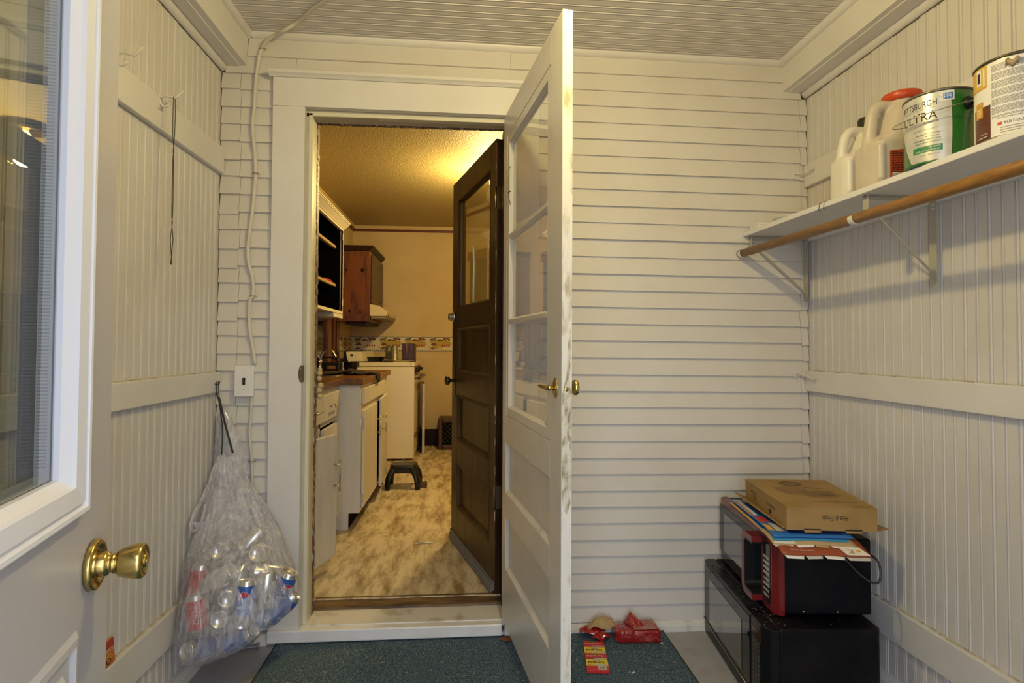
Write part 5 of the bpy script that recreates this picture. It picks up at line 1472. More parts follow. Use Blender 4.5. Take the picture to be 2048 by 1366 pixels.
# local frame: x along the front towards us, +y = into the body (to the right), front face at y = 0
t = mw_frame('microwave', 'large black microwave standing on the porch floor, lower of two', (1.003, 2.408, 0.0))
Lm, Dm, Hm = 0.622, 0.372, 0.303
mb = MB()
pr = [(0.0, 0.012), (Lm - 0.035, 0.012), (Lm - 0.035, 0.012)]
mb.prism([(0.002, 0.045), (Lm - 0.002, 0.045), (Lm - 0.002, Dm - 0.05), (Lm - 0.010, Dm - 0.012), (Lm - 0.03, Dm), (0.03, Dm), (0.010, Dm - 0.012), (0.002, Dm - 0.05)], 'z', 0.006, Hm); mb.obj('case', BLACKM, t, local=True, bevel=0.010, segs=3)
mb = MB()
mb.prism([(0.012, 0.0), (0.502, 0.0), (0.502, 0.046), (0.0, 0.046), (0.0, 0.016), (0.004, 0.005)], 'z', 0.004, Hm - 0.003); mb.obj('door', M('black_gloss_door', (0.006, 0.006, 0.007), 0.22, spec=0.25), t, local=True, bevel=0.004)
mb = MB()
mb.prism([(0.505, 0.0), (0.585, 0.0), (0.606, 0.006), (0.618, 0.020), (0.622, 0.046), (0.505, 0.046)], 'z', 0.004, Hm - 0.003); pn = mb.obj('control_panel', MATS['black_gloss_door'], t, local=True, bevel=0.004)
WINM = M('dark_window_glass', (0.010, 0.010, 0.010), 0.012, spec=1.0, coat=1.0)
WINF = M('dark_window_border', (0.006, 0.006, 0.007), 0.02, spec=0.45)
mb = MB(); mb.box(0.030, 0.498, -0.0020, 0.002, 0.058, 0.286); mb.obj('window_border', WINF, t, local=True)
mb = MB(); mb.box(0.078, 0.428, -0.0032, 0.000, 0.072, 0.246); mb.obj('window', WINM, t, local=True)
mb = MB(); mb.tube([(0.006, -0.003, 0.062), (0.12, -0.004, 0.055), (0.50, -0.004, 0.050)], 0.003, 6); mb.obj('trim_strip', M('dark_chrome', (0.25, 0.22, 0.18), 0.25, 0.8), t, local=True)
mb = MB(); mb.box(0.516, 0.588, -0.0008, 0.002, 0.246, 0.272); mb.obj('display', M('brownish_display', (0.05, 0.022, 0.010), 0.1), pn, local=True)
KP = [M('worn_key_print', (0.20, 0.18, 0.14), 0.5), M('keypad_dark', (0.016, 0.015, 0.013), 0.5)]
mb = MB(); fk = lambda e: (lambda u, v: (u, -e, v))
rect(mb, 0.520, 0.583, 0.03, 0.236, fk(0.0006), 1)
rr = random.Random(5)
for r_ in range(13):
    for c_ in range(3):
        u = 0.524 + c_ * 0.020; v = 0.222 - r_ * 0.0148
        rect(mb, u, u + rr.uniform(0.008, 0.016), v, v + rr.uniform(0.003, 0.006), fk(0.0010), 0)
        if rr.random() < 0.7:
            rect(mb, u + 0.002, u + rr.uniform(0.006, 0.013), v - 0.0045, v - 0.0025, fk(0.0010), 0)
rect(mb, 0.520, 0.585, 0.238, 0.2395, fk(0.0010), 0); rect(mb, 0.520, 0.585, 0.030, 0.0315, fk(0.0010), 0)
mb.obj('keypad', KP, pn, local=True, fix=False)
for (a, b) in ((0.04, 0.09), (0.55, 0.09), (0.04, 0.33), (0.55, 0.33)):
    mb = MB(); mb.lathe([(0.014, 0.0004), (0.014, 0.006), (0.012, 0.0075)], 14, (a, b, 0)); mb.obj('foot', BLACKP, t, local=True)
# dust and crumbs lying on its top
mb = MB(); rr = random.Random(77)
for k in range(110):
    x_ = rr.uniform(0.03, 0.60); y_ = rr.uniform(0.01, 0.075) if rr.random() < 0.62 else rr.uniform(0.05, 0.34)
    if y_ > 0.085 and x_ < 0.548:
        continue
    s_ = rr.uniform(0.0006, 0.0022)
    mb.hexa([(x_ + dx * s_, y_ + dy * s_ * rr.uniform(0.6, 1.6), Hm + 0.0003 + dz * s_ * 0.8) for dz in (0, 1) for dx, dy in ((-1, -1), (1, -1), (1, 1), (-1, 1))])
g = mb.obj('crumbs', M('crumb_brown', (0.09, 0.075, 0.05), 0.9, col2=(0.20, 0.10, 0.05), nscale=40, namount=0.8), t, local=True); g['kind'] = 'stuff'

t = mw_frame('microwave', 'smaller red fronted microwave stacked on the large black one', (1.063, 2.386, 0.3045))
Lm, Dm, Hm = 0.531, 0.315, 0.262
REDP = M('dark_red_plastic', (0.16, 0.010, 0.012), 0.28, coat=0.2)
mb = MB(); mb.box(0.002, Lm - 0.003, 0.03, Dm, 0.012, Hm - 0.006); mb.obj('case', BLACKM, t, local=True, bevel=0.006, segs=3)
mb = MB()
# red face frame with a bevelled near edge
mb.prism([(0.0, 0.032), (0.004, 0.006), (0.012, 0.0), (0.432, 0.0), (0.432, 0.032)], 'z', 0.010, Hm - 0.003)
mb.obj('door', REDP, t, local=True, bevel=0.003)
mb = MB(); mb.prism([(0.434, 0.0), (0.510, 0.0), (Lm, 0.016), (Lm, 0.034), (0.434, 0.034)], 'z', 0.006, Hm - 0.003); pn = mb.obj('control_panel', REDP, t, local=True, bevel=0.002)
TEAL = M('teal_black_glass', (0.005, 0.012, 0.011), 0.02, spec=0.5)
mb = MB(); mb.prism([(0.020, 0.030), (0.040, 0.018), (0.428, 0.018), (0.428, 0.232), (0.006, 0.232), (0.006, 0.050)], 'y', -0.0016, 0.002); mb.obj('window_border', TEAL, t, local=True)
mb = MB(); mb.prism([(0.060, 0.052), (0.260, 0.048), (0.260, 0.205), (0.055, 0.205), (0.055, 0.060)], 'y', -0.0028, 0.001); mb.obj('window', WINM, t, local=True)
# C-shaped handle: red outer loop with a black lining
def cloop(o, r):
    x0, x1, z0, z1 = 0.350 + o, 0.442, 0.020 + o, 0.236 - o
    pts = [(x1, z1)]
    for cx, cz, a0 in ((x0 + r, z1 - r, 90), (x0 + r, z0 + r, 180)):
        pts += [(cx + r * math.cos(math.radians(a0 + k * 15)), cz + r * math.sin(math.radians(a0 + k * 15))) for k in range(7)]
    return pts + [(x1, z0)]
A_, B_, C_ = cloop(0.0, 0.034), cloop(0.020, 0.020), cloop(0.026, 0.016)
mb = MB()
for k in range(len(A_) - 1):
    mb.prism([A_[k], A_[k + 1], B_[k + 1], B_[k]], 'y', -0.040, -0.002)
mb.obj('door_handle', REDP, t, local=True)
mb = MB()
for k in range(len(A_) - 1):
    mb.prism([B_[k], B_[k + 1], C_[k + 1], C_[k]], 'y', -0.039, -0.002)
mb.obj('handle_lining', BLACKP, t, local=True)
mb = MB(); mb.prism([(0.446, 0.028), (0.490, 0.028), (0.500, 0.038), (0.500, 0.222), (0.446, 0.238)], 'y', -0.0016, 0.001); gp = mb.obj('panel_glass', TEAL, pn, local=True)
KPm = [M('key_white', (0.62, 0.60, 0.56), 0.4), INK, M('key_pink', (0.62, 0.30, 0.28), 0.4)]
mb = MB(); fk = lambda e: (lambda u, v: (u, -0.0016 - e, v))
labels = [['COOK', 'START', 'COOK']] * 4 + [['1', '2', '3'], ['4', '5', '6'], ['7', '8', '9'], ['STOP', '0', 'START']]
vv = 0.176
for r_, row in enumerate(labels):
    for c_ in range(3):
        u = 0.4525 + c_ * 0.0155
        big = r_ < 4
        hw = 0.0066 if big else 0.0052
        rect(mb, u - hw + 0.002, u + hw + 0.002, vv - 0.0048, vv + 0.0048, fk(0.0006), 2 if (r_ == 7 and c_ == 2) else 0)
        text(mb, row[c_], 0.0085 if len(row[c_]) > 1 else 0.003, fk(0.0010), 1, uv=(u + 0.002, vv))
    vv -= 0.0175 if r_ != 3 else 0.0200
mb.obj('keys', KPm, pn, local=True, fix=False)
for (a, b) in ((0.03, 0.06), (0.49, 0.06), (0.03, 0.27), (0.49, 0.27)):
    mb = MB(); mb.lathe([(0.012, 0.0004), (0.012, 0.010), (0.010, 0.012)], 14, (a, b, 0)); mb.obj('foot', BLACKP, t, local=True)
mb = MB(); mb.tube(smooth_path([(0.40, Dm - 0.005, 0.235), (0.52, Dm - 0.045, 0.246), (0.545, 0.190, 0.235), (0.545, 0.215, 0.205), (0.548, 0.262, 0.155), (0.552, 0.300, 0.128), (0.552, 0.325, 0.130), (0.545, 0.334, 0.160), (0.53, 0.333, 0.190), (0.49, 0.325, 0.20), (0.45, Dm + 0.004, 0.20)], 5), 0.0038, 8)
mb.obj('power_cord', M('black_cord', (0.03, 0.03, 0.032), 0.35), t, local=True)
for (a, z_) in ((0.095, 0.020), (0.205, 0.020)):
    mb = MB(); mb.lathe([(0.0036, 0), (0.003, 0.0015), (0.0005, 0.002)], 10, (Lm - 0.003, a, z_), (1, 0, 0)); mb.obj('screw', STEEL, t, local=True)

# flattened cereal boxes
TZ = 0.3045 + 0.262
def sheet(name, label, corners, z, mats, shapes, sag=0.0, thick=0.0012, wob=0.003, seed=1, tabs=()):
    """flat piece of printed board; corners: far-left, far-right, near-right, near-left; shapes: (mi, [(a,b)..]) printed on it"""
    t = thing(name, label, 'cardboard', (corners[3][0], corners[3][1], z))
    c = [Vector((p[0], p[1], z)) for p in corners]
    def fn(a, b, e=0.0):
        p = (c[3] * (1 - a) + c[2] * a) * (1 - b) + (c[0] * (1 - a) + c[1] * a) * b
        p.z += e - sag * max(0, 0.18 - b) ** 1.3 * 8 + wob * noise.noise(Vector((a * 3, b * 3, seed))) * (1 - b)
        return p
    mb = MB(); mb.grid(lambda a, b: fn(a, b), 14, 14, 0); mb.obj('board', mats[0], t, thick=thick)
    mb = MB()
    lev = 0
    for mi, pts in shapes:
        lev += 1
        # subdivide by fan so the print follows the board
        cen = (sum(p[0] for p in pts) / len(pts), sum(p[1] for p in pts) / len(pts))
        e = 0.0009 + 0.00012 * lev
        n = len(pts)
        for i in range(n):
            q0, q1 = pts[i], pts[(i + 1) % n]
            K = 4
            for k in range(K):
                s0 = (q0[0] + (q1[0] - q0[0]) * k / K, q0[1] + (q1[1] - q0[1]) * k / K); s1 = (q0[0] + (q1[0] - q0[0]) * (k + 1) / K, q0[1] + (q1[1] - q0[1]) * (k + 1) / K)
                mb.add([fn(*cen, e), fn(*s0, e), fn(*s1, e)], [(0, 1, 2)], mi)
    return t, mb, fn
CB = [M('board_rust', (0.27, 0.058, 0.022), 0.45), M('board_blue', (0.02, 0.14, 0.46), 0.4), WHITEK, M('board_yellow', (0.70, 0.40, 0.04), 0.4), M('board_grey', (0.50, 0.47, 0.42), 0.7), M('board_scarlet', (0.60, 0.04, 0.02), 0.4), M('board_navy', (0.015, 0.04, 0.22), 0.4), M('board_sky', (0.05, 0.30, 0.62), 0.4), M('board_buff', (0.42, 0.30, 0.16), 0.7), CARD]
t, mb, fn = sheet('cereal_box', 'rust red flattened cereal box, lowest of the cardboard stack on the microwave', [(1.038, 2.252), (1.345, 2.225), (1.232, 1.700), (0.975, 1.742)], TZ + 0.003, CB,
                  [(3, [(0.70, 0.125), (0.93, 0.10), (0.93, 0.115), (0.70, 0.14)]), (2, [(0.74, 0.012), (1.0, 0.008), (0.93, 0.095), (0.70, 0.085)]), (8, [(0.77, 0.03), (0.84, 0.028), (0.84, 0.065), (0.78, 0.07)]), (3, [(0.87, 0.04), (0.93, 0.04), (0.92, 0.06), (0.88, 0.06)])], sag=0.02, seed=4)
text(mb, 'Whole Grain Oats', 0.26, lambda u, v: fn(0.255 + u, 0.048 + v, 0.0017), 2, height=0.015)
o = mb.obj('print', CB, t, fix=False); o['kind'] = 'stuff'
for i, (a0_, a1_, mi) in enumerate(((0.02, 0.24, 2), (0.26, 0.45, 4), (0.47, 0.70, 2), (0.72, 0.99, 4))):
    mb = MB(); mb.grid(lambda a, b: fn(a0_ + (a1_ - a0_) * (a if b < 0.5 else 0.06 + 0.88 * a), 0.004 - 0.024 * b, -0.002 - 0.003 * b), 5, 3); mb.obj('end_flap', CB[mi], t, thick=0.001)
t, mb, fn = sheet('cereal_box', 'blue and yellow flattened cereal box in the middle of the cardboard stack', [(1.036, 2.245), (1.335, 2.215), (1.222, 1.755), (0.972, 1.795)], TZ + 0.0105, [CB[8]] + CB[1:],
                  [(3, [(0.0, 0.02), (0.035, 0.02), (0.035, 0.98), (0.0, 0.98)]), (1, [(0.035, 0.05), (0.5, 0.05), (0.5, 0.98), (0.035, 0.98)]), (7, [(0.05, 0.05), (0.95, 0.05), (0.95, 0.14), (0.05, 0.14)]), (2, [(0.02, 0.01), (0.3, 0.01), (0.28, 0.045), (0.03, 0.045)]), (6, [(0.10, 0.08), (0.30, 0.08), (0.28, 0.2), (0.10, 0.2)])], sag=0.012, seed=9)
o = mb.obj('print', CB, t, fix=False); o['kind'] = 'stuff'
for i, (a0_, a1_, mi) in enumerate(((0.00, 0.25, 4), (0.28, 0.50, 2), (0.50, 0.68, 8), (0.70, 0.98, 2))):
    mb = MB(); mb.grid(lambda a, b: fn(a0_ + (a1_ - a0_) * (a if b < 0.5 else 0.06 + 0.88 * a), 0.004 - 0.026 * b, -0.0005 - 0.002 * b), 5, 3); mb.obj('end_flap', CB[mi], t, thick=0.001)
t, mb, fn = sheet('cereal_box', 'blue flattened cereal box with red pattern right under the pizza box', [(1.050, 2.262), (1.335, 2.225), (1.240, 1.790), (0.992, 1.828)], TZ + 0.0190, [CB[1]] + CB[1:],
                  [(2, [(0.0, 0.48), (0.10, 0.48), (0.10, 0.94), (0.0, 0.96)]), (5, [(0.02, 0.30), (0.06, 0.27), (0.10, 0.34), (0.14, 0.28), (0.14, 0.46), (0.07, 0.42), (0.02, 0.47)]), (4, [(0.10, 0.10), (0.24, 0.10), (0.24, 0.24), (0.10, 0.28)]), (3, [(0.01, 0.12), (0.08, 0.09), (0.08, 0.22), (0.01, 0.25)]), (6, [(0.25, 0.06), (0.9, 0.05), (0.9, 0.2), (0.25, 0.2)]), (2, [(0.12, 0.86), (0.34, 0.86), (0.34, 0.97), (0.12, 0.97)]), (0, [(0.16, 0.6), (0.5, 0.6), (0.5, 0.84), (0.16, 0.84)])], sag=0.008, seed=14)
rr = random.Random(6)
for k in range(22):
    b = 0.49 + k * 0.0205
    mb.add([fn(0.004, b, 0.0020), fn(0.05, b, 0.0020), fn(0.05, b + 0.010, 0.0020), fn(0.004, b + 0.010, 0.0020)], [(0, 1, 2, 3)], rr.choice((5, 4, 8, 0)))
o = mb.obj('print', [CB[0]] + CB[1:], t, fix=False); o['kind'] = 'stuff'

# ---- pizza box
PZ0, PZ1 = TZ + 0.0255, 0.6655
t = thing('pizza_box', 'brown kraft pizza box with black print lying on the stacked cereal boxes', 'box', (1.23, 2.03, PZ0))
b4 = [(1.047, 1.848), (1.330, 1.806), (1.412, 2.214), (1.108, 2.252)]      # bottom: near-left, near-right, far-right, far-left
t4 = [(1.052, 1.855), (1.336, 1.813), (1.414, 2.216), (1.106, 2.252)]
mb = MB(); mb.hexa([(x, y, PZ0) for x, y in b4] + [(x, y, PZ1) for x, y in t4]); mb.obj('box_body', CARD, t, bevel=0.0015)
def bil(c4, z):
    P_ = [Vector((p[0], p[1], z)) for p in c4]
    return lambda a, b: (P_[0] * (1 - a) + P_[1] * a) * (1 - b) + (P_[3] * (1 - a) + P_[2] * a) * b
top = bil(t4, PZ1)
TW, TL = 0.287, 0.41
def topf(e):
    return lambda u, v: top(u / TW, v / TL) + Vector((0, 0, e))
PIZ = [INK, STAINC, WHITEK]
mb = MB()
def blob(cu, cv, ru, rv, seed, e):
    pts = []
    for j in range(28):
        a = 2 * PI * j / 28
        k = 1 + 0.30 * noise.noise(Vector((math.cos(a) * 1.7, math.sin(a) * 1.7, seed)))
        pts.append((cu + ru * k * math.cos(a), cv + rv * k * math.sin(a)))
    poly(mb, pts, topf(e), 1)
blob(0.105, 0.235, 0.055, 0.060, 3, 0.0004); blob(0.180, 0.170, 0.065, 0.045, 5, 0.0005); blob(0.205, 0.265, 0.020, 0.012, 8, 0.0004); blob(0.245, 0.018, 0.030, 0.014, 9, 0.0004)
# round seal: rings, toothed border and a line of lettering (turned away from us)
f = topf(0.0008)
flip = lambda cu, cv: (lambda u, v: f(cu - u, cv - v))
g = flip(0.135, 0.335)
disc(mb, 0, 0, 0.037, 0.037, g, 0, 40, hole=0.93); disc(mb, 0, 0, 0.028, 0.028, g, 0, 40, hole=0.92)
for k in range(30):
    a = 2 * PI * k / 30
    disc(mb, 0.0312 * math.cos(a), 0.0312 * math.sin(a), 0.0016, 0.0016, g, 0, 6)
text(mb, 'FRESH BAKED', 0.046, g, 0, height=0.008, uv=(0, 0.004)); text(mb, 'PIZZA', 0.026, g, 0, height=0.007, uv=(0, -0.010))
text(mb, 'Crispy Crust', 0.066, flip(0.165, 0.275), 0, height=0.010)
g = flip(0.180, 0.190)
for q in (((-0.045, 0.03), (0.035, 0.038)), ((0.035, 0.038), (0.045, -0.028)), ((0.045, -0.028), (-0.06, -0.036)), ((-0.05, -0.010), (0.03, -0.004)), ((-0.048, 0.012), (0.030, 0.018))):
    (ua, va), (ub, vb) = q
    d_ = Vector((ub - ua, vb - va)).normalized(); n_ = Vector((-d_.y, d_.x)) * 0.0011
    poly(mb, [(ua + n_.x, va + n_.y), (ub + n_.x, vb + n_.y), (ub - n_.x, vb - n_.y), (ua - n_.x, va - n_.y)], g, 0)
for k in range(9):
    rect(mb, -0.040 + k * 0.006, -0.037 + k * 0.006, 0.016, 0.028 - (k % 3) * 0.003, g, 0)
text(mb, 'THANK YOU', 0.030, g, 0, height=0.006, uv=(0.004, -0.046))
text(mb, 'ORDER ONLINE', 0.048, flip(0.195, 0.095), 0, height=0.005)
rect(mb, 0.115, 0.260, 0.0700, 0.0722, f, 0)
mb.obj('top_print', PIZ, t, fix=False)
# front face lettering, upside down
def face(p0, p1, z0, z1, off):
    P0, P1 = Vector((p0[0], p0[1], 0)), Vector((p1[0], p1[1], 0))
    d_ = (P1 - P0); L_ = d_.length; d_.normalize(); n_ = Vector((d_.y, -d_.x, 0))
    return (lambda u, v: P0 + d_ * u + n_ * off + Vector((0, 0, z0 + v))), L_
g, L_ = face(b4[0], b4[1], PZ0, PZ1, 0.0062)
n_f = (Vector((t4[0][0], t4[0][1], PZ1)) - Vector((b4[0][0], b4[0][1], PZ0)))
def frontf(e):
    P0, P1, P2, P3 = Vector((*b4[0], PZ0)), Vector((*b4[1], PZ0)), Vector((*t4[1], PZ1)), Vector((*t4[0], PZ1))
    nrm = (P1 - P0).cross(P3 - P0).normalized()
    return lambda u, v: (P0 * (1 - u / L_) + P1 * (u / L_)) * (1 - v / (PZ1 - PZ0)) + (P3 * (1 - u / L_) + P2 * (u / L_)) * (v / (PZ1 - PZ0)) + nrm * e
def leftf(e):
    P0, P1, P2, P3 = Vector((*b4[3], PZ0)), Vector((*b4[0], PZ0)), Vector((*t4[0], PZ1)), Vector((*t4[3], PZ1))
    nrm = (P1 - P0).cross(P3 - P0).normalized()
    Lx = (P1 - P0).length
    return lambda u, v: (P0 * (1 - u / Lx) + P1 * (u / Lx)) * (1 - v / (PZ1 - PZ0)) + (P3 * (1 - u / Lx) + P2 * (u / Lx)) * (v / (PZ1 - PZ0)) + nrm * e
HB = PZ1 - PZ0
mb = MB()
ff = frontf(0.0007)
text(mb, 'Hot & Fresh', 0.080, lambda u, v: ff(0.153 - u, HB * 0.55 - v), 0, height=0.0165, shear=0.15)
rect(mb, 0.055, 0.108, 0.0015, 0.0060, ff, 0); rect(mb, 0.185, 0.238, 0.0015, 0.0060, ff, 0)
lf = leftf(0.0007)
gl = lambda cu, cv: (lambda u, v: lf(cu - u, cv - v))
text(mb, 'ORDER ONLINE', 0.060, gl(0.095, 0.044), 0, height=0.0075); text(mb, 'TODAY', 0.036, gl(0.105, 0.033), 0, height=0.0075); text(mb, 'PIZZA', 0.034, gl(0.106, 0.022), 0, height=0.0075)
text(mb, 'THANK YOU', 0.085, gl(0.265, 0.040), 0, height=0.010); disc(mb, 0.262, 0.020, 0.012, 0.009, lf, 0, 16)
o = mb.obj('side_print', PIZ, t, fix=False); o['kind'] = 'stuff'
# scalloped lid edge and the projecting bottom flaps
mb = MB()
for k in range(17):
    u = 0.008 + k * 0.0170
    p = frontf(0.0)(u, HB); q = frontf(0.0035)(u + 0.004, HB - 0.001); r_ = frontf(0.0)(u + 0.008, HB)
    mb.add([p + Vector((0, 0, 0.001)), r_ + Vector((0, 0, 0.001)), q], [(0, 1, 2)])
Lx = (Vector(b4[0]) - Vector(b4[3])).length
for k in range(24):
    u = 0.008 + k * 0.0170
    if u > Lx - 0.012:
        break
    p = leftf(0.0)(u, HB); q = leftf(0.0035)(u + 0.004, HB - 0.001); r_ = leftf(0.0)(u + 0.008, HB)
    mb.add([p + Vector((0, 0, 0.001)), r_ + Vector((0, 0, 0.001)), q], [(0, 1, 2)])
mb.obj('lid_scallops', CARD, t, fix=False)
mb = MB()
def flapL(a, b):
    u = Lx * (0.02 + 0.96 * a)
    wv = b * 0.056 * min(1.0, 1.15 - 1.0 * a) 
    p = leftf(0.0)(u, 0.003); n_ = (leftf(0.01)(u, 0.003) - p) * 100
    return p + n_ * wv * 0.82 + Vector((0, 0, 0.30 * wv + 0.10 * wv * (1 - a)))
mb.grid(flapL, 16, 4); mb.obj('side_flap', CARD, t, thick=0.0025)
mb = MB(); mb.add([Vector((*b4[1], PZ0 + 0.004)), Vector((*b4[1], PZ0 + 0.004)) + Vector((0.055, 0.020, -0.002)), Vector((1.360, 1.95, PZ0 + 0.008)), Vector((1.345, 1.88, PZ0 + 0.006))], [(0, 1, 2, 3)])
mb.obj('side_flap', CARD, t, thick=0.0025)
for u0_ in (0.055, 0.185):
    mb = MB(); rect(mb, u0_, u0_ + 0.053, -0.006, 0.0015, lambda u, v: frontf(0.001 + 0.35 * (0.0015 - v))(u, v), 0, 4, 1)
    mb.obj('locking_tab', CARD, t, thick=0.002, fix=False)

# ================================================================== KITCHEN THINGS
def bar_pull(parent, c, axis, length, stand, out, name='bar_handle', r=0.0045):
    """tubular pull: c = centre on the face, axis along, out = outward unit vector"""
    c = Vector(c); axis = Vector(axis).normalized(); out = Vector(out).normalized()
    mb = MB()
    b = c + out * stand
    mb.tube([b - axis * length / 2, b + axis * length / 2], r, 10)
    for s in (-0.33, 0.33):
        mb.tube([c + axis * length * s, b + axis * length * s], r * 0.85, 8)
    return mb.obj(name, STEEL, parent)

# ---- near base cabinet with its door hanging open
t = thing('base_cabinet', 'white base cabinet just inside the doorway with one door hanging open', 'cabinet', (-0.98, 3.08, ZK))
FX = -0.752
mb = MB()
mb.box(KXL + 0.005, FX - 0.005, 2.66, 2.68, ZK, 0.948); mb.box(KXL + 0.005, FX - 0.005, 3.535, 3.553, ZK, 0.948)
mb.box(KXL + 0.005, KXL + 0.02, 2.68, 3.535, ZK, 0.948); mb.box(KXL + 0.02, FX - 0.005, 2.68, 3.535, 0.185, 0.20)
mb.box(FX - 0.075, FX - 0.06, 2.68, 3.535, ZK, 0.185)
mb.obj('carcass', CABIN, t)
mb = MB()
mb.box(FX - 0.02, FX, 2.66, 2.70, 0.19, 0.948); mb.box(FX - 0.02, FX, 3.49, 3.553, 0.19, 0.948); mb.box(FX - 0.02, FX, 2.70, 3.49, 0.915, 0.948); mb.box(FX - 0.02, FX, 2.70, 3.49, 0.755, 0.795); mb.box(FX - 0.02, FX, 3.08, 3.115, 0.19, 0.915)
mb.obj('face_frame', CABW, t, bevel=0.001)
for a, b in ((2.70, 3.095), (3.105, 3.50)):
    mb = MB(); mb.box(FX, FX + 0.018, a, b, 0.785, 0.925); dr = mb.obj('drawer', CABW, t, bevel=0.004)
    bar_pull(dr, (FX + 0.018, (a + b) / 2 + 0.02, 0.855), (0, 1, 0), 0.155, 0.026, (1, 0, 0))
mb = MB(); mb.box(FX - 0.0, FX + 0.017, 3.118, 3.49, 0.20, 0.745); d2 = mb.obj('door', CABW, t, bevel=0.004)
# the open leaf: hinge near the doorway, free edge towards us
hp, fp = Vector((-0.728, 2.62, 0)), Vector((-0.629, 2.962, 0))
dd = (fp - hp).normalized(); nn = Vector((dd.y, -dd.x, 0))
mb = MB()
c = [hp, fp, fp - nn * 0.018, hp - nn * 0.018]
mb.hexa([p + Vector((0, 0, 0.158)) for p in c] + [p + Vector((0, 0, 0.752)) for p in c]); dr = mb.obj('door', CABW, t, bevel=0.004)
bar_pull(dr, fp - dd * 0.030 + Vector((0, 0, 0.555)), (0, 0, 1), 0.155, 0.030, nn)

# ---- projecting base cabinet with drawer and a pair of doors
t = thing('base_cabinet', 'white base cabinet projecting beside the stove with a drawer and two doors', 'cabinet', (-0.93, 4.1, ZK))
FX2 = -0.625
YA, YE = 3.556, 4.70
mb = MB()
mb.prism([(-0.99, ZK), (-0.690, ZK), (-0.690, 0.192), (FX2, 0.192), (FX2, 0.95), (-0.99, 0.95)], 'y', YA, YA + 0.018); mb.obj('end_panel', CABW, t, bevel=0.001)
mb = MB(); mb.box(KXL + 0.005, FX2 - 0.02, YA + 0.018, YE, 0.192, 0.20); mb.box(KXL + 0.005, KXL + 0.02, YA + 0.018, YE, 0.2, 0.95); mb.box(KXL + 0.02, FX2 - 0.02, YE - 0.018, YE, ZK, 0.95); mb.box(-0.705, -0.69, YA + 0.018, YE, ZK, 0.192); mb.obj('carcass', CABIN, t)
mb = MB()
mb.box(FX2 - 0.02, FX2, YA + 0.0185, YA + 0.05, 0.192, 0.95); mb.box(FX2 - 0.02, FX2, YE - 0.05, YE, 0.192, 0.95); mb.box(FX2 - 0.02, FX2, YA + 0.05, YE - 0.05, 0.925, 0.95); mb.box(FX2 - 0.02, FX2, YA + 0.05, YE - 0.05, 0.79, 0.83); mb.box(FX2 - 0.02, FX2, YA + 0.05, YE - 0.05, 0.192, 0.215)
mb.obj('face_frame', CABW, t, bevel=0.001)
mb = MB(); mb.box(FX2, FX2 + 0.018, 3.600, 4.50, 0.830, 0.928); mb.obj('drawer', CABW, t, bevel=0.004)
mb = MB(); mb.box(FX2, FX2 + 0.018, 3.605, 4.125, 0.215, 0.795); d1 = mb.obj('door', CABW, t, bevel=0.004)
bar_pull(d1, (FX2 + 0.018, 4.045, 0.645), (0, 0, 1), 0.135, 0.030, (1, 0, 0))
for zz in (0.27, 0.72):
    mb = MB(); mb.box(FX2 + 0.0, FX2 + 0.012, 3.597, 3.6045, zz - 0.025, zz + 0.025); mb.obj('hinge', STEEL, d1)
# second leaf ajar, hinged at the far side
hp, fp = Vector((FX2 + 0.001, 4.640, 0)), Vector((FX2 + 0.022, 4.170, 0))
dd = (fp - hp).normalized(); nn = Vector((-dd.y, dd.x, 0))
mb = MB(); c = [hp, hp + nn * 0.018, fp + nn * 0.018, fp]
mb.hexa([p + Vector((0, 0, 0.205)) for p in c] + [p + Vector((0, 0, 0.815)) for p in c]); d2 = mb.obj('door', CABW, t, bevel=0.004)
bar_pull(d2, fp - dd * 0.035 + nn * 0.018 + Vector((0, 0, 0.645)), (0, 0, 1), 0.135, 0.030, nn)

# ---- L-shaped worktop
t = thing('worktop', 'brown wood look laminate worktop stepping forward over the white cabinets', 'worktop', (-0.95, 3.6, 0.95))
out = [(KXL + 0.002, 2.64), (-0.730, 2.64), (-0.730, 3.525), (-0.606, 3.525), (-0.600, 4.760), (-0.612, 4.775), (KXL + 0.002, 4.775)]
mb = MB(); mb.prism(out, 'z', 0.9515, 0.990); mb.obj('slab', COUNTER, t, bevel=0.005)
mb = MB(); mb.box(KXL + 0.002, KXL + 0.02, 2.64, 4.775, 0.9905, 1.04); mb.obj('upstand', COUNTER, t, bevel=0.003)
# sink basin rim with mixer tap
t = thing('sink', 'steel sink set in the brown worktop below the dark window', 'sink', (-1.0, 3.5, 0.99))
mb = MB(); mb.ring_frame(-1.19, -0.80, 0, 1, [(0, 0)]); mb = MB()
def zring(x0, x1, y0, y1, prof):
    loops = [[(x0 + i, y0 + i, z), (x1 - i, y0 + i, z), (x1 - i, y1 - i, z), (x0 + i, y1 - i, z)] for i, z in prof]
    vs_ = [p for l in loops for p in l]; fs = []
    for i in range(len(loops) - 1):
        for j in range(4):
            fs.append((i * 4 + j, i * 4 + (j + 1) % 4, (i + 1) * 4 + (j + 1) % 4, (i + 1) * 4 + j))
    return vs_, fs
vs_, fs = zring(-1.19, -0.80, 3.70, 4.42, [(0.0, 0.9905), (0.004, 0.996), (0.020, 0.996), (0.026, 0.9925), (0.06, 0.9915)])
mb.add(vs_, fs); mb.obj('rim', STEEL, t, fix=False)
mb = MB(); mb.box(-1.13, -0.86, 3.76, 4.36, 0.9906, 0.9912); mb.obj('basin', M('sink_dark', (0.06, 0.05, 0.04), 0.3, 0.8), t)
t = thing('mixer_tap', 'chrome mixer tap at the left end of the brown worktop', 'tap', (-1.10, 4.53, 0.99))
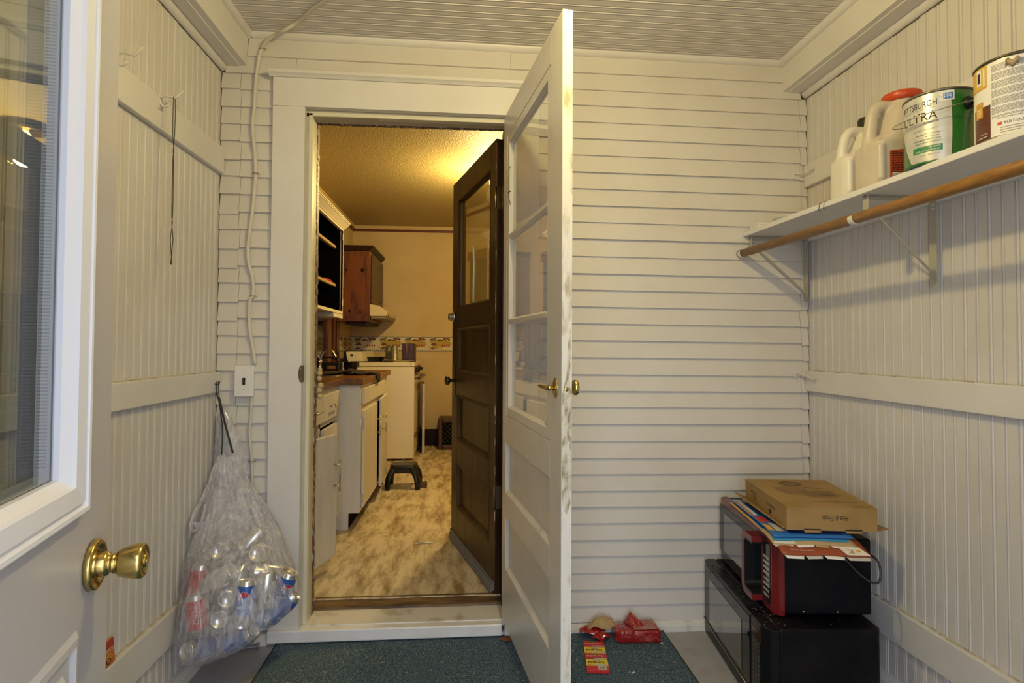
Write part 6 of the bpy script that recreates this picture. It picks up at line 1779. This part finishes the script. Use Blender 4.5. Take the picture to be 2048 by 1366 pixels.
mb = MB(); mb.lathe([(0.024, 0.0005), (0.024, 0.008), (0.016, 0.014), (0.014, 0.06), (0.018, 0.066), (0.018, 0.085), (0.0005, 0.09)], 18, (-1.10, 4.53, 0.99)); mb.obj('body', CHROME, t)
mb = MB(); mb.tube(smooth_path([(-1.10, 4.53, 1.06), (-1.08, 4.53, 1.13), (-1.02, 4.53, 1.15), (-0.98, 4.53, 1.10)], 5), 0.009, 10); mb.obj('spout', CHROME, t)
mb = MB(); mb.tube([(-1.10, 4.53, 1.075), (-1.11, 4.53, 1.10), (-1.14, 4.53, 1.135)], [0.008, 0.007, 0.006], 8); mb.obj('lever', CHROME, t)

t = thing('radio', 'black portable box with a handle on the worktop under the window trim', 'radio', (-1.05, 4.68, 0.99))
mb = MB(); mb.box(-1.165, -0.965, 4.60, 4.72, 0.9915, 1.055); mb.obj('case', BLACKP, t, bevel=0.012, segs=3)
mb = MB(); mb.tube(smooth_path([(-1.15, 4.66, 1.05), (-1.14, 4.66, 1.085), (-1.06, 4.66, 1.092), (-1.0, 4.66, 1.08), (-0.985, 4.66, 1.05)], 4), 0.009, 8); mb.obj('carry_handle', BLACKP, t)
mb = MB(); mb.box(-1.06, -1.0, 4.5985, 4.6005, 1.005, 1.030); mb.obj('dial_plate', M('dull_orange_plate', (0.28, 0.14, 0.05), 0.4), t)
t = thing('black_tub', 'low black tub on the worktop end against the stove', 'tub', (-1.07, 4.75, 0.99))
mb = MB(); mb.lathe([(0.040, 0.0006), (0.048, 0.004), (0.055, 0.062), (0.057, 0.064), (0.053, 0.064), (0.046, 0.010), (0.0005, 0.008)], 22, (-0.905, 4.70, 0.9905)); mb.obj('bowl', BLACKP, t)

t = thing('dish_cloth', 'crumpled black cloth on the worktop hanging over its front edge', 'cloth', (-0.70, 4.05, 0.99))
mb = MB()
def cloth(a, b):
    x = -0.93 + 0.36 * a; y = 3.92 + 0.34 * b + 0.03 * math.sin(5 * a)
    z = 0.9925 + 0.030 * math.exp(-((a - 0.42) ** 2) / 0.02) * (0.6 + 0.4 * math.sin(b * 6)) + 0.006 * (1 + noise.noise(Vector((a * 7, b * 7, 2))))
    if x > -0.600:
        over = x + 0.600
        narrow = 0.40
        y = 4.09 + (y - 4.09) * narrow
        z = 0.992 - over * 1.9; x = -0.596 + 0.003 * math.sin(b * 9)
    elif a > 0.6:
        k = (a - 0.6) / 0.32
        y = 4.09 + (y - 4.09) * (1 - 0.60 * min(1, k))
        z = 0.9925 + 0.006 * (1 + noise.noise(Vector((a * 7, b * 7, 2))))
    return Vector((x, y, z))
mb.grid(cloth, 26, 14); mb.obj('fabric', M('black_cloth', (0.010, 0.008, 0.006), 0.9), t, thick=0.003)

# ---- white open upper cabinet
UX = -0.915
t = thing('wall_cabinet', 'white upper cabinet without doors, dark shelves inside, left in the kitchen', 'cabinet', (-1.08, 3.7, 1.4))
YC0, YC1 = 2.75, 4.43
CABX = M('cabinet_frame_white', (0.68, 0.63, 0.52), 0.4)
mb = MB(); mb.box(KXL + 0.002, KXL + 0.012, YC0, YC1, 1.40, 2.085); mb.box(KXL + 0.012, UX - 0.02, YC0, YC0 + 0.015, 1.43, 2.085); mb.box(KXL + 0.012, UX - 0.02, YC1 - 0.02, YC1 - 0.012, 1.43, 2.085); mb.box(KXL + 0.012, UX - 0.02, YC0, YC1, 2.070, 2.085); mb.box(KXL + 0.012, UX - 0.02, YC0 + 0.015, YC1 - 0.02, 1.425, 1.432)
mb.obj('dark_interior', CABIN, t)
mb = MB(); mb.box(KXL + 0.01, UX, YC1 - 0.012, YC1, 1.386, 2.085); mb.obj('end_panel', CABX, t)
mb = MB(); mb.box(UX - 0.014, UX + 0.0006, YC1 - 0.012, YC1 + 0.0005, 1.386, 2.05); mb.obj('stile', CABX, t)
mb = MB(); mb.box(UX - 0.020, UX, YC0, YC1 - 0.0125, 1.418, 1.438); mb.box(KXL + 0.01, UX - 0.02, YC0, YC1 - 0.012, 1.415, 1.424); mb.obj('bottom_rail', CABX, t)
mb = MB(); mb.box(KXL + 0.01, UX, YC1 - 0.30, YC1 - 0.012, 1.386, 1.4145); mb.obj('light_valance', CABW, t)
mb = MB(); mb.box(UX - 0.020, UX, YC0, YC1 - 0.0125, 2.036, 2.085); mb.obj('top_rail', CABX, t)
mb = MB(); mb.prism([(UX - 0.02, 2.0505), (UX + 0.006, 2.0505), (UX + 0.010, 2.056), (UX + 0.040, 2.082), (UX + 0.044, 2.083), (UX + 0.044, 2.089), (UX + 0.050, 2.091), (UX + 0.050, 2.098), (UX - 0.02, 2.098)], 'y', YC0, YC1 + 0.01); mb.obj('crown', CABX, t)
mb = MB(); mb.box(KXL + 0.01, UX - 0.02, YC0, YC1, 2.086, 2.098); mb.obj('top_board', CABX, t)
SHB = M('raw_shelf_edge', (0.36, 0.25, 0.12), 0.6)
for zz in (1.622, 1.905):
    mb = MB(); mb.box(UX - 0.075, UX - 0.050, YC0 + 0.015, YC1 - 0.02, zz, zz + 0.019); mb.obj('shelf', SHB, t)
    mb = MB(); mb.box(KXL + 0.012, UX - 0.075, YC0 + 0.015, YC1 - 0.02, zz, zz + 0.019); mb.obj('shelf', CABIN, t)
mb = MB()
for zz in (1.50, 1.99):
    mb.box(UX - 0.002, UX + 0.003, YC1 - 0.026, YC1 - 0.004, zz - 0.025, zz + 0.025)
    hh = mb.obj('hinge_plate', CABX, t); mb = MB()
t = thing('red_tool', 'small red handled item on the lower shelf of the open white cabinet', 'tool', (-0.98, 4.30, 1.642))
mb = MB(); mb.tube(smooth_path([(-0.985, 4.12, 1.650), (-0.980, 4.20, 1.654), (-0.978, 4.29, 1.652), (-0.98, 4.35, 1.648)], 4), [0.007] * 6 + [0.0075] * 7, 8); mb.obj('grip', M('red_grip', (0.45, 0.015, 0.02), 0.35), t)
mb = MB(); mb.tube([(-0.98, 4.35, 1.648), (-0.978, 4.385, 1.646)], 0.004, 8); mb.obj('tip', STEEL, t)

# ---- brown upper cabinet and range hood
t = thing('wall_cabinet', 'red brown knotty wood upper cabinet above the range hood', 'cabinet', (-1.07, 6.0, 1.41))
BX, BY0, BY1 = -0.915, 5.63, 6.42
mb = MB(); mb.box(KXL + 0.002, BX, BY0, BY1, 1.415, 2.085); mb.obj('carcass', REDWOOD, t, bevel=0.002)
mb = MB(); mb.box(BX - 0.035, BX + 0.004, BY0 - 0.005, BY0 + 0.03, 1.415, 2.085); mb.obj('stile', REDWOOD, t, bevel=0.002)
mb = MB(); mb.prism([(KXL + 0.002, 2.086), (BX + 0.006, 2.086), (BX + 0.030, 2.118), (BX + 0.034, 2.135), (KXL + 0.002, 2.135)], 'y', BY0 - 0.02, BY1); mb.obj('crown', DARKTRIM, t)
mb = MB(); mb.box(BX, BX + 0.018, BY0 + 0.06, BY1 - 0.01, 1.59, 2.055); dr = mb.obj('door', DOORBROWN, t, bevel=0.006, segs=3)
mb = MB(); mb.lathe([(0.006, 0), (0.005, 0.012), (0.013, 0.018), (0.011, 0.025), (0.0005, 0.027)], 14, (BX + 0.018, BY1 - 0.18, 1.64), (1, 0, 0)); mb.obj('knob', M('bright_knob', (0.75, 0.70, 0.55), 0.15, 0.9), dr)
mb = MB(); mb.box(-1.14, BX - 0.03, BY0 + 0.03, BY1, 1.385, 1.4145); mb.obj('light_rail', DARKTRIM, t)
for (yk, zk2, r_) in ((-1.13, 1.90, 0.012), (-0.985, 1.90, 0.020), (-1.10, 1.51, 0.016), (-1.0, 1.50, 0.012), (-1.02, 1.58, 0.006), (-1.08, 1.62, 0.006)):
    mb = MB(); mb.prism([(yk + r_ * 0.8 * math.cos(a), zk2 + r_ * math.sin(a)) for a in [2 * PI * j / 14 for j in range(14)]], 'y', BY0 - 0.0008, BY0 + 0.001); mb.obj('knot', DARKTRIM, t)
t = thing('range_hood', 'cream range hood under the brown cabinet', 'range hood', (-0.98, 6.0, 1.46))
HOODM = M('hood_cream', (0.62, 0.52, 0.33), 0.35)
mb = MB(); mb.prism([(KXL + 0.30, 1.468), (-0.758, 1.468), (-0.748, 1.505), (-0.828, 1.566), (BX + 0.002, 1.580), (BX + 0.002, 1.470)], 'y', BY0 + 0.003, BY1); mb.obj('canopy', HOODM, t, bevel=0.002)
mb = MB(); mb.box(-0.90, -0.765, BY0 + 0.01, BY1, 1.445, 1.4675); mb.obj('filter_tray', M('hood_dark', (0.20, 0.16, 0.10), 0.5), t)
for yy in (5.75, 6.2):
    mb = MB(); mb.box(-0.763, -0.751, yy, yy + 0.04, 1.470, 1.482); mb.obj('switch', BLACKP, t)

# ---- stove
t = thing('stove', 'cream enamel cooking stove seen from its side at the end of the kitchen', 'stove', (-0.83, 6.0, ZK))
SX0, SX1, SY0, SY1 = -1.165, -0.487, 5.622, 6.385
mb = MB(); mb.box(SX0, SX1 - 0.03, SY0 + 0.013, SY1, 0.125, 0.983); mb.obj('body', STOVEW, t, bevel=0.003)
mb = MB(); mb.box(SX0, SX1, SY0, SY0 + 0.012, 0.118, 0.983); mb.obj('side_panel', STOVEW, t, bevel=0.003)
mb = MB(); mb.box(SX0 - 0.02, SX1 + 0.003, SY0 - 0.004, SY1, 0.986, 1.028); mb.obj('cooktop', STOVEW, t, bevel=0.008, segs=3)
mb = MB(); mb.prism([(-1.105, 1.0285), (-0.965, 1.0285), (-0.992, 1.125), (-1.125, 1.127), (-1.127, 1.09)], 'y', SY0 + 0.004, SY1); bgd = mb.obj('backguard', STOVEW, t, bevel=0.004)
mb = MB(); mb.prism([(-1.150, 1.0), (-1.106, 1.0), (-1.127, 1.127), (-1.150, 1.127)], 'y', SY0 + 0.002, SY1); mb.obj('backguard_rear', BLACKP, t)
mb = MB(); mb.box(-1.085, -1.062, SY0 + 0.002, SY0 + 0.0045, 1.085, 1.105); mb.obj('badge', INK, bgd)
mb = MB(); mb.box(-1.085, SX1 - 0.20, SY0 - 0.003, SY0 + 0.05, 1.0285, 1.036); mb.box(-1.13, -1.0, SY0 - 0.02, SY0 + 0.01, 0.99, 1.03); mb.obj('dark_edge_trim', M('stove_dark_trim', (0.05, 0.025, 0.012), 0.4), t)
mb = MB(); mb.box(-0.53, -0.51, SY0 - 0.0055, SY0 - 0.003, 1.008, 1.016); mb.obj('badge', M('badge_brown', (0.12, 0.07, 0.03), 0.4), t)
mb = MB(); mb.box(SX1 - 0.03, SX1 - 0.006, SY0 + 0.012, SY1, 0.895, 0.983); mb.obj('control_fascia', M('fascia_dark', (0.06, 0.04, 0.02), 0.3), t)
for k in range(5):
    mb = MB(); mb.lathe([(0.021, 0), (0.021, 0.010), (0.016, 0.014), (0.015, 0.032), (0.0005, 0.034)], 18, (SX1 - 0.006, SY0 + 0.07 + k * 0.155, 0.945), (1, 0, 0)); mb.obj('knob', BLACKP, t)
mb = MB(); mb.box(SX1 - 0.03, SX1 - 0.002, SY0 + 0.02, SY1 - 0.005, 0.35, 0.89); od = mb.obj('oven_door', STOVEW, t, bevel=0.005)
mb = MB(); mb.box(SX1 - 0.002, SX1 + 0.052, SY0 + 0.03, SY0 + 0.05, 0.862, 0.885); mb.box(SX1 - 0.002, SX1 + 0.052, SY1 - 0.05, SY1 - 0.03, 0.862, 0.885); mb.box(SX1 + 0.030, SX1 + 0.056, SY0 + 0.03, SY1 - 0.03, 0.862, 0.885); mb.obj('door_handle', M('handle_brown', (0.10, 0.055, 0.02), 0.3), od, bevel=0.004)
mb = MB(); mb.box(SX1 - 0.03, SX1 - 0.004, SY0 + 0.02, SY1 - 0.005, 0.13, 0.335); dw = mb.obj('drawer', STOVEW, t, bevel=0.005)
mb = MB(); mb.box(SX1 - 0.004, SX1 + 0.016, SY0 + 0.04, SY1 - 0.04, 0.318, 0.332); mb.obj('drawer_lip', M('handle_brown', (0.1, 0.055, 0.02), 0.3), dw, bevel=0.003)
for (a, b) in ((SX0 + 0.05, SY0 + 0.05), (SX1 - 0.10, SY0 + 0.05), (SX0 + 0.05, SY1 - 0.05), (SX1 - 0.10, SY1 - 0.05)):
    mb = MB(); mb.lathe([(0.020, 0.0006), (0.020, 0.012), (0.009, 0.016), (0.009, 0.031)], 12, (a, b, ZK)); mb.obj('levelling_foot', STEEL, t)
CT = 1.0285
t = thing('black_pan', 'low black pan at the back of the stove top', 'pan', (-0.90, 5.93, CT))
mb = MB(); mb.lathe([(0.070, 0.0005), (0.085, 0.004), (0.095, 0.045), (0.097, 0.046), (0.092, 0.046), (0.082, 0.010), (0.0005, 0.008)], 24, (-0.90, 5.95, CT)); mb.obj('bowl', BLACKP, t)
mb = MB(); mb.tube([(-0.812, 5.94, CT + 0.040), (-0.73, 5.93, CT + 0.046), (-0.68, 5.925, CT + 0.046)], [0.008, 0.010, 0.009], 8, flat=0.6); mb.obj('handle', BLACKP, t)
t = thing('baking_sheet', 'pale metal baking sheet lying across the stove burners', 'tray', (-0.65, 5.76, CT))
mb = MB(); vs_, fs = zring(-0.79, -0.492, 5.64, 5.76, [(0.0, CT + 0.016), (0.003, CT + 0.021), (0.006, CT + 0.016), (0.012, CT + 0.0095), (0.06, CT + 0.0093)]); mb.add(vs_, fs); mb.obj('sheet', M('sheet_metal', (0.60, 0.54, 0.40), 0.3, 0.6), t, thick=0.0015, fix=False)
mb = MB()
for (a, b) in ((-0.76, 5.66), (-0.52, 5.66), (-0.76, 5.74), (-0.52, 5.74)):
    mb.box(a - 0.02, a + 0.02, b - 0.005, b + 0.005, CT + 0.0004, CT + 0.0085)
mb.obj('burner_bars', DARKTRIM, t)
CANL = [M('old_can_label', (0.40, 0.36, 0.24), 0.4, 0.5, col2=(0.14, 0.13, 0.09), nscale=25, stretch=(1, 1, 6), namount=0.8), M('green_can_label', (0.20, 0.19, 0.11), 0.4, 0.3, col2=(0.09, 0.09, 0.05), nscale=25, stretch=(1, 1, 6), namount=0.8)]
for (x, y, r_, h_, mi, lb) in ((-0.681, 5.685, 0.033, 0.145, 0, 'pale paper labelled can at the front of the stove top'), (-0.752, 5.80, 0.034, 0.150, 1, 'greenish can behind the pale can on the stove top')):
    zb_ = CT + (0.0115 if y < 5.77 else 0.0006)
    t = thing('food_can', lb, 'can', (x, y, zb_))
    mb = MB(); mb.lathe([(r_ - 0.002, 0), (r_, 0.001), (r_, 0.004), (r_ - 0.0015, 0.006), (r_ - 0.0015, h_ - 0.022), (r_ * 0.80, h_ - 0.004), (r_ * 0.84, h_), (0.0005, h_ - 0.002)], 24, (x, y, zb_)); mb.obj('tin', CANL[mi], t)
    mb = MB(); mb.lathe([(r_ * 0.3, 0), (r_ * 0.3, 0.012), (0.0005, 0.0125)], 12, (x, y, zb_ + h_ - 0.0015)); mb.obj('spout_cap', INK, t)
t = thing('wooden_box', 'dark streaked wooden box standing at the front corner of the stove', 'box', (-0.54, 5.66, CT))
BXM = M('dark_streaked_wood', (0.030, 0.009, 0.004), 0.35, col2=(0.20, 0.075, 0.015), nscale=9, stretch=(7, 7, 0.9), namount=0.9, sharp=(0.5, 0.72))
mb = MB(); mb.box(-0.606, -0.494, 5.632, 5.70, CT + 0.022, CT + 0.178); mb.obj('box_body', BXM, t, bevel=0.004)
mb = MB(); mb.box(-0.491, -0.478, 5.628, 5.704, CT + 0.0006, CT + 0.176); mb.obj('sliding_lid', M('box_lid_brown', (0.09, 0.035, 0.012), 0.4), t, bevel=0.002)

# ---- floor things in the kitchen
def leg_loft(mb, p0, p1, r0_, r1_):
    mb.tube([p0, (Vector(p0) * 0.65 + Vector(p1) * 0.35) + Vector((0, 0, 0.004)), p1], [r0_, (r0_ + r1_) / 2, r1_], 10)
t = thing('step_stool', 'small black plastic step stool on the kitchen floor', 'stool', (-0.47, 4.60, ZK))
zt_ = 0.278
mb = MB()
R = [rrect(-0.470, 4.60, 0.098, 0.085, zt_ - 0.028, 0.45, 36), rrect(-0.470, 4.60, 0.105, 0.092, zt_ - 0.022, 0.45, 36), rrect(-0.470, 4.60, 0.100, 0.088, zt_ - 0.004, 0.5, 36), rrect(-0.470, 4.60, 0.088, 0.076, zt_, 0.55, 36)]
mb.rings(R); mb.obj('seat', BLACKP, t)
for sx in (-1, 1):
    for sy in (-1, 1):
        mb = MB()
        a0_ = Vector((-0.470 + sx * 0.068, 4.60 + sy * 0.058, zt_ - 0.020)); a1_ = Vector((-0.470 + sx * 0.113, 4.60 + sy * 0.100, ZK + 0.001))
        mid = a0_ * 0.45 + a1_ * 0.55 + Vector((sx * 0.014, sy * 0.012, 0.012))
        pts = smooth_path([a0_, mid, a1_], 4)
        k = len(pts)
        mb.tube(pts, [0.034 - 0.012 * i / (k - 1) for i in range(k)], 12, flat=0.7); mb.obj('leg', BLACKP, t)
for sx, sy in ((0, -1), (0, 1), (-1, 0), (1, 0)):
    mb = MB()
    if sx == 0:
        mb.box(-0.540, -0.400, 4.60 + sy * 0.078 - 0.008, 4.60 + sy * 0.078 + 0.008, zt_ - 0.062, zt_ - 0.024)
    else:
        mb.box(-0.470 + sx * 0.088 - 0.008, -0.470 + sx * 0.088 + 0.008, 4.54, 4.66, zt_ - 0.062, zt_ - 0.024)
    mb.obj('apron', BLACKP, t, bevel=0.006)
t = thing('brown_block', 'small dark brown wooden block with nails beside the step stool', 'block', (-0.315, 4.58, ZK))
mb = MB(); mb.box(-0.340, -0.292, 4.555, 4.61, ZK + 0.001, ZK + 0.040); mb.obj('wood', M('block_wood', (0.10, 0.05, 0.02), 0.6), t, bevel=0.003)
for (a, b) in ((-0.331, 4.58), (-0.305, 4.57)):
    mb = MB(); mb.tube([(a, b, ZK + 0.039), (a, b, ZK + 0.070)], 0.002, 6); mb.obj('nail', DARKIRON, t)
t = thing('paper_strip', 'blue and white paper strip lying on the brown kitchen floor', 'paper', (-0.227, 3.288, ZK))
mb = MB(); mb.grid(lambda a, b: Vector((-0.270 + 0.088 * a, 3.276 + 0.020 * b + 0.012 * a, ZK + 0.0012 + 0.003 * math.sin(PI * a))), 8, 3); mb.obj('sheet', WHITEK, t, thick=0.0005)
mb = MB(); mb.grid(lambda a, b: Vector((-0.264 + 0.066 * a, 3.280 + 0.010 * b + 0.010 * a, ZK + 0.0018 + 0.003 * math.sin(PI * a))), 8, 2); mb.obj('blue_print', M('paper_blue', (0.10, 0.13, 0.35), 0.5), t, fix=False)
t = thing('panel_board', 'thin grey edged dark panel standing upright in front of the stove', 'board', (-0.43, 6.05, ZK))
e0, e1 = Vector((-0.412, 5.99, 0)), Vector((-0.448, 6.40, 0))
d_ = (e1 - e0).normalized(); n_ = Vector((-d_.y, d_.x, 0))
mb = MB(); c = [e0 + n_ * 0.0, e1, e1 + n_ * 0.018, e0 + n_ * 0.018]
mb.hexa([p + Vector((0, 0, ZK + 0.001)) for p in c] + [p + Vector((0, 0, 0.80)) for p in c]); mb.obj('panel', M('oven_panel_dark', (0.06, 0.035, 0.015), 0.3, col2=(0.28, 0.19, 0.09), nscale=3, namount=0.8), t)
mb = MB(); c = [e0 - d_ * 0.012 - n_ * 0.003, e0 + d_ * 0.004 - n_ * 0.003, e0 + d_ * 0.004 + n_ * 0.024, e0 - d_ * 0.012 + n_ * 0.024]
mb.hexa([p + Vector((0, 0, ZK + 0.001)) for p in c] + [p + Vector((0, 0, 0.80)) for p in c]); lab(mb.obj('edge_channel', M('scuffed_alu', (0.40, 0.38, 0.33), 0.5, 0.3, col2=(0.66, 0.63, 0.55), nscale=14, namount=0.9), t, bevel=0.002), 'scuffed pale metal edge')
t = thing('lattice_crate', 'dark brown crate with a lattice front standing at the far kitchen wall', 'crate', (-0.14, 6.35, ZK))
CR = M('crate_brown', (0.065, 0.028, 0.012), 0.4)
x0, x1, y0, y1, z0, z1 = -0.285, 0.10, 6.20, 6.45, ZK + 0.001, 0.425
mb = MB(); mb.box(x0, x1, y0 + 0.02, y0 + 0.026, z0, z1 - 0.02); mb.obj('dark_backing', CABIN, t)  # near-black sheet right behind the lattice
for nm, b_ in (('side_post', (x0, x0 + 0.045, y0, y1, z0, z1)), ('side_post', (x1 - 0.045, x1, y0, y1, z0, z1)), ('top_rail', (x0 + 0.045, x1 - 0.045, y0, y1, z1 - 0.05, z1)), ('bottom_rail', (x0 + 0.045, x1 - 0.045, y0, y1, z0, z0 + 0.05))):
    mb = MB(); mb.box(*b_); mb.obj(nm, CR, t, bevel=0.012, segs=3)
LAT = M('crate_lattice', (0.030, 0.040, 0.020), 0.4)
W2, H2 = x1 - x0 - 0.09, z1 - z0 - 0.10
def clipseg(p, q):
    return p, q
for s in (1, -1):
    off = -H2
    while off < W2:
        a = max(0.0, off); b = min(W2, off + H2)
        if b - a > 0.02:
            za, zb_ = (a - off, b - off) if s > 0 else (H2 - (a - off), H2 - (b - off))
            mb = MB(); mb.tube([(x0 + 0.045 + a, y0 + 0.012 + 0.003 * s, z0 + 0.05 + za), (x0 + 0.045 + b, y0 + 0.012 + 0.003 * s, z0 + 0.05 + zb_)], 0.0035, 6); mb.obj('lattice_strip', LAT, t)
        off += 0.048

# ================================================================== LAMPS (the porch lamp hangs just above the frame)
t = thing('porch_lamp', 'bare bulb ceiling lamp in a white porcelain holder above the porch', 'lamp', (0.24, 1.18, 2.44))
mb = MB(); mb.lathe([(0.055, 0.0), (0.055, -0.012), (0.036, -0.022), (0.024, -0.040), (0.020, -0.046), (0.0005, -0.046)], 28, (0.24, 1.18, 2.447)); mb.obj('holder', WHITEP, t)
mb = MB(); mb.lathe([(0.013, -0.046), (0.014, -0.058), (0.024, -0.078), (0.031, -0.098), (0.031, -0.112), (0.022, -0.132), (0.0005, -0.138)], 24, (0.24, 1.18, 2.447)); mb.obj('bulb', M('lit_bulb', (0.8, 0.75, 0.6), 0.3, emit=(1.0, 0.80, 0.42), estr=9.0), t)
t = thing('kitchen_lamp', 'round kitchen ceiling lamp hidden behind the dark door', 'lamp', (0.20, 4.30, KCEIL))
mb = MB(); mb.lathe([(0.05, 0.0), (0.05, -0.010), (0.110, -0.030), (0.115, -0.036), (0.030, -0.030), (0.022, -0.036), (0.0005, -0.036)], 28, (0.20, 4.30, KCEIL - 0.0005)); mb.obj('holder', BRASS, t)  # unseen dish, flared wide to keep the bulb's light off the ceiling
mb = MB(); mb.lathe([(0.013, -0.034), (0.016, -0.045), (0.032, -0.070), (0.036, -0.090), (0.034, -0.110), (0.020, -0.130), (0.0005, -0.136)], 24, (0.20, 4.30, KCEIL)); mb.obj('bulb', MATS['lit_bulb'], t)
